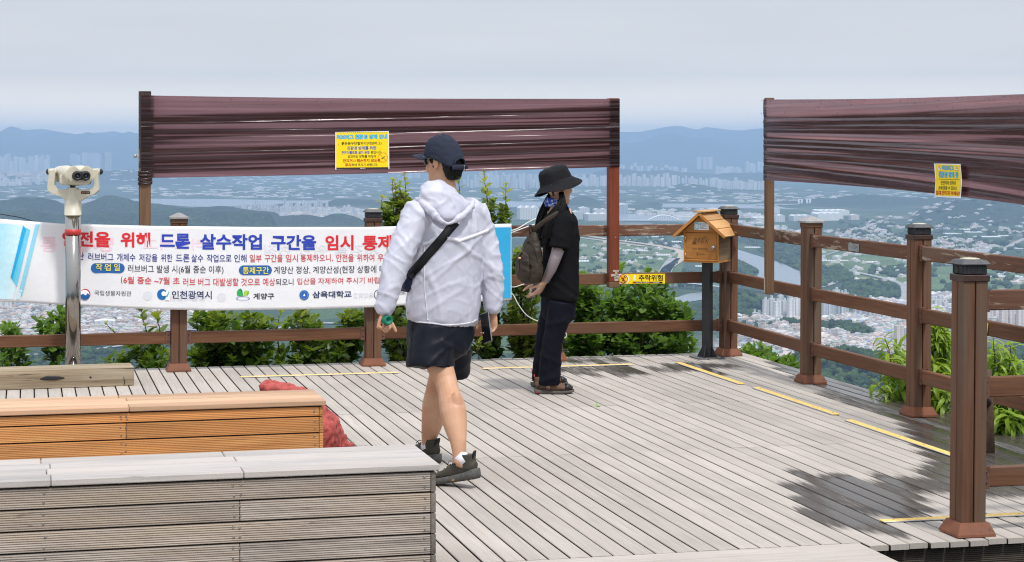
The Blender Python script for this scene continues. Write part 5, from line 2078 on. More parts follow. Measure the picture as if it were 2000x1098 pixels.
road([(1105, 452), (1150, 462), (1215, 471), (1280, 480), (1325, 490), (1334, 500), (1322, 512), (1304, 524), (1296, 540)], 34, M['dirt'], 'tan earth road curving through green fields')
road([(1100, 461), (1160, 468), (1215, 476), (1262, 482)], 26, M['dirt'], 'tan verge beside the earth road')
road([(1318, 505), (1308, 516), (1300, 530), (1296, 545)], 40, M['road'], 'grey road under construction beside the canal')
road([(1585, 516), (1640, 527), (1690, 536), (1740, 548), (1764, 560), (1768, 580), (1750, 602), (1740, 612)], 22, M['road'], 'grey expressway curving past green fields')
road([(1596, 563), (1622, 556), (1637, 547), (1636, 538)], 18, M['road'], 'pale ramp road curving among trees')
road([(1600, 503), (1640, 490), (1690, 470)], 12, M['road'], 'narrow pale farm road')
road([(1640, 462), (1672, 452), (1705, 438), (1712, 434)], 24, M['road'], 'straight pale road far across the plain')
road([(1815, 450), (1850, 440), (1885, 430), (1910, 424)], 34, M['road'], 'wide pale road climbing to the hills at right')
road([(1940, 499), (1965, 486), (1985, 474), (2060, 440)], 24, M['road'], 'pale road at far right')
road([(1420, 424), (1440, 434), (1500, 452), (1560, 463)], 18, M['road'], 'road behind the wooden box')
road([(-60, 700), (60, 694), (160, 686), (240, 676), (345, 662)], 17, M['road'], 'pale expressway below the town at left')
road([(150, 654), (230, 648), (340, 644), (520, 650)], 24, M['road'], 'elevated grey road in the town at left')
road([(480, 668), (560, 640), (640, 632), (760, 640)], 30, M['road'], 'grey road under the banner')
road([(1190, 411), (1300, 412), (1420, 418), (1500, 424)], 30, M['road'], 'far quay road by the river')

# ------------------------------------------------------------------- buildings
def facade(name, wall, glassc, fx=3.4, fz=3.0, gl=0.55):
    """Walls with window bands laid out in metres on the block itself."""
    m, nt = newmat(name)
    gc = attr(nt, 'gc', 'Vector')
    rn = attr(nt, 'rnd')
    s = nd(nt, 'ShaderNodeSeparateXYZ', {0: gc})
    nz_ = nd(nt, 'ShaderNodeSeparateXYZ', {0: nd(nt, 'ShaderNodeNewGeometry').outputs['True Normal']}).outputs['Z']
    fx_ = mth(nt, 'FRACT', mth(nt, 'DIVIDE', s.outputs['X'], fx))
    fz_ = mth(nt, 'FRACT', mth(nt, 'DIVIDE', s.outputs['Z'], fz))
    wx = mth(nt, 'MULTIPLY', mth(nt, 'GREATER_THAN', fx_, 0.28), mth(nt, 'LESS_THAN', fx_, 0.78))
    wz = mth(nt, 'MULTIPLY', mth(nt, 'GREATER_THAN', fz_, 0.25), mth(nt, 'LESS_THAN', fz_, 0.75))
    bay = mth(nt, 'GREATER_THAN', mth(nt, 'FRACT', mth(nt, 'DIVIDE', s.outputs['X'], fx * 4)), 0.62)
    win = mth(nt, 'MULTIPLY', mth(nt, 'MULTIPLY', wx, wz), gl)
    win = mth(nt, 'MAXIMUM', win, mth(nt, 'MULTIPLY', bay, gl * 0.75))
    win = mth(nt, 'MULTIPLY', win, mth(nt, 'LESS_THAN', mth(nt, 'ABSOLUTE', nz_), 0.5))
    wc = nd(nt, 'ShaderNodeVectorMath', {0: (*wall,), 'Scale': rng(nt, rn, 0, 1, 0.82, 1.12)}, operation='SCALE').outputs[0]
    c = mixc(nt, win, wc, glassc)
    principled(nt, Base_Color=c, Roughness=0.7, Specular_IOR_Level=0.3)
    return m


M['apt_white'] = facade('white_apartment', (0.66, 0.66, 0.65), (0.20, 0.25, 0.31))
M['apt_pink'] = facade('pale_pink_apartment', (0.66, 0.58, 0.54), (0.24, 0.26, 0.30))
M['apt_grey'] = facade('pale_grey_apartment', (0.58, 0.60, 0.62), (0.19, 0.24, 0.30))
M['glass_tower'] = facade('blue_glass_tower', (0.42, 0.48, 0.53), (0.16, 0.22, 0.29), 5, 4, 0.7)
M['hall_white'] = plain('white_metal_cladding', (0.70, 0.71, 0.72), 0.6, 0, 0.06, 0.05)
M['hall_pink'] = plain('faded_red_roof', (0.55, 0.28, 0.24), 0.7, 0, 0.1, 0.05)
M['plastic'] = plain('white_greenhouse_film', (0.74, 0.76, 0.78), 0.5, 0, 0.08, 0.05)
M['concrete'] = plain('pale_concrete', (0.50, 0.50, 0.49), 0.85, 0, 0.08, 0.05)
M['green_roof'] = plain('green_noise_barrier', (0.16, 0.38, 0.33), 0.6, 0, 0.1, 0.05)

_PROTO = {}


def block_mesh(key, w, d, h, mat, cap):
    """Apartment slab with lift heads on its roof; one mesh per size and colour."""
    k = (key, round(w), round(d), round(h), mat, cap)
    if k not in _PROTO:
        mb = MB()
        mb.box((-w / 2, -d / 2, -4), (w / 2, d / 2, h), M[mat], 0.2)
        mb.gc = [(p[0] + (p[1] if abs(p[1]) > d / 2 - 0.3 else p[1]) * 0.0 + p[1], p[1], p[2]) for p in mb.v]
        n = 2 if w > 24 else 1
        for i in range(n):
            cx = (i - (n - 1) / 2) * w / n
            mb.box((cx - w * 0.16, -d * 0.3, h + 0.01), (cx + w * 0.16, d * 0.3, h + cap), M[mat], 0.2)
        b = len(mb.v)
        mb.gc += [(0.0, 0, 0.3)] * (b - len(mb.gc))
        mb.gc = mb.gc[:b]
        _PROTO[k] = mb.mesh('apartment_tower')
    return _PROTO[k]


N_TOWER = 0


def towers(label, group, spots, mat, cat='apartment tower', name='apartment_tower', yaw=None, cap=6.0, dep=0.55):
    """spots: (px, py of the foot, width px, height px)."""
    global N_TOWER
    for (px, py, wp, hp) in spots:
        p = GP(px, py)
        sc = FL / p.y
        w, h = wp / sc, hp / sc
        w = max(8, round(w / 4) * 4)
        h = round(h / 6) * 6
        o = bpy.data.objects.new(name, block_mesh(name, w, max(9, round(w * dep)), h, mat, cap))
        o.location = (p.x, p.y, Z0)
        a = (random.choice((0.25, -0.4, 0.1, 0.6)) if yaw is None else yaw) + random.uniform(-0.05, 0.05)
        o.rotation_euler = (0, 0, a)
        link(o)
        tag(o, label, cat, group)
        N_TOWER += 1


rt = random.Random(21)


def row(x0, x1, y0, y1, n, w, h, jw=0.25, jh=0.25, jy=1.5):
    out = []
    for i in range(n):
        t = (i + 0.5) / n
        out.append((lerp(x0, x1, t) + rt.uniform(-0.3, 0.3) * (x1 - x0) / n, lerp(y0, y1, t) + rt.uniform(-jy, jy), w * rt.uniform(1 - jw, 1 + jw), h * rt.uniform(1 - jh, 1 + jh)))
    return out


g = 'white apartments seen between the two middle right posts and the corner'
towers('tall white apartment slab in the tight cluster just left of the second right post', g, [(1495, 628, 12, 40), (1507, 625, 10, 42), (1518, 632, 13, 42), (1532, 630, 11, 44), (1545, 632, 13, 46), (1557, 629, 12, 46), (1524, 618, 10, 40), (1543, 617, 11, 42), (1570, 628, 12, 44), (1556, 614, 10, 38)], 'apt_white', yaw=0.5)
towers('low white apartment block at the left foot of the tight tower cluster', g, [(1474, 626, 8, 16), (1483, 627, 9, 14), (1491, 627, 8, 15)], 'apt_white', yaw=0.5)
g = 'apartments below the middle rail right of the second right post'
towers('grey-white apartment tower below the middle rail right of the second right post', g, row(1600, 1655, 622, 618, 7, 10, 48, 0.2, 0.1, 2), 'apt_grey', yaw=0.45)
towers('white apartment tower low behind the middle rail left of the third right post', g, row(1668, 1738, 621, 632, 8, 10, 36, 0.2, 0.15, 2), 'apt_white', yaw=0.45)
towers('pale pink apartment tower standing alone left of the third right post', None, [(1756, 692, 17, 56)], 'apt_pink', yaw=0.4)
towers('white tower touching the left side of the third right post', None, [(1774, 698, 12, 60)], 'apt_white', yaw=0.4)
towers('pink-white apartment tower at the right frame edge behind the nearest post', 'pink-white towers at the right edge', [(1932, 636, 14, 34), (1947, 632, 12, 30), (1960, 640, 15, 38), (1975, 634, 12, 32), (1992, 642, 16, 40), (2012, 636, 14, 36), (1920, 626, 12, 26)], 'apt_pink', yaw=0.45)
towers('white block among trees just left of the nearest post', 'white blocks left of the nearest post', row(1808, 1852, 604, 604, 5, 11, 20, 0.3, 0.2, 4), 'apt_white', yaw=0.4)
towers('white apartment slab peeping under the left end of the banner', 'apartments under the left end of the banner', [(4, 609, 16, 44), (16, 609, 14, 44), (32, 601, 10, 30), (44, 602, 12, 30), (57, 602, 12, 30), (69, 601, 12, 28), (80, 600, 12, 26)], 'apt_white', yaw=0.3)
towers('pale apartment tower in the dense far town left of the solar-capped back post', 'towers of the far town behind the banner', row(548, 716, 418, 424, 26, 6, 15, 0.3, 0.3, 3) + row(552, 640, 410, 411, 12, 5.5, 16, 0.3, 0.25, 2) + row(470, 545, 404, 411, 12, 4.5, 8, 0.3, 0.4, 3), 'apt_grey')
towers('pale white slab in the far town near the hill behind the banner', 'white slabs of the far town behind the banner', row(620, 718, 423, 431, 9, 9, 11, 0.2, 0.2, 2), 'apt_white')
g = 'towers of the far city left of the binoculars'
towers('blue-white tower in the dense far city row left of the binoculars', g, row(-40, 96, 349, 344, 30, 6.5, 36, 0.3, 0.3, 3), 'apt_grey')
towers('small white block in the low front row of the far city left of the binoculars', g, row(-20, 80, 359, 362, 18, 5.5, 13, 0.3, 0.3, 2), 'apt_white')
towers('tall glass skyscraper with dark crown rising behind the binoculars', 'glass skyscrapers behind the binoculars', [(143, 338, 12, 36), (164, 344, 11, 44), (175, 345, 11, 44), (185, 346, 12, 46), (193, 343, 7, 42), (153, 340, 8, 36)], 'glass_tower', name='skyscraper', cat='skyscraper', cap=14)
towers('single blue glass skyscraper standing clear right of the binoculars', None, [(210, 357, 14, 57)], 'glass_tower', name='skyscraper', cat='skyscraper', cap=14)
g = 'towers of the far cities between the film screens'
towers('trio of tall far towers under the blue mountain', g, [(1365.5, 334, 8, 27), (1377.5, 334, 8, 27), (1387.5, 334, 8, 27)], 'apt_white', cap=4)
towers('pale far tower in the upper row under the blue mountain', g, row(1208, 1258, 333, 335, 7, 6, 13) + row(1262, 1345, 334, 336, 10, 6, 9) + row(1398, 1448, 341, 342, 9, 6, 16) + row(1455, 1500, 336, 336, 6, 6, 17), 'apt_white', cap=4)
towers('white far tower in the long lower row between the film screens', g, row(1208, 1310, 363, 364, 20, 5.5, 20) + row(1312, 1420, 360, 366, 18, 5.5, 15) + row(1402, 1500, 368, 371, 18, 6, 17), 'apt_white', cap=4)
g = 'towers of the far city behind the woman'
towers('pale far tower in the city rows between the man and the woman', g, row(905, 1058, 366, 368, 24, 5, 20) + row(935, 1062, 356, 356, 12, 6, 18), 'apt_grey', cap=4)
towers('white far tower between the woman\'s hat and the red-brown screen post', g, row(1118, 1186, 362, 364, 13, 6, 18), 'apt_white', cap=4)
towers('faint far tower under the film above the man\'s left shoulder', g, row(786, 822, 348, 349, 7, 4, 14), 'apt_grey', cap=3)


def hall(label, spots, mat='hall_white', roof='hall_white', name='factory_hall', cat='factory hall', group=None, yaw=0.2, dep=0.8):
    for (px, py, wp, hp) in spots:
        p = GP(px, py)
        sc = FL / p.y
        w, h = wp / sc, hp / sc
        d = w * dep
        mb = MB()
        mb.box((-w / 2, -d / 2, -3), (w / 2, d / 2, h), M[mat], 0.3)
        mb.gc = [(q[0] + q[1], q[1], q[2]) for q in mb.v]
        n = max(1, int(w / 30))
        for i in range(n):
            a, b = -w / 2 + w * i / n, -w / 2 + w * (i + 1) / n
            vs = [(a, -d / 2, h), (b, -d / 2, h), (b, d / 2, h), (a, d / 2, h), ((a + b) / 2, -d / 2, h + h * 0.2), ((a + b) / 2, d / 2, h + h * 0.2)]
            mb.add(vs, [(0, 4, 5, 3), (4, 1, 2, 5), (0, 1, 4), (3, 5, 2)], M[roof], gc=[(0, 0, .3)] * 6)
        o = mb.build(name)
        o.location = (p.x, p.y, Z0)
        o.rotation_euler = (0, 0, yaw)
        tag(o, label, cat, group)


hall('big white glass-fronted hall between the man and the woman', [(1031, 428, 38, 22)], 'apt_white')
hall('blue-grey block by the river just right of the red-brown screen post', [(1216, 417, 18, 17)], 'glass_tower')
hall('white terraced complex between the woman and the red-brown screen post', [(1126, 428, 22, 14), (1140, 418, 20, 12), (1165, 430, 42, 12), (1172, 418, 26, 9)], 'apt_white', group='white riverside complexes')
hall('white factory with faded red trim above the second right post', [(1615, 430, 52, 13), (1622, 420, 60, 9)], 'hall_white', group='white factories above the second right post')
hall('flat white factory left of the second right post cap', [(1562, 431, 36, 10)], 'apt_white', roof='hall_white')
hall('pale orange-roofed factory right of the white factory', [(1668, 429, 17, 9)], 'apt_pink', roof='hall_white')
hall('white block behind the foot of the right film post', [(1517, 433, 26, 12), (1512, 417, 18, 9)], 'apt_white', group='white blocks behind the right film post')
hall('long low white plant left of the right film screen post', [(1490, 433, 40, 8)], 'apt_white')
hall('white power hall with a thin stack right of the binoculars', [(248, 352, 22, 7), (226, 352, 16, 5)], 'hall_white', group='white halls right of the binoculars')
hall('red-roofed school block on the wooded hill behind the binoculars', [(180, 399, 16, 5)], 'hall_white', roof='hall_pink')
hall('grey industrial building behind the binoculars pole under the banner', [(205, 640, 40, 14)], 'apt_grey')
hall('cream office block right of the binoculars pole', [(164, 640, 13, 12)], 'apt_white')
for k, (px, py, hp) in enumerate(((255, 350, 14), (217, 352, 16))):
    p = GP(px, py)
    h = hp / (FL / p.y)
    mb = MB()
    mb.tube([(0, 0, -2), (0, 0, h)], [5.0, 3.2], 12, M['concrete'])
    o = mb.build('chimney')
    o.location = (p.x, p.y, Z0)
    tag(o, ('thin white stack on the far power hall', 'short white stack beside the single glass skyscraper')[k], 'chimney')

# greenhouses on the plain, each its own long white tunnel block
GH = [(1229, 470, 19, 34), (1285, 463, 25, 26), (1322, 473, 20, 26), (1241, 490, 50, 20), (1296, 499, 28, 16), (1256, 504, 18, 14), (1138, 511, 26, 22), (1118, 475, 10, 18), (1200, 482, 12, 12), (1262, 464, 8, 12), (1157, 463, 10, 14),
      (1243, 531, 12, 10), (1630, 510, 55, 12), (1700, 513, 18, 18), (1760, 528, 36, 18), (1662, 545, 30, 16), (1880, 449, 26, 40), (1900, 454, 34, 30), (1866, 457, 44, 26), (1928, 463, 48, 30), (1958, 461, 26, 24), (1832, 463, 34, 28), (1812, 458, 20, 24),
      (1950, 485, 18, 12), (1990, 486, 14, 16), (1720, 449, 18, 24), (1745, 497, 26, 14), (1838, 516, 44, 18), (1962, 541, 60, 14), (1825, 539, 16, 14), (1150, 574, 46, 10), (1176, 588, 24, 12), (1345, 537, 16, 16), (1365, 521, 14, 14), (1545, 495, 14, 18), (1470, 484, 30, 18)]
for (px, py, wp, dm) in GH:
    p = GP(px, py)
    w = wp / (FL / p.y)
    n = max(3, int(w / 8))
    mb = MB()
    ww = w / n
    for i in range(n):
        a = -w / 2 + ww * i
        pr = [(a + ww * (0.5 - 0.5 * math.cos(t)), 3.6 * math.sin(t) ** 0.8 if 0 < t < math.pi else 0.0) for t in [math.pi * k / 6 for k in range(7)]]
        vs = [(x, -dm, z) for x, z in pr] + [(x, dm, z) for x, z in pr]
        mb.add(vs, [(k, k + 1, k + 8, k + 7) for k in range(6)] + [tuple(range(7))[::-1], tuple(range(7, 14))], M['plastic'])
    o = mb.build('greenhouse')
    o.location = (p.x, p.y, Z0)
    tag(o, 'long white plastic greenhouse lying in the green fields of the plain', 'greenhouse', 'white greenhouses on the plain')

# arch bridge, suspension bridge, viaduct
p = GP(1296, 432)
sc = FL / p.y
ab = thing('arch_bridge', 'white arch bridge over the pale basin left of the wooden box', 'bridge', (p.x, p.y, Z0))
L = 30 / sc
for sy in (-12, 12):
    mb = MB()
    mb.tube([(-L + 2 * L * t / 24, sy, 6 + 9 / sc * math.sin(math.pi * t / 24)) for t in range(25)], 3.4, 8, M['hall_white'])
    for t in range(2, 23, 2):
        x = -L + 2 * L * t / 24
        mb.tube([(x, sy, 6), (x, sy, 6 + 9 / sc * math.sin(math.pi * t / 24))], 0.8, 5, M['hall_white'])
    mb.build('arch', None, ab)
mb = MB()
mb.box((-L * 2.6, -16, 4), (L * 2.6, 16, 7), M['concrete'], 0.3)
mb.build('bridge_deck', None, ab)
p = GP(1570, 402)
sc = FL / p.y
cb = thing('suspension_bridge', 'far river bridge with two white H-shaped towers', 'bridge', (p.x, p.y, Z0))
for x in (-7 / sc, 9 / sc):
    mb = MB()
    for q in (-3.0, 3.0):
        mb.tube([(x + q / sc, 0, 0), (x + q / sc, 0, 13 / sc)], 6, 6, M['hall_white'])
    for zz in (6, 11.5):
        mb.box((x - 3.4 / sc, -6, zz / sc), (x + 3.4 / sc, 6, (zz + 0.9) / sc), M['hall_white'], 0.3)
    mb.build('tower', None, cb)
mb = MB()
mb.box((-95 / sc, -20, 2.0 / sc), (110 / sc, 20, 3.4 / sc), M['concrete'], 0.3)
for k in range(-9, 11):
    mb.box((k * 10 / sc - 8, -10, -3), (k * 10 / sc + 8, 10, 2.0 / sc), M['concrete'], 0.3)
mb.build('bridge_deck', None, cb)
for (lab, pts) in (('viaduct with green noise barriers crossing behind the corner post', [(1418, 560), (1470, 568), (1530, 578), (1600, 592)]), ('green-sided viaduct between the warning sign and the black pole', [(1290, 560), (1330, 562), (1372, 566), (1418, 572)])):
    vs = [GP(x, y) for x, y in pts]
    o = thing('viaduct', lab, 'viaduct', vs[0], group=None)
    mb = MB()
    mb.tube([v + Vector((0, 0, 15)) for v in vs], [(13, 1.4)] * len(vs), 8, M['concrete'], up=(0, 0, 1), smooth=False)
    wbuild(mb, 'bridge_deck', None, o)
    mb = MB()
    mb.tube([v + Vector((0, -12, 19)) for v in vs], [(0.5, 3.0)] * len(vs), 6, M['green_roof'], up=(0, 0, 1), smooth=False)
    wbuild(mb, 'noise_barrier', None, o)
    mb = MB()
    for a, b in zip(vs[:-1], vs[1:]):
        for t in (0.2, 0.6):
            c = a.lerp(b, t)
            mb.tube([c + Vector((0, 0, -1)), c + Vector((0, 0, 14))], 3.0, 8, M['concrete'])
    wbuild(mb, 'pier', None, o)


# ------------------------------------------------------------------- masses nobody could count
def col_attr(me, cols):
    at = me.color_attributes.new('tint', 'FLOAT_COLOR', 'POINT')
    at.data.foreach_set('color', np.array(cols, dtype=np.float32).ravel())


def tint_mat(name, win):
    m, nt = newmat(name)
    tn = attr(nt, 'tint', 'Color')
    gc = attr(nt, 'gc', 'Vector')
    s = nd(nt, 'ShaderNodeSeparateXYZ', {0: gc})
    nz_ = nd(nt, 'ShaderNodeSeparateXYZ', {0: nd(nt, 'ShaderNodeNewGeometry').outputs['True Normal']}).outputs['Z']
    wall = mth(nt, 'LESS_THAN', mth(nt, 'ABSOLUTE', nz_), 0.5)
    fx_ = mth(nt, 'FRACT', mth(nt, 'DIVIDE', s.outputs['X'], 3.1))
    fz_ = mth(nt, 'FRACT', mth(nt, 'DIVIDE', s.outputs['Z'], 3.0))
    w = mth(nt, 'MULTIPLY', mth(nt, 'GREATER_THAN', fx_, 0.5), mth(nt, 'GREATER_THAN', fz_, 0.5))
    c = mixc(nt, mth(nt, 'MULTIPLY', mth(nt, 'MULTIPLY', w, wall), win), tn, (0.10, 0.115, 0.13))
    principled(nt, Base_Color=c, Roughness=0.8, Specular_IOR_Level=0.2)
    return m


M['lowrise'] = tint_mat('low_town_block', 0.75)


def scatter_px(poly, n, rnd):
    xs = [p[0] for p in poly]
    ys = [p[1] for p in poly]
    out = []
    P_ = np.array(poly)
    while len(out) < n:
        x, y = rnd.uniform(min(xs), max(xs)), rnd.uniform(min(ys), max(ys))
        if poly_mask(np.array([x]), np.array([y]), poly)[0]:
            out.append((x, y))
    return out


WALLS = [(0.56, 0.54, 0.52), (0.48, 0.46, 0.45), (0.62, 0.60, 0.58), (0.40, 0.33, 0.30), (0.50, 0.42, 0.38), (0.55, 0.55, 0.57)]
ROOFS = [(0.42, 0.40, 0.39), (0.34, 0.24, 0.21), (0.45, 0.33, 0.30), (0.60, 0.60, 0.60), (0.22, 0.32, 0.26), (0.20, 0.29, 0.40), (0.30, 0.28, 0.28), (0.50, 0.44, 0.42)]


def town_mass(name, label, jobs, seed):
    """jobs: (polygon, count, (width range m), (height range m), bright)."""
    rr = random.Random(seed)
    V, F, C, GC = [], [], [], []
    zs = []
    pts = []
    for (poly, n, wr, hr, br) in jobs:
        for (x, y) in scatter_px(poly, n, rr):
            p = GP(x, y)
            pts.append((p, wr, hr, br))
    X = np.array([p[0].x for p in pts])
    Y = np.array([p[0].y for p in pts])
    Z, hill = terrain_z(X, Y)
    for (p, wr, hr, br), z, hl in zip(pts, Z, hill):
        w, d = rr.uniform(*wr), rr.uniform(*wr) * 0.8
        h = rr.uniform(*hr)
        a = rr.choice((0.35, 0.35, -0.2, 0.8)) + rr.uniform(-0.1, 0.1)
        ca, sa = math.cos(a), math.sin(a)
        wc = rr.choice(WALLS)
        rc = rr.choice(ROOFS)
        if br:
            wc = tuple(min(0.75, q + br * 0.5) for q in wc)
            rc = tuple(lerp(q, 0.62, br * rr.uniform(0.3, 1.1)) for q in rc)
        gable = rr.random() < 0.25 and w < 24
        d = d * 0.35 if w > 45 else d
        b = len(V)
        for (sx, sy) in ((-1, -1), (1, -1), (1, 1), (-1, 1)):
            for zz in (-3, h):
                x_, y_ = sx * w / 2, sy * d / 2
                V.append((p.x + ca * x_ - sa * y_, p.y + sa * x_ + ca * y_, z + zz))
                C.append((*wc, 1))
                GC.append((x_ + y_ + 50, 0, zz + 6))
        for k in range(4):
            j = (k + 1) % 4
            F.append((b + 2 * k, b + 2 * j, b + 2 * j + 1, b + 2 * k + 1))
        b = len(V)
        rh = h + (w * 0.22 if gable else 0.35)
        if gable:
            R_ = [(-.52, -.52, h), (.52, -.52, h), (.52, .52, h), (-.52, .52, h), (0, -.52, rh), (0, .52, rh)]
            Fs = [(0, 4, 5, 3), (4, 1, 2, 5), (0, 1, 4), (2, 3, 5)]
        else:
            R_ = [(-.5, -.5, rh), (.5, -.5, rh), (.5, .5, rh), (-.5, .5, rh), (-.2, -.2, rh), (.15, -.2, rh), (.15, .1, rh), (-.2, .1, rh), (-.2, -.2, rh + 2.4), (.15, -.2, rh + 2.4), (.15, .1, rh + 2.4), (-.2, .1, rh + 2.4)]
            Fs = [(0, 1, 2, 3), (4, 5, 9, 8), (5, 6, 10, 9), (6, 7, 11, 10), (7, 4, 8, 11), (8, 9, 10, 11)]
        for q, (fx, fy, zz) in enumerate(R_):
            V.append((p.x + ca * fx * w - sa * fy * d, p.y + sa * fx * w + ca * fy * d, z + zz))
            C.append((*(rc if q < 4 or gable else wc), 1))
            GC.append((0, 0, 0))
        F += [tuple(b + i for i in f) for f in Fs]
    me = bpy.data.meshes.new(name)
    me.from_pydata(V, [], F)
    col_attr(me, C)
    at = me.attributes.new('gc', 'FLOAT_VECTOR', 'POINT')
    at.data.foreach_set('vector', np.array(GC, dtype=np.float32).ravel())
    me.materials.append(M['lowrise'])
    o = bpy.data.objects.new(name, me)
    link(o)
    tag(o, label, 'town', kind='stuff')


town_mass('low_town', 'close-packed pale low houses of the towns on the plain', [
    ([(1430, 627), (1600, 632), (1660, 624), (1790, 642), (1800, 672), (1720, 660), (1690, 640), (1600, 636), (1480, 640)], 900, (11, 26), (7, 16), 0.1),
    ([(1600, 664), (1700, 668), (1740, 655), (1800, 660), (1800, 706), (1720, 700), (1650, 686), (1590, 690), (1440, 668), (1430, 656)], 800, (11, 26), (7, 17), 0.15),
    ([(1420, 690), (1480, 675), (1580, 690), (1540, 720), (1420, 720)], 180, (11, 24), (7, 15), 0.1),
    ([(-200, 606), (340, 606), (420, 618), (350, 640), (200, 640), (-200, 652)], 1500, (10, 26), (6, 15), 0.1),
    ([(-100, 640), (330, 640), (330, 655), (-100, 668)], 220, (14, 40), (6, 12), 0.15),
    ([(1790, 584), (2150, 575), (2150, 640), (1800, 640)], 420, (14, 30), (8, 22), 0.35),
    ([(1700, 590), (1790, 600), (1790, 616), (1690, 612)], 160, (14, 28), (8, 18), 0.45),
    ([(1785, 470), (1880, 468), (1960, 486), (1900, 497), (1790, 488)], 260, (12, 26), (5, 12), 0.2),
    ([(1600, 448), (1700, 446), (1780, 470), (1760, 488), (1640, 470)], 130, (12, 30), (4, 8), 0.3),
    ([(545, 408), (720, 414), (735, 436), (560, 434)], 420, (20, 60), (8, 24), 0.25),
    ([(100, 362), (-60, 366), (-60, 352), (100, 348)], 260, (30, 90), (10, 40), 0.3)], 4)
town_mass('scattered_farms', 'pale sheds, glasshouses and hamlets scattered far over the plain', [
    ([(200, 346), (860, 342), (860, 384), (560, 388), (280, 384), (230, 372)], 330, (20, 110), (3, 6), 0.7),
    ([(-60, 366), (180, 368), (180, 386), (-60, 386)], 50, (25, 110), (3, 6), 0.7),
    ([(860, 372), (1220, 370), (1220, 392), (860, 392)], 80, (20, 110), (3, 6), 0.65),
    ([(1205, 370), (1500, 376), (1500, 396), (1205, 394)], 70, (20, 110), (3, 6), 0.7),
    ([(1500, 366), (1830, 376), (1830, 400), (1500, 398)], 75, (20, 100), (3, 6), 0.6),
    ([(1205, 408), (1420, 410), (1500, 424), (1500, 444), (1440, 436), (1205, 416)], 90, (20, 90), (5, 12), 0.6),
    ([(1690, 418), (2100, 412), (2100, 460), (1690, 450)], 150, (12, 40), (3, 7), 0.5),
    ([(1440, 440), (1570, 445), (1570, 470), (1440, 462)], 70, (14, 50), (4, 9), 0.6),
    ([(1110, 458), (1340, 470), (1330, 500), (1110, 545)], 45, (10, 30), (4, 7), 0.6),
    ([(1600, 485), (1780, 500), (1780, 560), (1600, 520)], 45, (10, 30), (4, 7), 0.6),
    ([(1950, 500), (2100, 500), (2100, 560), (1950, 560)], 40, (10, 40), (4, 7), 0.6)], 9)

# woods: clumps of crowns on the near hills and along the fields
mt, nt = newmat('tree_crowns')
pos = nd(nt, 'ShaderNodeNewGeometry').outputs['Position']
rn = attr(nt, 'rnd')
n3 = noisev(nt, pos, 0.35, 4, 0.6)
c = mixc(nt, rn, (0.022, 0.048, 0.018), (0.070, 0.118, 0.036))
c = mixc(nt, rng(nt, n3, 0.4, 0.65, 0, 0.5), c, (0.020, 0.042, 0.018))
principled(nt, Base_Color=c, Roughness=0.95, Specular_IOR_Level=0.1, Normal=bump(nt, n3, 1.0, 2.0))
M['crowns'] = mt
ICO = None


def ico():
    global ICO
    if ICO is None:
        b = bmesh.new()
        bmesh.ops.create_icosphere(b, subdivisions=2, radius=1.0)
        ICO = (np.array([v.co[:] for v in b.verts]), [tuple(v.index for v in f.verts) for f in b.faces])
        b.free()
    return ICO


def crown_mass(name, label, jobs, seed):
    rr = random.Random(seed)
    iv, jf = ico()
    Vs, Fs, Rn = [], [], []
    pts = []
    for (poly, n, rrng, asp) in jobs:
        for (x, y) in scatter_px(poly, n, rr):
            pts.append((GP(x, y), rr.uniform(*rrng), asp))
    X = np.array([p[0].x for p in pts])
    Y = np.array([p[0].y for p in pts])
    Z, _ = terrain_z(X, Y)
    b = 0
    npr = np.random.default_rng(seed)
    for (p, r, asp), z in zip(pts, Z):
        s = 1 + 0.34 * npr.standard_normal(len(iv)).clip(-1.2, 1.2)
        v = iv * s[:, None] * np.array([r, r, r * asp])
        Vs.append(v + np.array([p.x, p.y, z + r * asp * 0.55]))
        Fs += [(a + b, c_ + b, d_ + b) for a, c_, d_ in jf]
        Rn += [rr.random()] * len(iv)
        b += len(iv)
    V = np.concatenate(Vs)
    me = bpy.data.meshes.new(name)
    me.from_pydata(V.tolist(), [], Fs)
    at = me.attributes.new('rnd', 'FLOAT', 'POINT')
    at.data.foreach_set('value', np.array(Rn, dtype=np.float32))
    me.polygons.foreach_set('use_smooth', [True] * len(Fs))
    me.materials.append(M['crowns'])
    o = bpy.data.objects.new(name, me)
    link(o)
    tag(o, label, 'wood', kind='stuff')


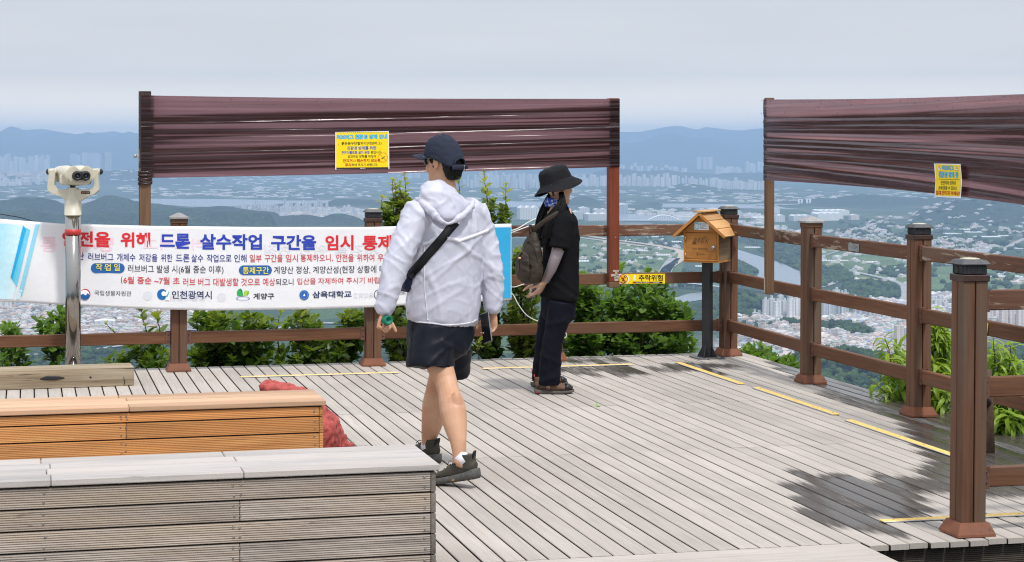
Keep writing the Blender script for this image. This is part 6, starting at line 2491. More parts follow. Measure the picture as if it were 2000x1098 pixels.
crown_mass('woods', 'dark green woods on the slopes and hedgerows below the deck', [
    ([(1480, 712), (1560, 692), (1640, 684), (1760, 700), (1800, 720), (2150, 690), (2150, 800), (1480, 800)], 1500, (4, 7.5), 0.9),
    ([(1475, 634), (1560, 628), (1690, 640), (1730, 656), (1690, 666), (1590, 660), (1475, 654)], 420, (5, 9), 0.9),
    ([(1380, 585), (1436, 570), (1490, 592), (1500, 622), (1470, 632), (1380, 640)], 380, (6, 11), 0.9),
    ([(1100, 575), (1300, 600), (1300, 640), (1100, 620)], 160, (6, 11), 0.8),
    ([(1440, 456), (1566, 470), (1566, 528), (1520, 511), (1470, 482)], 170, (6, 12), 0.7),
    ([(1436, 506), (1478, 530), (1466, 543), (1445, 530), (1436, 520)], 70, (6, 10), 0.7),
    ([(1590, 522), (1640, 520), (1668, 548), (1600, 562)], 130, (6, 12), 0.8),
    ([(1650, 560), (1690, 548), (1752, 560), (1756, 580), (1700, 586), (1650, 578)], 120, (6, 12), 0.8),
    ([(1700, 520), (1780, 522), (1780, 545), (1700, 538)], 40, (6, 12), 0.8),
    ([(1330, 540), (1372, 545), (1372, 560), (1330, 560)], 40, (7, 13), 1.3),
    ([(1100, 470), (1330, 490), (1320, 545), (1100, 555)], 90, (4, 8), 0.8),
    ([(1205, 452), (1340, 466), (1340, 484), (1205, 470)], 60, (5, 10), 0.8),
    ([(0, 612), (330, 612), (330, 640), (0, 650)], 160, (5, 9), 0.9),
    ([(150, 664), (340, 652), (340, 720), (150, 720)], 150, (4, 8), 0.8),
    ([(-100, 690), (150, 690), (150, 720), (-100, 720)], 120, (4, 8), 0.8),
    ([(1640, 432), (2050, 424), (2050, 500), (1640, 480)], 230, (7, 15), 0.8),
    ([(1800, 500), (2060, 505), (2060, 565), (1800, 570)], 110, (6, 12), 0.8)], 31)

# ------------------------------------------------------------------- the air
mh, nt = newmat('haze_air')
pv = nd(nt, 'ShaderNodeVolumePrincipled', {'Color': (0.425, 0.60, 0.88, 1), 'Density': 5.8e-5, 'Anisotropy': 0.0})
nt.links.new(pv.outputs[0], nt.nodes.new('ShaderNodeOutputMaterial').inputs['Volume'])
hz = MB()
Hh = 42500.0
vs = [(sx * Hh, sy * Hh, z) for z in (-393.0, 352.0) for (sx, sy) in ((-1, -1), (1, -1), (1, 1), (-1, 1))]
hz.add(vs, [(3, 2, 1, 0), (4, 5, 6, 7), (0, 1, 5, 4), (1, 2, 6, 5), (2, 3, 7, 6), (3, 0, 4, 7)], mh)
tag(hz.build('haze'), 'thin blue summer haze over the plain', 'haze', kind='stuff')

# =================================================================== SHRUBS
def leaf_mat(name, dark, lite, young, trans=0.42):
    m, nt = newmat(name)
    rn = attr(nt, 'rnd')
    yg = attr(nt, 'young')
    ob = nd(nt, 'ShaderNodeTexCoord').outputs['Object']
    n = noisev(nt, ob, 60, 2)
    c = mixc(nt, rn, dark, lite)
    c = mixc(nt, rng(nt, n, 0.3, 0.7, 0, 0.25), c, tuple(x * 0.6 for x in dark))
    c = mixc(nt, yg, c, young)
    tc = nd(nt, 'ShaderNodeVectorMath', {0: c, 1: (1.5, 1.7, 0.7)}, operation='MULTIPLY').outputs[0]
    d = nd(nt, 'ShaderNodeBsdfPrincipled', {'Base Color': c, 'Roughness': 0.42, 'Specular IOR Level': 0.42}).outputs[0]
    t = nd(nt, 'ShaderNodeBsdfTranslucent', {'Color': tc}).outputs[0]
    x = nd(nt, 'ShaderNodeMixShader', {0: trans, 1: d, 2: t}).outputs[0]
    nt.links.new(x, nt.nodes.new('ShaderNodeOutputMaterial').inputs[0])
    return m


M['leaf'] = leaf_mat('glossy_green_leaf', (0.032, 0.080, 0.012), (0.125, 0.225, 0.035), (0.42, 0.42, 0.07))
M['leaf_oak'] = leaf_mat('oak_leaf', (0.045, 0.100, 0.015), (0.150, 0.265, 0.045), (0.24, 0.34, 0.07))
M['leaf_peach'] = leaf_mat('long_drooping_leaf', (0.085, 0.165, 0.018), (0.28, 0.42, 0.045), (0.44, 0.52, 0.06))
M['twig'] = plain('brown_twig', (0.12, 0.075, 0.05), 0.8, 0, 0.3, 40)
M['twig_dark'] = plain('dark_twig', (0.035, 0.022, 0.018), 0.8, 0, 0.3, 40)

# leaf outlines: (along, half width) stations, and droop
SHAPES = {'oval': ([0.0, 0.22, 0.5, 0.78, 1.0], [0.02, 0.24, 0.30, 0.19, 0.01], 0.25), 'oak': ([0.0, 0.25, 0.52, 0.76, 1.0], [0.02, 0.13, 0.24, 0.30, 0.10], 0.18), 'peach': ([0.0, 0.2, 0.45, 0.72, 1.0], [0.02, 0.075, 0.095, 0.065, 0.005], 1.15)}


class Leaves:
    def __init__(s):
        s.v, s.f, s.r, s.y = [], [], [], []

    def leaf(s, p, d, up, L, kind, young, rr):
        st, wd, droop = SHAPES[kind]
        d = d.normalized()
        side = d.cross(up)
        if side.length < 1e-4:
            side = d.orthogonal()
        side.normalize()
        nrm = side.cross(d).normalized()
        b = len(s.v)
        r = rr.random()
        dr = droop * rr.uniform(0.5, 1.4)
        fold = rr.uniform(0.15, 0.5)
        q = p.copy()
        prev = 0.0
        ang = 0.25 if kind == 'peach' else 0.0
        wj = rr.uniform(0.85, 1.15)
        for k, (t, w) in enumerate(zip(st, wd)):
            ds = (t - prev) * L
            ang -= dr * (t - prev) * (1.8 if kind == 'peach' else 1.0)
            q = q + (d * math.cos(ang) + nrm * math.sin(ang)) * ds
            prev = t
            n2 = nrm * math.cos(ang) - d * math.sin(ang)
            w_ = w * L * wj
            s.v += [q - side * w_ + n2 * w_ * fold, q, q + side * w_ + n2 * w_ * fold]
            s.r += [r] * 3
            s.y += [young] * 3
            if k:
                o = b + 3 * (k - 1)
                s.f += [(o, o + 1, o + 4, o + 3), (o + 1, o + 2, o + 5, o + 4)]

    def build(s, name, mat, parent):
        me = bpy.data.meshes.new(name)
        L = Vector(parent.location)
        me.from_pydata([tuple(Vector(p) - L) for p in s.v], [], s.f)
        for nm, ar in (('rnd', s.r), ('young', s.y)):
            at = me.attributes.new(nm, 'FLOAT', 'POINT')
            at.data.foreach_set('value', np.array(ar, dtype=np.float32))
        me.polygons.foreach_set('use_smooth', [True] * len(s.f))
        me.materials.append(mat)
        o = bpy.data.objects.new(name, me)
        link(o)
        o.parent = parent
        return o


def twig_leaves(lv, mb, pts, L, kind, rr, n, young0=0.0, young1=0.0, r0=0.006, r1=0.0015, whorl=1, tw='twig', rise=0.35):
    """A shoot along pts, with leaves set alternately along it."""
    mb.tube(pts, [lerp(r0, r1, i / (len(pts) - 1)) for i in range(len(pts))], 5, M[tw])
    a = rr.uniform(0, 6.28)
    for k in range(n):
        t = 0.12 + 0.88 * (k + rr.uniform(0, 0.5)) / n
        i = min(int(t * (len(pts) - 1)), len(pts) - 2)
        f = t * (len(pts) - 1) - i
        p = pts[i].lerp(pts[i + 1], min(1, f))
        ax = (pts[i + 1] - pts[i]).normalized()
        o = ax.orthogonal().normalized()
        o2 = ax.cross(o)
        for w in range(whorl):
            a += 2.4 + rr.uniform(-0.4, 0.4)
            d = o * math.cos(a) + o2 * math.sin(a) + ax * (rise + 0.5 * t + rr.uniform(-0.2, 0.3)) + Vector((0, 0, 0.1))
            y = lerp(young0, young1, t) + rr.uniform(-0.1, 0.1)
            lv.leaf(p, d, Vector((0, 0, 1)) + Vector((rr.uniform(-.4, .4), rr.uniform(-.5, .3), 0)), L * rr.uniform(0.85, 1.4) * (1 - 0.35 * max(0, t - 0.75) / 0.25), kind, max(0, min(1, y)), rr)
    if kind != 'peach':
        for w in range(4):
            a += 1.57
            ax = (pts[-1] - pts[-2]).normalized()
            o = ax.orthogonal().normalized()
            d = o * math.cos(a) + ax.cross(o) * math.sin(a) + ax * 1.4
            lv.leaf(pts[-1], d, Vector((0, 0, 1)), L * rr.uniform(0.5, 0.75), kind, max(0, min(1, young1 + 0.15)), rr)


def shrub(label, blobs, root, kind, mat, seed, L=0.075, shoots=(), name='shrub', tw='twig', yb=0.05, group='shrubs beyond the railings', per=6, density=0.8):
    """blobs: (px, py, half width px, half height px, depth m, thickness m, twigs)."""
    rr = random.Random(seed)
    o = thing(name, label, 'shrub', root, group=group)
    lv, mb = Leaves(), MB()
    base = Vector(root)
    for (px, py, rx, ry, Y, th, n) in blobs:
        c = P(px, py, Y)
        sc = FL / Y
        hub = c + Vector((0, 0, -ry / sc * 0.9))
        mb.tube([base, base.lerp(hub, 0.5) + Vector((rr.uniform(-.1, .1), 0, 0.05)), hub, c], [0.016, 0.012, 0.009, 0.005], 6, M['twig_dark'])
        for k in range(int(n * density)):
            while True:
                q = Vector((rr.uniform(-1, 1), rr.uniform(-1, 1), rr.uniform(-1, 1)))
                if q.length < 1 and (q.length > 0.35 or rr.random() < 0.4):
                    break
            e = c + Vector((q.x * rx / sc, q.y * th, q.z * ry / sc))
            dirn = (e - hub).normalized()
            if kind == 'peach':
                dirn = (dirn + Vector((0, 0, 0.6))).normalized()
            else:
                dirn = (dirn + Vector((rr.uniform(-.5, .5), rr.uniform(-.6, .2), 0.5))).normalized()
            ln = rr.uniform(0.10, 0.24)
            s_ = e - dirn * ln
            mid = s_.lerp(e, 0.5) + Vector((rr.uniform(-.02, .02), rr.uniform(-.02, .02), 0.01))
            if rr.random() < 0.35:
                mb.tube([hub.lerp(s_, 0.25), hub.lerp(s_, 0.7) + Vector((rr.uniform(-.03, .03), 0, 0.02)), s_], [0.006, 0.0045, 0.003], 5, M[tw])
            top = max(0.0, q.z)
            twig_leaves(lv, mb, [s_, mid, e], L, kind, rr, per, yb * 0.3, yb + 0.25 * top * rr.random(), 0.003, 0.0012, 1, tw)
    for (pts, n, y0, y1, LL) in shoots:
        p3 = [P(*t) for t in pts]
        fine = []
        for i in range(len(p3) - 1):
            for k in range(4):
                fine.append(p3[i].lerp(p3[i + 1], k / 4) + Vector((rr.uniform(-.006, .006), 0, 0)))
        fine.append(p3[-1])
        twig_leaves(lv, mb, fine, LL, kind, rr, n, y0, y1, 0.0065, 0.0022, 1, tw, rise=0.25)
    wbuild(mb, 'stem', None, o)
    lv.build('foliage', mat, o)
    return o


def rootp(px, Y, dz=-1.1):
    return Vector(((px - 1000) / FL * Y, Y, dz))


shrub('small round-leaved green shrub at the far left under the banner end', [(34, 668, 32, 40, 16.4, 0.35, 26), (20, 700, 40, 24, 16.3, 0.3, 16)], rootp(34, 16.6), 'oak', M['leaf_oak'], 1, 0.085, yb=0.1)
shrub('bright green shrub just left of the steel binoculars pole', [(100, 648, 28, 44, 16.2, 0.35, 34), (116, 622, 15, 22, 16.2, 0.25, 14), (112, 690, 24, 26, 16.2, 0.3, 12)], rootp(104, 16.4), 'oak', M['leaf_oak'], 2, 0.085, yb=0.12, shoots=[([(112, 640, 16.2), (119, 598, 16.2)], 8, 0.1, 0.3, 0.08)])
shrub('sparse leafy shoots between the binoculars pole and the second back post', [(285, 672, 46, 32, 16.3, 0.3, 22), (222, 700, 34, 18, 16.2, 0.3, 8), (305, 705, 38, 26, 16.2, 0.3, 22)], rootp(280, 16.4), 'oval', M['leaf'], 3, 0.095, yb=0.1,
      shoots=[([(238, 664, 16.1), (213, 638, 16.1), (207, 632, 16.1)], 5, 0.3, 0.9, 0.045), ([(292, 668, 16.1), (280, 630, 16.1), (277, 606, 16.1)], 7, 0.1, 0.3, 0.09), ([(318, 660, 16.1), (308, 630, 16.1), (306, 615, 16.1)], 6, 0.1, 0.6, 0.085)])
shrub('dense dark shrub beneath the banner right of the second back post', [(425, 640, 60, 32, 16.4, 0.4, 62), (420, 690, 66, 36, 16.4, 0.4, 66), (500, 650, 40, 40, 16.3, 0.35, 36), (480, 700, 50, 24, 16.3, 0.35, 36)], rootp(430, 16.6), 'oval', M['leaf'], 4, 0.098, yb=0.08, tw='twig_dark')
shrub('leafy shrub with open gaps beneath the middle of the banner', [(600, 640, 48, 34, 16.6, 0.35, 36), (640, 690, 72, 34, 16.5, 0.4, 66), (570, 700, 44, 24, 16.5, 0.3, 24), (690, 640, 34, 36, 16.5, 0.3, 38)], rootp(620, 16.8), 'oval', M['leaf'], 5, 0.092, yb=0.12,
      shoots=[([(546, 690, 16.4), (540, 640, 16.4), (548, 612, 16.4)], 7, 0.15, 0.5, 0.085), ([(598, 680, 16.4), (592, 640, 16.4), (582, 605, 16.4)], 7, 0.15, 0.6, 0.085)])
shrub('shrub with tall yellow-tipped shoots rising behind the man', [(768, 420, 34, 34, 16.3, 0.25, 44), (790, 400, 24, 24, 16.3, 0.2, 16), (770, 640, 44, 60, 16.4, 0.35, 60), (790, 690, 46, 24, 16.4, 0.3, 30), (770, 530, 40, 70, 16.4, 0.3, 40)], rootp(780, 16.6), 'oval', M['leaf'], 6, 0.072, yb=0.18,
      shoots=[([(770, 440, 16.2), (768, 395, 16.2), (766, 353, 16.2)], 10, 0.25, 1.0, 0.062), ([(776, 440, 16.2), (774, 390, 16.2), (772, 362, 16.2)], 8, 0.25, 0.95, 0.055), ([(784, 430, 16.2), (783, 392, 16.2), (781, 358, 16.2)], 9, 0.25, 0.95, 0.06),
              ([(797, 430, 16.2), (794, 385, 16.2), (791, 342, 16.2)], 11, 0.2, 0.85, 0.066), ([(748, 430, 16.2), (746, 400, 16.2), (746, 386, 16.2)], 6, 0.3, 1.0, 0.055), ([(900, 440, 16.3), (898, 380, 16.3), (896, 338, 16.3)], 9, 0.15, 0.6, 0.062)])
shrub('tall narrow shoots with dark leaves right of the man\'s hood', [(952, 412, 20, 26, 16.3, 0.2, 26), (985, 415, 14, 18, 16.3, 0.2, 9), (950, 640, 40, 70, 16.4, 0.3, 64), (960, 540, 36, 60, 16.4, 0.3, 30)], rootp(955, 16.6), 'oval', M['leaf'], 7, 0.078, yb=0.15,
      shoots=[([(955, 440, 16.2), (951, 390, 16.2), (946, 338, 16.2)], 15, 0.05, 1.0, 0.075), ([(984, 438, 16.2), (987, 400, 16.2), (988, 362, 16.2)], 11, 0.0, 0.95, 0.062), ([(930, 690, 15.9), (936, 672, 15.9), (940, 660, 15.9)], 9, 0.8, 1.0, 0.05)])
shrub('shrub of mixed yellow-green leaves behind the slack rope and backpack', [(1022, 600, 40, 70, 16.3, 0.35, 90), (1020, 520, 26, 40, 16.3, 0.25, 34), (1040, 660, 48, 44, 16.3, 0.35, 76)], rootp(1030, 16.5), 'oval', M['leaf'], 8, 0.07, yb=0.3)
shrub('broad dense oak shrub below the fall-danger sign', [(1180, 610, 60, 54, 17.0, 0.45, 84), (1255, 590, 62, 60, 17.0, 0.45, 112), (1320, 620, 32, 30, 16.9, 0.3, 26), (1150, 660, 62, 40, 16.9, 0.4, 96), (1240, 668, 76, 38, 16.9, 0.4, 104), (1325, 672, 36, 28, 16.8, 0.3, 34), (1130, 580, 34, 46, 17.0, 0.3, 44)], rootp(1230, 17.3), 'oak', M['leaf_oak'], 9, 0.092, yb=0.1,
      shoots=[([(1212, 560, 16.8), (1214, 540, 16.8), (1215, 522, 16.8)], 6, 0.1, 0.2, 0.09)])
shrub('low oak shrub showing above the boards right of the corner post', [(1475, 700, 44, 24, 16.4, 0.3, 46), (1525, 716, 32, 22, 15.9, 0.3, 32)], rootp(1490, 16.6), 'oak', M['leaf_oak'], 10, 0.088, yb=0.15)
g = 'drooping long-leaved saplings'
shrub('drooping long-leaved sapling left of the third right post', [(1745, 690, 34, 50, 13.6, 0.25, 14), (1740, 770, 40, 40, 13.4, 0.25, 26), (1765, 730, 22, 46, 13.4, 0.2, 14)], rootp(1750, 13.8, -1.0), 'peach', M['leaf_peach'], 11, 0.135, per=7, group=g, yb=0.3,
      shoots=[([(1742, 720, 13.4), (1738, 690, 13.4), (1728, 656, 13.4)], 12, 0.3, 0.6, 0.13), ([(1740, 780, 13.2), (1722, 762, 13.2), (1702, 742, 13.2)], 9, 0.0, 0.3, 0.12)])
shrub('tall drooping sapling filling the gap between the third right post and the nearest post', [(1828, 680, 24, 80, 13.0, 0.25, 44), (1830, 760, 28, 70, 12.8, 0.25, 44), (1820, 640, 18, 40, 13.0, 0.2, 14)], rootp(1830, 13.2, -1.0), 'peach', M['leaf_peach'], 12, 0.135, per=7, group=g, yb=0.3,
      shoots=[([(1820, 660, 12.9), (1818, 620, 12.9), (1816, 598, 12.9)], 9, 0.2, 0.6, 0.13)])
shrub('drooping sapling right of the nearest post beside its mossy stump', [(1950, 710, 34, 50, 12.0, 0.25, 24), (1960, 790, 50, 56, 11.9, 0.3, 60), (2010, 760, 40, 60, 11.9, 0.3, 30), (1930, 820, 30, 40, 11.8, 0.25, 24)], rootp(1960, 12.2, -1.0), 'peach', M['leaf_peach'], 13, 0.13, per=7, group=g, yb=0.25,
      shoots=[([(1944, 720, 11.9), (1942, 690, 11.9), (1940, 655, 11.9)], 11, 0.2, 0.6, 0.13), ([(1968, 740, 11.9), (1972, 710, 11.9), (1976, 672, 11.9)], 10, 0.2, 0.6, 0.13)])
st = thing('tree_stump', 'gnarled grey stump beyond the boards right of the nearest post', 'stump', rootp(1929, 11.0, -1.2))
mb = MB()
mb.tube([P(1932, 900, 11.0), P(1931, 800, 11.0), P(1929, 740, 11.0), P(1932, 722, 11.0)], [0.035, 0.03, 0.026, 0.016], 9, M['twig'])
mb.tube([P(1928, 790, 10.97), P(1918, 775, 10.95), P(1906, 792, 10.9)], [0.03, 0.035, 0.012], 8, M['twig_dark'])
wbuild(mb, 'trunk', None, st)

# =================================================================== PEOPLE
def skin_mat(name, col):
    m, nt = newmat(name)
    ob = nd(nt, 'ShaderNodeTexCoord').outputs['Object']
    n = noisev(nt, ob, 9, 4)
    n2 = noisev(nt, ob, 120, 3)
    c = mixc(nt, rng(nt, n, 0.3, 0.7), tuple(x * y for x, y in zip(col, (0.88, 0.76, 0.70))), col)
    principled(nt, Base_Color=c, Roughness=0.5, Specular_IOR_Level=0.35, Subsurface_Weight=0.12, Subsurface_Radius=(0.012, 0.005, 0.003), Normal=bump(nt, n2, 0.12, 0.002))
    return m


def fabric(name, col, rough=0.75, var=0.12, weave=350, bmp=0.25, crinkle=0.0, trans=0.0, sheen=0.0, spec=0.3, cscale=22):
    m, nt = newmat(name)
    ob = nd(nt, 'ShaderNodeTexCoord').outputs['Object']
    n = noisev(nt, ob, 5, 5)
    c = mixc(nt, rng(nt, n, 0.3, 0.7), tuple(x * (1 - var) for x in col), tuple(min(1, x * (1 + var)) for x in col))
    h = mth(nt, 'MULTIPLY', noisev(nt, ob, weave, 2), 0.25)
    if crinkle:
        r1 = nd(nt, 'ShaderNodeTexNoise', {'Vector': ob, 'Scale': cscale, 'Detail': 5.0, 'Roughness': 0.6, 'Distortion': 0.8}).outputs[0]
        rd = mth(nt, 'ABSOLUTE', mth(nt, 'SUBTRACT', r1, 0.5))
        h = mth(nt, 'ADD', h, mth(nt, 'MULTIPLY', rd, -crinkle * 8))
    b = nd(nt, 'ShaderNodeBsdfPrincipled', {'Base Color': c, 'Roughness': rough, 'Specular IOR Level': spec, 'Sheen Weight': sheen, 'Normal': bump(nt, h, bmp, 0.006)}).outputs[0]
    if trans:
        t = nd(nt, 'ShaderNodeBsdfTranslucent', {'Color': c}).outputs[0]
        b = nd(nt, 'ShaderNodeMixShader', {0: trans, 1: b, 2: t}).outputs[0]
    nt.links.new(b, nt.nodes.new('ShaderNodeOutputMaterial').inputs[0])
    return m


M['skin_m'] = skin_mat('tanned_skin', (0.56, 0.335, 0.215))
M['skin_w'] = skin_mat('fair_skin', (0.68, 0.44, 0.31))
M['jacket'] = fabric('white_nylon', (0.56, 0.565, 0.66), 0.45, 0.03, 500, 0.22, 0.14, 0.08, 0.0, 0.4, 26)
M['jacket_trim'] = fabric('white_trim', (0.74, 0.73, 0.80), 0.5, 0.03, 500, 0.2)
M['shorts'] = fabric('black_sport_cloth', (0.009, 0.0105, 0.0165), 0.45, 0.15, 700, 0.2, 0.08, 0, 0.0, 0.12, 9)
M['cap_cloth'] = fabric('navy_cap_cloth', (0.030, 0.035, 0.055), 0.7, 0.1, 500, 0.3, 0.25, 0, 0.0, 0.06)
M['hair'] = plain('black_hair', (0.006, 0.0055, 0.0055), 0.42, 0, 0.4, 70, bmp=0.4, bscale=180, spec=0.22)
M['lens'] = plain('black_sunglass', (0.006, 0.006, 0.007), 0.12, 0, 0.1, 10, spec=0.8)
M['strap'] = fabric('black_webbing', (0.010, 0.010, 0.011), 0.65, 0.2, 600, 0.3)
M['navy_bag'] = fabric('navy_bag_cloth', (0.015, 0.022, 0.06), 0.6, 0.2)
M['sock'] = fabric('white_sock', (0.72, 0.71, 0.78), 0.85, 0.06, 300, 0.5)
M['shoe_dark'] = fabric('dark_olive_shoe', (0.050, 0.045, 0.034), 0.7, 0.35, 300, 0.4)
M['shoe_sole'] = plain('dark_grey_foam', (0.075, 0.073, 0.068), 0.75, 0, 0.35, 60, bmp=0.4, bscale=120)
M['orange'] = plain('orange_tab', (0.75, 0.30, 0.02), 0.5)
M['phone'] = plain('black_phone', (0.012, 0.012, 0.014), 0.15, 0, 0.2, 20, spec=0.7)
M['phone_edge'] = plain('grey_phone_edge', (0.25, 0.25, 0.27), 0.3, 0.8, 0.1, 20)
M['green_cloth'] = fabric('green_rolled_cloth', (0.010, 0.16, 0.10), 0.6, 0.3, 200, 0.4)
M['tee'] = fabric('black_cotton', (0.009, 0.009, 0.0105), 0.85, 0.15, 400, 0.3, 0.05, 0, 0.0, 0.06)
M['trousers'] = fabric('dark_navy_trousers', (0.0085, 0.0095, 0.0155), 0.7, 0.15, 500, 0.25, 0.05, 0, 0.0, 0.06)
M['arm_sleeve'] = fabric('mauve_grey_arm_sleeve', (0.33, 0.275, 0.29), 0.6, 0.08, 500, 0.15)
M['hat'] = fabric('black_hat_cloth', (0.016, 0.016, 0.019), 0.65, 0.15, 400, 0.35, 0.25, 0, 0.0, 0.06)
M['pack'] = fabric('brown_grey_pack_cloth', (0.045, 0.035, 0.027), 0.5, 0.2, 300, 0.4, 0.2, 0, 0, 0.15, 14)
M['pack_dark'] = fabric('dark_pack_piping', (0.028, 0.024, 0.021), 0.6, 0.2)
M['boot'] = fabric('brown_suede', (0.135, 0.080, 0.052), 0.85, 0.3, 150, 0.5)
M['boot_sole'] = plain('grey_boot_sole', (0.085, 0.078, 0.068), 0.8, 0, 0.3, 50, bmp=0.4)
M['red_lace'] = plain('red_lace', (0.55, 0.03, 0.035), 0.6)
mb_, nt = newmat('blue_bandana')
ob = nd(nt, 'ShaderNodeTexCoord').outputs['Object']
v_ = nd(nt, 'ShaderNodeTexVoronoi', {'Vector': ob, 'Scale': 62.0}, feature='DISTANCE_TO_EDGE').outputs[0]
n_ = noisev(nt, ob, 40, 2)
c = mixc(nt, mth(nt, 'MULTIPLY', rng(nt, v_, 0.055, 0.075), rng(nt, n_, 0.5, 0.56)), (0.018, 0.065, 0.42), (0.70, 0.74, 0.80))
principled(nt, Base_Color=c, Roughness=0.8)
M['bandana'] = mb_


def ring_loft(mb, rings, mat=None, smooth=True, close=True):
    n = len(rings[0])
    vs = [p for r_ in rings for p in r_]
    fs = []
    for i in range(len(rings) - 1):
        for k in range(n):
            j = (k + 1) % n
            fs.append((i * n + k, i * n + j, (i + 1) * n + j, (i + 1) * n + k))
    if close:
        fs.append(tuple(range(n))[::-1])
        fs.append(tuple((len(rings) - 1) * n + k for k in range(n)))
    mb.add(vs, fs, mat, smooth)


def frame(c, f, u=(0, 0, 1)):
    """Matrix whose x axis is f (forward), z near u."""
    f = Vector(f).normalized()
    l = Vector(u).cross(f).normalized()
    w = f.cross(l)
    m = Matrix((f, l, w)).transposed().to_4x4()
    m.translation = c
    return m


def head_shape(mb, H, s=1.0, female=False):
    """H: frame at ear height, x forward, y left, z up."""
    def q(x, y, z):
        return H @ Vector((x * s, y * s, z * s))
    secs = [(-.118, .045, .078, .018), (-.108, .020, .088, .032), (-.088, -.015, .090, .046), (-.060, -.050, .088, .056), (-.030, -.078, .089, .063), (0, -.090, .088, .069),
            (.030, -.097, .083, .073), (.060, -.099, .090, .076), (.088, -.092, .078, .070), (.108, -.070, .054, .054), (.120, -.035, .020, .024)]
    jw = 0.90 if female else 1.0
    rings = []
    for (z, b, f, w) in secs:
        cx, rx = (b + f) / 2, (f - b) / 2
        if z < -0.02:
            w *= jw
        rings.append([q(cx + rx * math.copysign(abs(math.cos(a)) ** 0.9, math.cos(a)), w * math.copysign(abs(math.sin(a)) ** 0.9, math.sin(a)), z) for a in [2 * math.pi * k / 20 for k in range(20)]])
    ring_loft(mb, rings)
    mb.tube([q(.082, 0, .034), q(.096, 0, .010), q(.106, 0, -.012), q(.096, 0, -.024)], [.008 * s, .010 * s, .014 * s, .011 * s], 8)
    mb.tube([q(.080, .022, -.052), q(.093, 0, -.050), q(.080, -.022, -.052)], [.004 * s, .008 * s, .004 * s], 8)
    mb.tube([q(.078, .020, -.064), q(.091, 0, -.062), q(.078, -.020, -.064)], [.004 * s, .008 * s, .004 * s], 8)
    mb.ell(q(.074, 0, -.100), (.017 * s, .017 * s, .014 * s), 10)
    mb.tube([q(.075, .045, .046), q(.089, .02, .050), q(.090, 0, .047), q(.089, -.02, .050), q(.075, -.045, .046)], .008 * s, 8)
    for y in (1, -1):
        mb.ell(q(.066, .036 * y, -.02), (.022 * s, .022 * s, .020 * s), 10)
        R4 = H.to_3x3().to_4x4() @ Matrix.Rotation(R(25 * y), 4, 'Z') @ Matrix.Rotation(R(-12), 4, 'Y')
        mb.ell(q(-.012, .076 * y, .004), (.017 * s, .007 * s, .031 * s), 12, M=R4)
        mb.ell(q(-.006, .073 * y, -.022), (.010 * s, .006 * s, .012 * s), 10, M=R4)
        # rim of the ear
        mb.tube([q(.004, .078 * y, .020), q(-.010, .083 * y, .034), q(-.026, .084 * y, .024), q(-.029, .082 * y, .002), q(-.018, .079 * y, -.018)], .0046 * s, 7)


def eyes(H, s=1.0):
    mb = MB()
    for y in (1, -1):
        mb.ell(H @ Vector((.0745 * s, .031 * y * s, .026 * s)), .0105 * s, 12, M['sock'])
        mb.ell(H @ Vector((.0815 * s, .031 * y * s, .026 * s)), (.0045 * s, .0052 * s, .0052 * s), 10, M['hair'], H.to_3x3().to_4x4())
    return mb


def hand_shape(mb, w, d, n, s, curls, thumb=(0.5, 0.6, 0.5), sc=1.0, spread=0.0):
    """w wrist, d towards knuckles, n out of the palm, s towards the thumb."""
    d, n = Vector(d).normalized(), Vector(n).normalized()
    n = (n - d * n.dot(d)).normalized()
    s0 = Vector(s)
    s = d.cross(n)
    if s.dot(s0) < 0:
        s = -s
    mb.tube([w - d * .03, w, w + d * .03 * sc, w + d * .065 * sc, w + d * .090 * sc, w + d * .096 * sc], [(.026 * sc, .019 * sc), (.027 * sc, .019 * sc), (.035 * sc, .016 * sc), (.041 * sc, .0145 * sc), (.040 * sc, .012 * sc), (.034 * sc, .008 * sc)], 14, up=n)
    for k in range(4):
        off = (.0295, .0098, -.0098, -.0285)[k]
        L = (.070, .078, .073, .057)[k] * sc
        b = w + d * (.086, .090, .087, .080)[k] * sc + s * off * sc
        c = curls[k]
        ang = 0.0
        pts = [b - d * .012, b]
        for q_, (fr, a) in enumerate(zip((.44, .31, .25), c)):
            ang += a
            dd = (d * math.cos(ang) + n * math.sin(ang) + s * spread * (1.5 - k) * 0.3).normalized()
            pts.append(pts[-1] + dd * L * fr)
        r0 = .0086 * sc * (1, 1.03, .98, .86)[k]
        mb.tube(pts, [r0, r0, r0 * .96, r0 * .88, r0 * .66], 10)
    b = w + d * .026 * sc + s * .026 * sc
    t1 = (d * thumb[0] + s * thumb[1] + n * thumb[2]).normalized()
    t2 = (t1 + d * 0.5 + n * 0.25).normalized()
    t3 = (t2 + d * 0.25 + n * 0.2).normalized()
    p1 = b + t1 * .040 * sc
    p2 = p1 + t2 * .034 * sc
    mb.tube([b - t1 * .012, b, p1, p2, p2 + t3 * .024 * sc], [.014 * sc, .0145 * sc, .0112 * sc, .0102 * sc, .0068 * sc], 10)
    return s


def join_extra(me, mb):
    """Add small closed shapes (eyes) to a finished skin mesh, keeping their materials."""
    b = bmesh.new()
    b.from_mesh(me)
    k = len(me.materials)
    m2 = mb.mesh('extra')
    off = len(b.faces)
    b.from_mesh(m2)
    b.faces.ensure_lookup_table()
    for i, p in enumerate(m2.polygons):
        b.faces[off + i].material_index = k + p.material_index
    b.to_mesh(me)
    b.free()
    for m_ in m2.materials:
        me.materials.append(m_)
    bpy.data.meshes.remove(m2)


def displace(me, fn):
    co, no = mesh_arrays(me)
    for i in range(len(co)):
        p = Vector(co[i])
        co[i] = p + Vector(no[i]) * fn(p, Vector(no[i]))
    me.vertices.foreach_set('co', co.ravel())
    me.update()


def ridge(p, k=1.0):
    return 1.0 - 2.0 * abs(noise.noise(p * k))


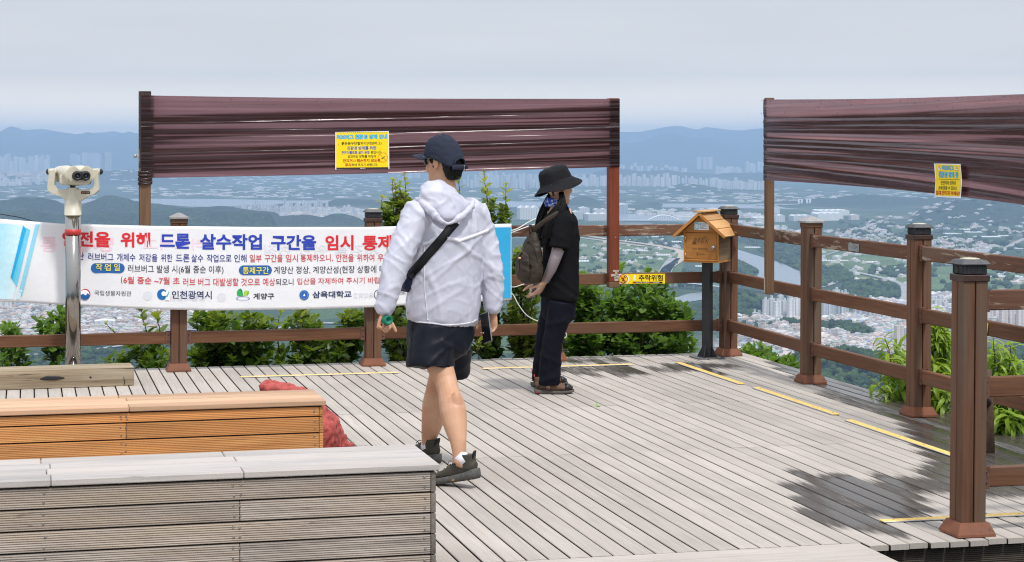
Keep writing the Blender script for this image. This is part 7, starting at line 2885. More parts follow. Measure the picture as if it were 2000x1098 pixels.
def bvh_of(me):
    return BVHTree.FromPolygons([v.co[:] for v in me.vertices], [tuple(p.vertices) for p in me.polygons])


def on_cloth(bvh, px, py, off, Y=None):
    """Lay a point on a cloth surface at the given bearing."""
    o = Vector((0, 0, EYE))
    d = (P(px, py, 10.0) - o).normalized()
    h, n, _, _ = bvh.ray_cast(o, d)
    if h is None:
        return None
    if n.dot(d) > 0:
        n = -n
    return h + n * off


def ribbon(mb, bvh, path, wpx, off, mat, th=0.002, n=26, last=None):
    """A band lying on a cloth along a line of bearings."""
    L, Rr, B = [], [], []
    tot = [0.0]
    for a, b in zip(path[:-1], path[1:]):
        tot.append(tot[-1] + math.hypot(b[0] - a[0], b[1] - a[1]))
    for i in range(n + 1):
        t = tot[-1] * i / n
        k = max(j for j in range(len(tot)) if tot[j] <= t + 1e-9)
        k = min(k, len(path) - 2)
        f = (t - tot[k]) / max(1e-9, tot[k + 1] - tot[k])
        x, y = lerp(path[k][0], path[k + 1][0], f), lerp(path[k][1], path[k + 1][1], f)
        dx, dy = path[k + 1][0] - path[k][0], path[k + 1][1] - path[k][1]
        l = math.hypot(dx, dy)
        nx, ny = -dy / l * wpx / 2, dx / l * wpx / 2
        a, b = on_cloth(bvh, x + nx, y + ny, off), on_cloth(bvh, x - nx, y - ny, off)
        if a is None or b is None or (a - b).length > 4 * wpx / FL * 12:
            continue
        L.append(a)
        Rr.append(b)
    if len(L) < 2:
        return
    # smooth the band so it bridges the wrinkles
    for _ in range(2):
        for S in (L, Rr):
            S[1:-1] = [(S[i - 1] + S[i] * 2 + S[i + 1]) / 4 for i in range(1, len(S) - 1)]
    vs, fs = [], []
    eye = Vector((0, 0, EYE))
    for a, b in zip(L, Rr):
        tb = (a - eye).normalized() * th
        vs += [a, b, b + tb, a + tb]
    for i in range(len(L) - 1):
        o = 4 * i
        for k in range(4):
            j = (k + 1) % 4
            fs.append((o + k, o + j, o + 4 + j, o + 4 + k))
    fs += [(0, 1, 2, 3), tuple(4 * (len(L) - 1) + k for k in (3, 2, 1, 0))]
    mb.add(vs, fs, mat, True)


def shoe(parent, heel, toe, roll_up, kind, length=0.285):
    """heel and toe are points of the sole; roll_up the up direction."""
    f = (Vector(toe) - Vector(heel)).normalized()
    F = frame(Vector(heel), f, roll_up)
    s = length / 0.285
    dark = kind == 'trainer'
    up = M['shoe_dark'] if dark else M['boot']
    sole = M['shoe_sole'] if dark else M['boot_sole']
    st = [(-0.006, .026, .016, .050), (.004, .036, .004, .052), (.03, .040, .0, .046), (.08, .037, .0, .040), (.13, .037, .0, .036), (.19, .047, .001, .034), (.235, .045, .005, .034), (.265, .034, .011, .036), (.283, .018, .018, .038)]
    if not dark:
        st = [(x, w * 0.96, z0, z0 + (z1 - z0) * 0.72) for (x, w, z0, z1) in st]
    rings = []
    for (x, w, z0, z1) in st:
        yo = -0.006 * math.sin(math.pi * min(1, max(0, x) / .285))
        rings.append([F @ (Vector((x, y + yo, z)) * s) for (y, z) in ((-w * .9, z0), (w * .9, z0), (w * 1.04, lerp(z0, z1, .35)), (w, z1), (0, z1 + .001), (-w, z1), (-w * 1.04, lerp(z0, z1, .35)))])
    ub = MB()
    sec = [(.002, .022, .062, .022), (.02, .033, .068, .045), (.05, .035, .066, .050), (.085, .034, .062, .046), (.12, .036, .058, .040), (.155, .040, .052, .032), (.195, .043, .046, .024), (.235, .038, .042, .020), (.262, .026, .038, .014), (.274, .012, .034, .008)]
    ub.tube([F @ (Vector((x, -0.003, z)) * s) for x, w, z, h in sec], [(w * s, h * s) for x, w, z, h in sec], 18, up=F.to_3x3() @ Vector((0, 0, 1)))
    top = .130 if dark else .125
    ub.tube([F @ (Vector((.058, 0, .06)) * s), F @ (Vector((.052, 0, .09)) * s), F @ (Vector((.046, 0, top)) * s)], [(.036 * s, .050 * s), (.036 * s, .052 * s), (.037 * s, .053 * s)], 18, up=F.to_3x3() @ Vector((1, 0, 0)))
    me = remesh(ub, 0.004, 3)
    o = skin_object('shoe', me, up, parent)
    o.data.transform(Matrix.Translation(parent.location))
    o.data.transform(Matrix.Translation(-Vector(parent.location)))
    mb = MB()
    ring_loft(mb, rings, sole)
    if dark:
        for x in (0.004, 0.03, 0.055, 0.08, 0.17, 0.20, 0.23):
            mb.box((x, -.034, -.004), (x + .014, .034, .006), M['black'], .002, F @ Matrix.Scale(s, 4) @ Matrix.Translation((0, 0, 0.004 if x < .16 else .006)))
        for y in (-1, 1):
            mb.box((.118, y * .0385 - .002, .010), (.132, y * .0385 + .002, .015), M['orange'], .001, F @ Matrix.Scale(s, 4))
    else:
        mb.tube([F @ (Vector((.268, -.004, .036)) * s), F @ (Vector((.240, -.004, .048)) * s), F @ (Vector((.215, -.004, .052)) * s)], [(.022 * s, .018 * s), (.040 * s, .026 * s), (.045 * s, .026 * s)], 14, M['black'], up=F.to_3x3() @ Vector((0, 0, 1)))
        for y in (-1, 1):
            for (xa, xb, za, zb) in ((.006, .05, .014, .020), (.055, .095, .012, .020), (.12, .17, .010, .014)):
                mb.box((xa, y * .0385 - .0025, za), (xb, y * .0385 + .0025, zb), M['red_lace'], .001, F @ Matrix.Scale(s, 4))
            mb.tube([F @ (Vector((.012, y * .036, .045)) * s), F @ (Vector((.05, y * .0375, .085)) * s), F @ (Vector((.10, y * .038, .045)) * s), F @ (Vector((.03, y * .037, .035)) * s)], .0042 * s, 6, M['black'])
    wb = wbuild(mb, 'sole', None, parent)
    wb.parent = o
    mb = MB()
    lm = M['strap'] if dark else M['red_lace']
    for k in range(4):
        x = .125 + .02 * k
        z = .098 - .0085 * k
        mb.tube([F @ (Vector((x, -.026, z - .012)) * s), F @ (Vector((x + .006, 0, z + (.003 if dark else .007))) * s), F @ (Vector((x, .022, z - .012)) * s)], .0026 * s, 6, lm)
    for y in (-1, 1):
        mb.tube([F @ (Vector((.12, .004 * y, .104)) * s), F @ (Vector((.138, .022 * y, .110)) * s), F @ (Vector((.146, .036 * y, .092)) * s)], .0022 * s, 6, lm)
    if dark:
        mb.tube([F @ (Vector((.006, 0, .100)) * s), F @ (Vector((-.002, 0, .126)) * s), F @ (Vector((-.010, 0, .140)) * s)], [(.018 * s, .006 * s), (.018 * s, .005 * s), (.014 * s, .003 * s)], 10, M['strap'], up=F.to_3x3() @ Vector((1, 0, 0)))
    else:
        mb.tube([F @ (Vector((.0, -.006, .118)) * s), F @ (Vector((-.006, 0, .140)) * s), F @ (Vector((.0, .006, .118)) * s)], .003 * s, 6, lm)
    wl = wbuild(mb, 'lace', None, parent)
    wl.parent = o
    return o


# ------------------------------------------------------------------- the man
YM = 9.94
man = thing('person', 'man in white hooded windbreaker, black shorts and navy cap walking away across the deck', 'person', G(868, 948))


def S(px, py, dy=0.0):
    return P(px, py, YM + dy)


fb = Vector((-.52, .854, 0))                       # where the body heads
HM = frame(S(866, 321.5, .36), (-.80, .60, -.04))
mb = MB()
head_shape(mb, HM, 1.0)
nk = Vector(fb)
mb.tube([S(866, 345, .365), S(868, 362, .35), S(869, 385, .34), S(869, 400, .34)], [(.062, .066), (.060, .064), (.072, .070), (.11, .08)], 16, up=nk)
mb.tube([S(868, 395, .34), S(868, 430, .34), S(866, 480, .34), S(866, 540, .35), S(864, 600, .35), S(861, 640, .35), S(860, 672, .35)], [(.12, .08), (.165, .10), (.15, .10), (.135, .095), (.15, .10), (.16, .11), (.14, .10)], 18, up=nk)
lh, rh = S(752, 608, .06), S(961, 607, .42)
mb.tube([S(816, 416, .24), S(790, 470, .17), S(768, 528, .10), S(758, 575, .07), lh], [.052, .046, .040, .036, .027], 12)
mb.tube([S(925, 416, .46), S(948, 470, .46), S(962, 528, .43), S(962, 575, .42), rh], [.052, .046, .040, .036, .027], 12)
cl = ((0.9, 1.25, 0.9),) * 4
hand_shape(mb, lh, (-.26, -.05, -.96), (.88, -.42, -.15), (-.3, .9, 0), ((1.15, 1.5, 1.0), (1.25, 1.5, 1.0), (1.3, 1.5, 1.0), (1.35, 1.5, 1.0)), (.55, .35, .75))
hand_shape(mb, rh, (-.06, -.04, -1), (-.55, -.83, .05), (-.83, .55, 0), ((0.45, 0.75, 0.55), (0.55, 0.85, 0.55), (0.62, 0.9, 0.6), (0.5, 0.7, 0.45)), (.75, .7, .22))
# legs: left trails with its heel lifted, right steps ahead
la, ra = S(897, 890, -.06), S(838, 872, .72)
mb.tube([S(843, 650, .27), S(850, 690, .25), S(862, 722, .22), S(871, 745, .19), S(876, 765, .15), S(882, 788, .09), S(886, 808, .05), S(890, 835, .01), S(895, 862, -.03), S(897, 885, -.05), S(897, 905, -.06)],
        [(.090, .095), (.080, .083), (.066, .069), (.057, .059), (.056, .058), (.065, .068), (.067, .070), (.059, .059), (.043, .043), (.034, .036), (.034, .037)], 18)
mb.tube([S(888, 650, .42), S(880, 690, .50), S(866, 722, .58), S(856, 745, .62), S(851, 765, .64), S(848, 790, .65), S(847, 808, .66), S(843, 832, .68), S(838, 855, .71), S(837, 872, .72), S(836, 885, .73)],
        [(.090, .095), (.080, .083), (.066, .069), (.057, .059), (.055, .057), (.064, .066), (.065, .067), (.056, .057), (.042, .042), (.034, .036), (.034, .037)], 18)
for c_, r_ in ((S(891, 800, .04), (.036, .036, .095)), (S(882, 806, .04), (.036, .036, .085)), (S(842, 802, .66), (.034, .034, .085))):
    mb.ell(c_, r_, 14)
lheel, ltoe = S(933.5, 936.5, -.10), S(855, 947.5, .02)
lheel = Vector((lheel.x, lheel.y, 0.052))
ltoe = Vector((ltoe.x, ltoe.y, 0.0))
ltoe = lheel + (ltoe - lheel).normalized() * 0.285
rheel = S(853, 905, .66)
rheel.z = 0.002
rtoe = rheel + Vector((-.62, .76, 0)).normalized() * 0.285
rtoe.z = 0.012
for (an, he, to) in ((S(897, 900, -.06), lheel, ltoe), (S(837, 882, .725), rheel, rtoe)):
    f_ = (to - he).normalized()
    up_ = f_.cross(Vector((0, 0, 1))).cross(f_).normalized()
    mb.tube([an, he + f_ * .052 + up_ * .066, he + f_ * .095 + up_ * .046, he + f_ * .18 + up_ * .04, he + f_ * .22 + up_ * .038], [.034, .031, (.026, .020), (.028, .014), (.018, .010)], 12)
    mb.ell(he + f_ * .032 + up_ * .062, (.028, .028, .032), 10)
me = remesh(mb, 0.0046, 3)
body = skin_object('body', me, M['skin_m'], man)
ex = eyes(HM)
ex.v = [tuple(Vector(p) - Vector(man.location)) for p in ex.v]
join_extra(body.data, ex)

# jacket
mb = MB()
mb.tube([S(863, 632, .35), S(864, 622, .35), S(865, 600, .35), S(867, 560, .35), S(870, 520, .35), S(873, 480, .35), S(875, 450, .35), S(874, 425, .35), S(873, 405, .345), S(871, 393, .34), S(870, 384, .345)],
        [(.178, .145), (.196, .158), (.204, .165), (.202, .162), (.200, .158), (.198, .152), (.196, .145), (.180, .130), (.138, .110), (.095, .092), (.072, .078)], 28, up=nk)
mb.tube([S(832, 408, .29), S(818, 420, .24), S(800, 455, .19), S(783, 495, .14), S(770, 528, .11), S(763, 555, .085), S(757, 580, .07), S(752, 602, .06), S(749, 614, .055)], [.070, .084, .076, .071, .068, .058, .051, .046, .032], 18)
mb.tube([S(908, 408, .40), S(924, 420, .44), S(940, 455, .46), S(953, 495, .45), S(960, 528, .43), S(962, 555, .425), S(962, 580, .42), S(962, 601, .42), S(962, 612, .42)], [.070, .082, .074, .066, .060, .056, .052, .046, .032], 18)
me = remesh(mb, 0.0085, 5)
man_o = Vector(man.location)


def crease(x, y, z):
    return max(0.0, 1.0 - 6.5 * abs(noise.noise(Vector((x, y, z)))))


def jfold(p, n):
    q = p - man_o
    d = 0.0060 * crease(q.x * 8 + q.z * 3.5, q.y * 8, q.z * 2.6) + 0.0048 * crease(q.x * 6 - q.z * 7 + 9, q.y * 6, q.z * 4)
    d += 0.004 * noise.noise(Vector((q.x * 6, q.y * 6, q.z * 3)))
    arm = abs(q.x + 0.0) > 0.19
    if arm:
        d += 0.005 * crease(q.x * 7, q.y * 7, q.z * 13 + q.x * 9) + 0.003 * crease(q.x * 5 + 7, q.y * 8, q.z * 7 - q.x * 8)
    d += 0.0022 * crease(q.x * 17, q.y * 17, q.z * 13)
    if q.z < 0.92 and not arm:
        k = max(0.0, 1 - (q.z - 0.79) / 0.10)
        d += 0.005 * min(1, k) * noise.noise(Vector((q.x * 75, q.y * 75, q.z * 10)))
    d += 0.007 * math.exp(-((q.x * 0.8 + q.z - 1.28 + 0.02 * noise.noise(q * 7)) / 0.014) ** 2) * (q.y < 0.4)
    d += 0.006 * math.exp(-((-q.x * 0.9 + q.z - 1.09) / 0.016) ** 2) * (q.x > -0.08)
    return d


displace(me, jfold)
bv_j = bvh_of(me)
jk = skin_object('jacket', me, M['jacket'], man)
mb = MB()
for path in ([(827, 477), (838, 474), (846, 469), (852, 463)], [(865, 468), (875, 466), (886, 467), (896, 471)], [(896, 471), (910, 466), (930, 459), (955, 449)]):
    ribbon(mb, bv_j, path, 6.5, 0.004, M['jacket_trim'], 0.004, 18)
ribbon(mb, bv_j, [(795, 610), (796, 622), (803, 628), (822, 629), (848, 632), (872, 635), (900, 633), (922, 630), (933, 622)], 3.0, 0.003, M['jacket_trim'], 0.004, 40)
ribbon(mb, bv_j, [(829, 480), (829, 520), (830, 570), (836, 625)], 1.6, 0.003, M['jacket_trim'], 0.002, 30)
w_ = wbuild(mb, 'trim', None, man)
w_.parent = jk
# hood lying on the back
mb = MB()
mb.tube([S(871, 385, .35), S(869, 389, .335), S(868, 396, .30), S(869, 405, .262), S(871, 416, .235), S(873, 427, .205), S(874, 437, .20)], [(.080, .050), (.125, .080), (.158, .092), (.150, .084), (.112, .062), (.062, .042), (.016, .016)], 26, up=nk)
for pts in ([(812, 386, .25), (824, 398, .19), (842, 414, .14), (860, 430, .125), (873, 438, .13)], [(925, 390, .33), (922, 402, .27), (910, 416, .20), (893, 430, .15), (875, 438, .13)], [(843, 381, .30), (868, 388, .24), (898, 383, .33)]):
    mb.tube([S(*t) for t in pts], [.008, .016, .018, .016, .008][:len(pts)] if len(pts) == 5 else [.012] * 3, 10)
me = remesh(mb, 0.0075, 4)


def hfold(p, n):
    q = p - man_o
    a = Vector((q.x * 16 + q.z * 14, q.y * 10, q.z * 12))
    return 0.006 * crease(q.x * 9 + q.z * 9, q.y * 7, q.z * 8) + 0.004 * crease(q.x * 13 - q.z * 8, q.y * 12, q.z * 14) + 0.003 * noise.noise(q * 12)


displace(me, hfold)
h_ = skin_object('hood', me, M['jacket'], man)
h_.parent = jk
# shorts
mb = MB()
mb.tube([S(862, 604, .35), S(861, 630, .35), S(860, 655, .35), S(859, 680, .35), S(860, 694, .36)], [(.175, .135), (.182, .142), (.188, .152), (.172, .150), (.10, .12)], 26, up=nk)
mb.tube([S(846, 640, .28), S(843, 680, .26), S(841, 705, .24), S(840.5, 717, .235)], [(.105, .110), (.122, .118), (.126, .116), (.128, .118)], 24, up=nk)
mb.tube([S(880, 640, .43), S(880, 690, .50), S(882, 712, .535), S(882, 727, .55)], [(.10, .11), (.104, .115), (.094, .112), (.090, .110)], 24, up=nk)
me = remesh(mb, 0.0075, 4)


def sfold(p, n):
    q = p - man_o
    d = 0.006 * ridge(Vector((q.x * 11 - q.z * 9, q.y * 9, q.z * 7))) + 0.002 * noise.noise(q * 24)
    d += 0.008 * math.exp(-((q.x * 0.62 + q.z - 0.70) / 0.016) ** 2) * (q.x > -0.02)
    d += 0.006 * math.exp(-((q.x * 0.9 - q.z + 0.68) / 0.016) ** 2) * (q.x < 0.0)
    return d


displace(me, sfold)
bv_s = bvh_of(me)
so_ = skin_object('shorts', me, M['shorts'], man)
mb = MB()
ribbon(mb, bv_s, [(805, 640), (802, 670), (800, 700), (799, 716)], 1.6, 0.002, M['strap'], 0.002, 20)
ribbon(mb, bv_s, [(797, 712.5), (815, 713.5), (840, 714.5), (865, 714), (885, 712)], 1.2, 0.0015, M['strap'], 0.002, 26)
w_ = wbuild(mb, 'seam', None, man)
w_.parent = so_
shoe(man, lheel, ltoe, (0.05, 0, 1), 'trainer')
shoe(man, rheel, rtoe, (0, 0, 1), 'trainer')
for an, he, to in ((S(897, 890, -.055), lheel, ltoe), (S(837.5, 872, .72), rheel, rtoe)):
    f_ = (to - he).normalized()
    up_ = f_.cross(Vector((0, 0, 1))).cross(f_).normalized()
    b_ = he + f_ * .056 + up_ * .09
    t_ = b_ + (an - b_).normalized() * .050
    mb = MB()
    mb.tube([b_, b_.lerp(t_, .5), t_], [.0385, .038, .0372], 18, M['sock'])
    wbuild(mb, 'sock', None, man)
# hair, cap, glasses
mb = MB()
hs = [(-.080, -.066, .020, .036), (-.062, -.066, .030, .054), (-.035, -.066, .036, .069), (0, -.066, .038, .0755), (.022, -.058, .044, .076), (.045, -.045, .045, .068)]
mb.tube([HM @ Vector((cx, 0, z)) for z, cx, rx, w in hs], [(w, rx) for z, cx, rx, w in hs], 24, up=HM.to_3x3() @ Vector((1, 0, 0)))
for y in (1, -1):
    mb.tube([HM @ Vector((.030, .074 * y, .060)), HM @ Vector((.022, .075 * y, .030)), HM @ Vector((.018, .0745 * y, .004))], [(.020, .006), (.012, .005), (.005, .003)], 8, up=HM.to_3x3() @ Vector((0, 1, 0)))
me = remesh(mb, 0.004, 1)
displace(me, lambda p, n: 0.0045 * noise.noise(Vector((p.x * 90, p.y * 90, p.z * 45))) + 0.003 * ridge(p * 160))
skin_object('hair', me, M['hair'], man)
cm = MB()


def cap_fn(s, t):
    a = 2 * math.pi * s
    ph = t * math.pi / 2
    rx = 0.114 if math.cos(a) > 0 else 0.118
    p = Vector((-0.006 + rx * math.cos(a) * math.cos(ph) ** 0.85, 0.093 * math.sin(a) * math.cos(ph) ** 0.85, 0.030 + 0.128 * math.sin(ph) ** 0.9))
    if math.cos(a) < 0:
        p.z -= 0.030 * (-math.cos(a)) * math.cos(ph) ** 2
    p.z += 0.22 * p.x * math.cos(ph)
    p.z += 0.006 * noise.noise(Vector((a * 2, ph * 5, 3)))* (1 if ph < 1.4 else 0)
    p += Vector((p.x, p.y, 0)).normalized() * (0.0035 * noise.noise(Vector((p.x * 40, p.y * 40, p.z * 60))) - 0.0018 * math.exp(-((a * 6 / (2 * math.pi)) % 1 - 0.5) ** 2 / 0.0012))
    return HM @ p


cm.grid(cap_fn, 72, 26, M['cap_cloth'], True, wrap=True)
keep = []
for i, f_ in enumerate(cm.f):
    c_ = HM.inverted() @ (sum((Vector(cm.v[k]) for k in f_), Vector()) / 4)
    hole = c_.x < -0.03 and ((c_.y / 0.046) ** 2 + ((c_.z + 0.012) / 0.042) ** 2) < 1 and c_.z > -0.012
    if not hole:
        keep.append(i)
cm.f = [cm.f[i] for i in keep]
cm.m = [cm.m[i] for i in keep]
cm.sm = [cm.sm[i] for i in keep]
cm.tube([HM @ Vector((-0.006 - 0.121 * math.sqrt(max(0.0, 1 - (y / 0.096) ** 2)) * math.cos(0.32), y, -0.012 + 0.042 * math.sqrt(max(0, 1 - (y / 0.0465) ** 2)))) for y in [-.0465 + .093 * k / 12 for k in range(13)]], 0.0035, 6, M['cap_cloth'])
cm.tube([HM @ Vector((-0.006 - 0.121 * math.cos(t), 0.097 * math.sin(t), -0.022 + 0.004 * math.cos(t))) for t in [-.62 + 1.24 * k / 14 for k in range(15)]], [(.004, .012)] * 15, 8, M['cap_cloth'], up=(0, 0, 1))
cm.box((-0.150, -0.022, -0.028), (-0.122, -0.012, -0.012), M['cap_cloth'], 0.002, HM)
cm.box((-0.1335, -0.013, -0.032), (-0.128, -0.009, -0.008), M['galv'], 0.001, HM)
cm.ell(HM @ Vector((-.006, 0, .159)), (.008, .008, .005), 10, M['cap_cloth'])
wbuild(cm, 'cap', None, man)
cap_o = [o_ for o_ in man.children if o_.name.startswith('cap')][0]
so = cap_o.modifiers.new('t', 'SOLIDIFY')
so.thickness = 0.002
vm = MB()


def visor(s, t):
    a = (s - 0.5) * 2.3
    r = 0.112 + 0.094 * t * (math.cos(a) ** 0.35 if math.cos(a) > 0 else 0)
    return HM @ Vector((-0.008 + r * math.cos(a), 0.088 * math.sin(a) * (1 + 0.10 * t), 0.036 + 0.22 * 0.11 * math.cos(a) - 0.004 * t - 0.022 * (math.sin(a) ** 2) * (0.4 + 0.6 * t)))


vm.grid(visor, 26, 8, M['cap_cloth'])
v_o = wbuild(vm, 'visor', None, man)
v_o.parent = cap_o
so = v_o.modifiers.new('t', 'SOLIDIFY')
so.thickness = 0.004
gm = MB()


def lens(s, t):
    a = (s - 0.5) * 2.0
    return HM @ Vector((0.020 + 0.090 * math.cos(a), 0.078 * math.sin(a), 0.046 - 0.046 * t * (1 - 0.25 * abs(s - 0.5) * 2) + 0.004 * math.cos(3 * a)))


gm.grid(lens, 22, 5, M['lens'])
for y in (1, -1):
    gm.tube([HM @ Vector((0.070, 0.070 * y, 0.040)), HM @ Vector((0.03, 0.0815 * y, 0.038)), HM @ Vector((-0.004, 0.083 * y, 0.034)), HM @ Vector((-0.018, 0.083 * y, 0.022))], [(.003, .006), (.002, .0045), (.002, .004), (.002, .003)], 8, M['lens'], up=(0, 0, 1))
    gm.tube([HM @ Vector((0.095, 0.050 * y, 0.047)), HM @ Vector((0.072, 0.071 * y, 0.044))], 0.0026, 6, M['galv'])
g_o = wbuild(gm, 'sunglasses', None, man)
so = g_o.modifiers.new('t', 'SOLIDIFY')
so.thickness = 0.002
gm = MB()
gm.ell(HM @ Vector((0.000, 0.080, -0.008)), (.008, .006, .010), 10, M['black'])
gm.ell(HM @ Vector((0.000, -0.080, -0.008)), (.008, .006, .010), 10, M['black'])
wbuild(gm, 'earbuds', None, man)
# what he carries
sbg = thing('shoulder_bag', 'black sling strap crossing the man\'s back with small navy pouch at his side', 'bag', S(806, 545, .16))
mb = MB()
ribbon(mb, bv_j, [(890, 434), (880, 445), (866, 463), (850, 482), (834, 500), (820, 517), (808, 531), (800, 541)], 17, 0.005, M['strap'], 0.003, 34)
ribbon(mb, bv_j, [(892, 432), (886, 436), (878, 440)], 8, 0.009, M['strap'], 0.004, 10)
wbuild(mb, 'strap', None, sbg)
mb = MB()
pc = S(796, 547, .30)
mb.box((-.05, -.09, -.06), (.05, .07, .05), M['navy_bag'], .02, Matrix.Translation(pc + Vector((-.005, .02, 0))) @ Matrix.Rotation(R(30), 4, 'Z'))
wbuild(mb, 'pouch', None, sbg)
gr = thing('rolled_cloth', 'small green rolled cloth gripped in the man\'s left fist', 'cloth', S(757, 626, 0.03))
mb = MB()
ax_ = Vector((.50, -.80, .12)).normalized()
c_ = S(753, 626, 0.03)
Fg = frame(c_, ax_)
mb.lathe([(.010, -.075), (.019, -.06), (.021, 0.0), (.024, .032), (.023, .040), (.014, .034), (.006, .020)], 16, M['green_cloth'], Fg @ Matrix.Rotation(R(90), 4, 'Y'))
displ = [(Vector(p) + Vector((noise.noise(Vector(p) * 90), noise.noise(Vector(p) * 80 + Vector((5, 0, 0))), noise.noise(Vector(p) * 85 + Vector((0, 9, 0))))) * 0.004) for p in mb.v]
mb.v = [tuple(p) for p in displ]
wbuild(mb, 'cloth', None, gr)
ph = thing('phone', 'black phone with grey edge held low in the man\'s right hand', 'phone', S(956, 640, .36))
mb = MB()
n_p = Vector((-.78, -.62, .08)).normalized()
up_p = Vector((-.32, .12, .94)).normalized()
Fp = frame(rh + Vector((-.030, -.052, -.085)), n_p, up_p)
mb.box((-.004, -.037, -.080), (.004, .037, .080), M['phone_edge'], .003, Fp)
o_ = wbuild(mb, 'case', None, ph)
mb = MB()
mb.box((.0042, -.034, -.076), (.0050, .034, .076), M['phone'], .0003, Fp)
wbuild(mb, 'screen', None, ph)

# ------------------------------------------------------------------- the woman
YW = 13.60
wom = thing('person', 'woman in black bucket hat, black t-shirt and navy trousers looking out over the railing', 'person', G(1080, 769))


def Wp(px, py, dy=0.0):
    return P(px, py, YW + dy)


fw = Vector((.88, .475, 0)).normalized()
lw = Vector((-fw.y, fw.x, 0))
HW = frame(Wp(1091, 368, .02), (.86, .50, -.06))
mb = MB()
head_shape(mb, HW, 0.98, True)
mb.tube([Wp(1090, 384, .02), Wp(1090, 400, .02), Wp(1091, 414, .02)], [(.052, .054), (.050, .052), (.085, .066)], 14, up=fw)
mb.tube([Wp(1091, 410, .02), Wp(1094, 430, .02), Wp(1096, 470, .02), Wp(1095, 520, .02), Wp(1092, 570, .03), Wp(1090, 596, .03)], [(.12, .07), (.15, .085), (.14, .09), (.115, .08), (.135, .085), (.125, .08)], 16, up=fw)
nw, fwst = Wp(1063.5, 551, -.06), Wp(1049, 551, .08)
mb.tube([Wp(1100, 428, -.11), Wp(1096, 455, -.15), Wp(1085, 500, -.16), Wp(1076, 525, -.12), nw], [.046, .042, .036, .032, .023], 12)
mb.tube([Wp(1088, 428, .17), Wp(1078, 460, .20), Wp(1066, 505, .20), Wp(1058, 530, .15), fwst], [.046, .042, .036, .032, .023], 12)
hand_shape(mb, nw, (-.52, .10, -.84), (-.62, .55, .35), (-.35, -.55, .3), ((0.35, 0.5, 0.35), (0.35, 0.5, 0.4), (0.4, 0.55, 0.4), (0.45, 0.6, 0.4)), (.65, .5, .3), 0.92)
hand_shape(mb, fwst, (-.30, -.1, -.95), (-.5, -.75, .2), (-.8, .4, .2), ((0.4, 0.6, 0.4), (0.45, 0.65, 0.4), (0.5, 0.7, 0.4), (0.55, 0.7, 0.4)), (.6, .6, .3), 0.92)
mb.tube([Wp(1093, 596, -.05), Wp(1086, 640, -.06), Wp(1078, 685, -.05), Wp(1073, 735, -.03), Wp(1069, 758, -.02)], [(.066, .066), (.056, .058), (.048, .05), (.038, .04), (.036, .038)], 14)
mb.tube([Wp(1086, 596, .12), Wp(1077, 640, .17), Wp(1068, 685, .22), Wp(1062, 730, .28), Wp(1060, 746, .29)], [(.066, .066), (.056, .058), (.048, .05), (.038, .04), (.036, .038)], 14)
hN, tN = G(1045, 769.5), G(1121, 769)
hF, tF = G(1040, 757), G(1114, 753)
for (an, he, to) in ((Wp(1069, 756, -.02), hN, tN), (Wp(1060, 744, .29), hF, tF)):
    f_ = (to - he).normalized()
    mb.tube([an, he + f_ * .06 + Vector((0, 0, .07)), he + f_ * .12 + Vector((0, 0, .052)), he + f_ * .2 + Vector((0, 0, .04))], [.034, .032, (.030, .022), (.026, .014)], 12)
me = remesh(mb, 0.0046, 3)
body = skin_object('body', me, M['skin_w'], wom)
ex = eyes(HW, 0.98)
ex.v = [tuple(Vector(p) - Vector(wom.location)) for p in ex.v]
join_extra(body.data, ex)
wo = Vector(wom.location)
# t-shirt
mb = MB()
mb.tube([Wp(1091, 584, .03), Wp(1092, 574, .03), Wp(1094, 545, .03), Wp(1095, 515, .03), Wp(1096, 480, .03), Wp(1097, 450, .03), Wp(1096, 430, .025), Wp(1094, 416, .02), Wp(1092, 407, .02)],
        [(.176, .112), (.180, .116), (.172, .114), (.164, .111), (.166, .112), (.172, .106), (.165, .092), (.115, .072), (.062, .060)], 26, up=fw)
mb.tube([Wp(1100, 420, -.07), Wp(1101, 430, -.12), Wp(1097, 452, -.15), Wp(1093, 472, -.16), Wp(1091.5, 484, -.165)], [.050, .064, .068, .070, .073], 18)
mb.tube([Wp(1086, 420, .14), Wp(1086, 430, .18), Wp(1079, 455, .21), Wp(1074, 474, .22), Wp(1072, 485, .22)], [.050, .064, .066, .066, .068], 18)
me = remesh(mb, 0.0075, 4)


def tfold(p, n):
    q = p - wo
    d = 0.005 * ridge(Vector((q.x * 9 + q.z * 6, q.y * 9, q.z * 9))) + 0.0025 * noise.noise(q * 20)
    d += 0.007 * math.exp(-((q.x * 0.9 + q.z - 0.86) / 0.02) ** 2) + 0.006 * math.exp(-((q.x * 0.7 + q.z - 0.77) / 0.018) ** 2)
    return d


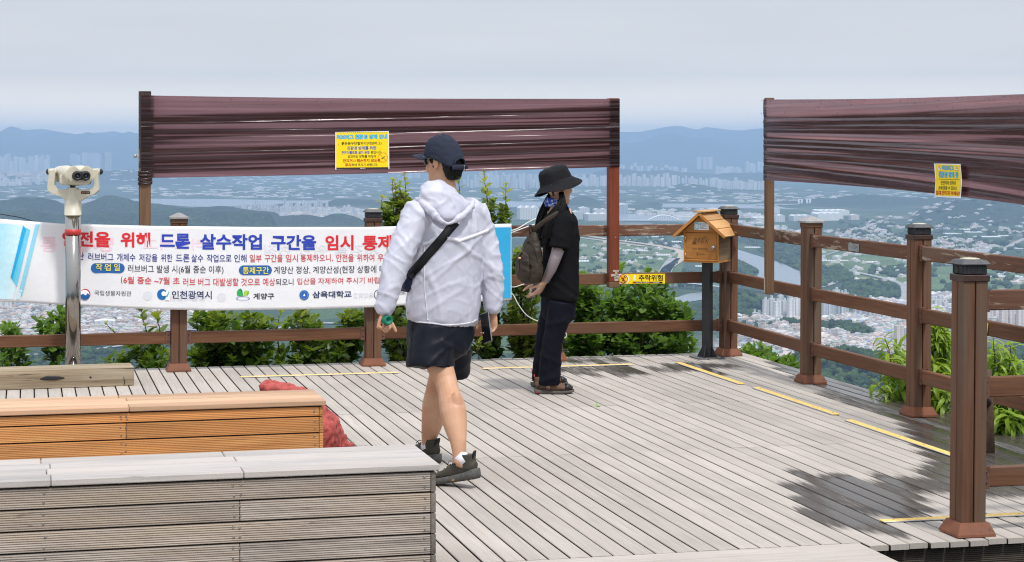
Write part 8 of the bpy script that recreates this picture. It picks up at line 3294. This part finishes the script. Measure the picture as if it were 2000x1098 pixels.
displace(me, tfold)
bv_t = bvh_of(me)
tee = skin_object('shirt', me, M['tee'], wom)
mb = MB()
fr = Wp(1095, 475, .03)
pm = bvh_of(me)
for (z0, z1, cl_) in ((1.092, 1.200, (224, 226, 190)), (1.000, 1.090, (232, 206, 40))):
    V_, n_c, n_r, bad = [], 16, 6, set()
    for j in range(n_r + 1):
        for i in range(n_c + 1):
            yy = lerp(-.155, .08, i / n_c)
            zz = lerp(z0, z1, j / n_r)
            o0 = Vector((fr.x, fr.y, zz)) + lw * yy + fw * 0.6
            h_, nn, _, _ = pm.ray_cast(o0, -fw)
            if h_ is None or nn.dot(fw) < 0.25:
                bad.add(len(V_))
            V_.append((h_ + fw * 0.003) if h_ else o0 - fw * 0.5)
    Fq = [(j * (n_c + 1) + i, j * (n_c + 1) + i + 1, (j + 1) * (n_c + 1) + i + 1, (j + 1) * (n_c + 1) + i) for j in range(n_r) for i in range(n_c)]
    Fk = [f_ for f_ in Fq if not bad & set(f_)]
    mb.add(V_, Fk, ink(cl_))
    if z0 < 1.05:
        mb.add([p + fw * 0.0015 for p in V_], [f_ for k, f_ in enumerate(Fq) if (k // n_c) in (2, 4) and not bad & set(f_)], ink((60, 54, 20)))
p_ = wbuild(mb, 'print', None, wom)
p_.parent = tee
for (pts, rr_) in (([Wp(1091, 486, -.16), Wp(1085, 503, -.16), Wp(1077, 525, -.122), Wp(1066, 548, -.067)], (.043, .0405, .036, .027)), ([Wp(1070, 490, .22), Wp(1066, 505, .20), Wp(1058, 530, .15), Wp(1050, 548, .09)], (.043, .0405, .036, .027))):
    mb = MB()
    mb.tube(pts, list(rr_), 18, M['arm_sleeve'])
    mb.tube([pts[-1].lerp(pts[-2], .06), pts[-1]], [rr_[-1] + .001] * 2, 16, M['arm_sleeve'])
    wbuild(mb, 'arm_sleeve', None, wom)
# trousers
mb = MB()
mb.tube([Wp(1092, 570, .03), Wp(1091, 590, .03), Wp(1089, 610, .04), Wp(1086, 626, .05)], [(.150, .100), (.165, .106), (.160, .104), (.10, .085)], 24, up=fw)
mb.tube([Wp(1096, 590, -.06), Wp(1092, 615, -.06), Wp(1086.5, 640, -.06), Wp(1079, 668, -.05), Wp(1075, 700, -.04), Wp(1073, 730, -.03), Wp(1072.5, 749, -.02)], [.084, .080, .074, .070, .072, .074, .075], 20)
mb.tube([Wp(1083, 590, .12), Wp(1077, 615, .15), Wp(1071, 640, .18), Wp(1065, 668, .21), Wp(1062, 700, .25), Wp(1060.5, 725, .28), Wp(1060, 739, .29)], [.084, .080, .074, .070, .071, .073, .074], 20)
me = remesh(mb, 0.0075, 4)


def pfold(p, n):
    q = p - wo
    d = 0.004 * ridge(Vector((q.x * 14, q.y * 8, q.z * 9 + q.x * 6))) + 0.002 * noise.noise(q * 22)
    d += 0.006 * math.exp(-((q.z - 0.50 - 0.25 * q.x) / 0.018) ** 2) + 0.006 * math.exp(-((q.z - 0.24 + 0.5 * q.x) / 0.02) ** 2) + 0.006 * math.exp(-((q.z - 0.12 - 0.4 * q.x) / 0.02) ** 2)
    return d


displace(me, pfold)
skin_object('trousers', me, M['trousers'], wom)
shoe(wom, hN, tN, (0, 0, 1), 'boot', 0.275)
shoe(wom, hF, tF, (0, 0, 1), 'boot', 0.275)
# hat
hm = MB()
HH = frame(HW @ Vector((-.004, 0, 0.004)), (.86, .42, .30), Vector((-.36, -.04, 1)).normalized())
prof = [(0.001, .150), (.050, .149), (.082, .140), (.098, .120), (.104, .090), (.108, .055), (.112, .040), (.135, .024), (.160, .004), (.168, -.004)]


def hat_fn(s, t):
    k = t * (len(prof) - 1)
    i = min(int(k), len(prof) - 2)
    f = k - i
    r = lerp(prof[i][0], prof[i + 1][0], f)
    z = lerp(prof[i][1], prof[i + 1][1], f)
    a = 2 * math.pi * s
    x, y = r * math.cos(a) * 1.06, r * math.sin(a) * 0.93
    w = 0.004 * noise.noise(Vector((x * 26, y * 26, z * 40))) + 0.003 * ridge(Vector((x * 14, y * 14, z * 30 + a)))
    if t > 0.72:
        z += 0.009 * math.sin(a * 2 + 0.6) * (t - 0.7) / 0.3 - 0.016 * (math.sin(a) ** 2) * (t - 0.7) / 0.3
    return HH @ Vector((x * (1 + w * 3), y * (1 + w * 3), z + w))


hm.grid(hat_fn, 64, 54, M['hat'], True, wrap=True)
hm.tube([HH @ Vector((.113 * 1.06 * math.cos(a), .113 * .93 * math.sin(a), .043)) for a in [2 * math.pi * k / 40 for k in range(41)]], .0022, 6, M['strap'])
hm.tube([HH @ Vector((-.085 - .004 * k, -.088 - .005 * k, .045 - .013 * k)) for k in range(7)], [.003, .003, .003, .003, .003, .004, .006], 6, M['strap'])
h_o = wbuild(hm, 'bucket_hat', None, wom)
so = h_o.modifiers.new('t', 'SOLIDIFY')
so.thickness = 0.003
# hair: bundles of strands
hr = random.Random(3)
hb = MB()


def strands(path, wid, n, r=0.0035, dep=0.02, tip=0.35):
    P_ = [Wp(*t) for t in path]
    for k in range(n):
        a, b = hr.uniform(-1, 1), hr.uniform(-1, 1)
        e = hr.uniform(0.8, 1.0)
        pts = []
        for i, p in enumerate(P_):
            t = i / (len(P_) - 1)
            d = (P_[min(i + 1, len(P_) - 1)] - P_[max(0, i - 1)]).normalized()
            s_ = d.cross(Vector((0, 1, 0))).normalized()
            pts.append(p + s_ * a * wid[i] + Vector((0, 1, 0)) * b * dep * (1 if 0 < t else 0.6) + Vector((hr.uniform(-.003, .003), hr.uniform(-.003, .003), hr.uniform(-.004, .004))))
        m_ = max(2, int(round(e * len(pts))))
        # round the line off
        q = []
        for i in range(m_ - 1):
            p0, p1, p2, p3 = pts[max(0, i - 1)], pts[i], pts[i + 1], pts[min(m_ - 1, i + 2)]
            for c_ in range(3):
                t = c_ / 3
                q.append(0.5 * ((2 * p1) + (p2 - p0) * t + (2 * p0 - 5 * p1 + 4 * p2 - p3) * t * t + (3 * p1 - p0 - 3 * p2 + p3) * t ** 3))
        q.append(pts[m_ - 1])
        hb.tube(q, [r * (1 - (1 - tip) * i / len(q)) for i in range(len(q))], 5, M['hair'])


strands([(1080, 376, .06), (1072, 392, .07), (1064, 412, .06), (1057, 432, .04), (1052, 452, .02), (1049, 466, .0)], [.020, .026, .034, .036, .028, .012], 90, 0.0045, 0.03)
strands([(1096, 376, -.07), (1098, 392, -.09), (1092, 410, -.115), (1082, 428, -.13), (1073, 448, -.14), (1066, 466, -.14), (1062, 478, -.14)], [.012, .020, .040, .048, .040, .026, .010], 170, 0.0042, 0.02)
strands([(1098, 393, -.09), (1091, 408, -.10), (1081, 424, -.10), (1070, 442, -.10), (1062, 458, -.10), (1058, 472, -.10)], [.014, .03, .046, .05, .038, .016], 130, 0.0045, 0.035)
strands([(1098, 388, -.085), (1103, 400, -.09), (1109, 414, -.08), (1116, 430, -.055), (1119, 446, -.045)], [.006, .010, .012, .012, .005], 34, 0.0035, 0.012)
hb.ell(HW @ Vector((-.022, 0, .042)), (.086, .078, .085), 20, M['hair'], HW.to_3x3().to_4x4())
wbuild(hb, 'hair', None, wom)
# bandana
mb = MB()
mb.tube([HW @ Vector((-.012 + .066 * math.cos(a), .064 * math.sin(a), -.122 - .022 * math.cos(a))) for a in [2 * math.pi * k / 24 for k in range(25)]], [(.015, .030)] * 25, 10, M['bandana'], up=(0, 0, 1), cap=False)
mb.tube([Wp(1103, 404, -.03), Wp(1110, 414, -.035), Wp(1117, 428, -.01), Wp(1120, 440, .0), Wp(1120, 449, .0)], [(.020, .02), (.024, .018), (.026, .014), (.020, .010), (.004, .004)], 12, M['bandana'], up=fw)
me = remesh(mb, 0.005, 2)
displace(me, lambda p, n: 0.004 * ridge(p * 26) + 0.002 * noise.noise(p * 60))
skin_object('bandana', me, M['bandana'], wom)
# backpack
bp = thing('backpack', 'worn brown-grey backpack with rounded front pocket on the woman\'s back', 'backpack', Wp(1036, 552, -.10))
mb = MB()
secs = [(1044, 452, .012, .012), (1043, 458, .036, .026), (1041, 470, .066, .042), (1039, 485, .092, .054), (1037, 505, .112, .062), (1036, 525, .120, .066), (1036, 540, .116, .064), (1037, 549, .092, .052), (1038, 553, .05, .03)]
mb.tube([Wp(x, y, -.09) for x, y, a, b in secs], [(a, b) for x, y, a, b in secs], 26, up=fw)
me = remesh(mb, 0.007, 3)


def bfold(p, n):
    q = p - wo
    return 0.006 * ridge(Vector((q.x * 12 + q.z * 10, q.y * 12, q.z * 14))) + 0.004 * ridge(q * 26) - 0.002


displace(me, bfold)
bv_b = bvh_of(me)
skin_object('pack_body', me, M['pack'], bp)
mb = MB()
off = -fw * 0.048
secs = [(1037, 492, .018, .012), (1036, 497, .060, .020), (1034, 508, .082, .026), (1033, 522, .088, .030), (1033, 536, .086, .029), (1034, 545, .060, .020)]
mb.tube([Wp(x, y, -.10) + off for x, y, a, b in secs], [(a, b) for x, y, a, b in secs], 22, up=fw)
me = remesh(mb, 0.006, 3)
displace(me, lambda p, n: bfold(p, n) * 0.7)
bv_p = bvh_of(me)
pk = skin_object('front_pocket', me, M['pack'], bp)
mb = MB()
ribbon(mb, bv_p, [(1014, 528), (1013, 512), (1016, 498), (1022, 492), (1029, 493), (1035, 501), (1037, 515), (1036, 528)], 2.6, 0.005, M['pack_dark'], 0.006, 34)
ribbon(mb, bv_p, [(1013, 510), (1022, 511.5), (1032, 511)], 1.8, 0.004, M['pack_dark'], 0.004, 14)
ribbon(mb, bv_b, [(1030, 472), (1036, 471), (1043, 482), (1048, 496), (1051, 512)], 2.8, 0.005, M['pack_dark'], 0.006, 30)
b_c = on_cloth(bv_p, 1016.5, 504.5, 0.004)
if b_c:
    mb.ell(b_c, (.012, .006, .008), 12, ink((214, 170, 140)))
wbuild(mb, 'piping', None, bp)
mb = MB()
mb.tube([Wp(1036, 458, -.10), Wp(1033, 448, -.11), Wp(1034.5, 440, -.11), Wp(1038, 441, -.10), Wp(1040, 452, -.09)], [(.006, .012)] * 5, 8, M['pack_dark'], up=(0, 1, 0))
wbuild(mb, 'handle', None, bp)
for pts in ([(1042, 458, -.10), (1047, 446, -.12), (1058, 437, -.145), (1072, 427, -.155), (1088, 417, -.14), (1104, 420, -.11), (1115, 440, -.05), (1117, 470, -.02), (1100, 500, .0)], [(1046, 456, .02), (1056, 438, .10), (1076, 420, .17), (1098, 418, .18), (1110, 440, .17), (1108, 470, .12), (1098, 500, .05)]):
    mb = MB()
    mb.tube([Wp(*t) for t in pts], [(.005, .020)] * len(pts) if False else [(.018, .005)] * len(pts), 8, M['pack'], up=(0, 1, 0))
    wbuild(mb, 'shoulder_strap', None, bp)
p2 = thing('phone', 'dark phone held behind her back in the woman\'s hands', 'phone', Wp(1045, 560, .0))
mb = MB()
mb.box((-.004, -.034, -.066), (.004, .034, .066), M['phone'], .003, frame(Wp(1046.5, 561, .012), (-.75, -.6, .2), (.3, .1, .95)))
wbuild(mb, 'case', None, p2)
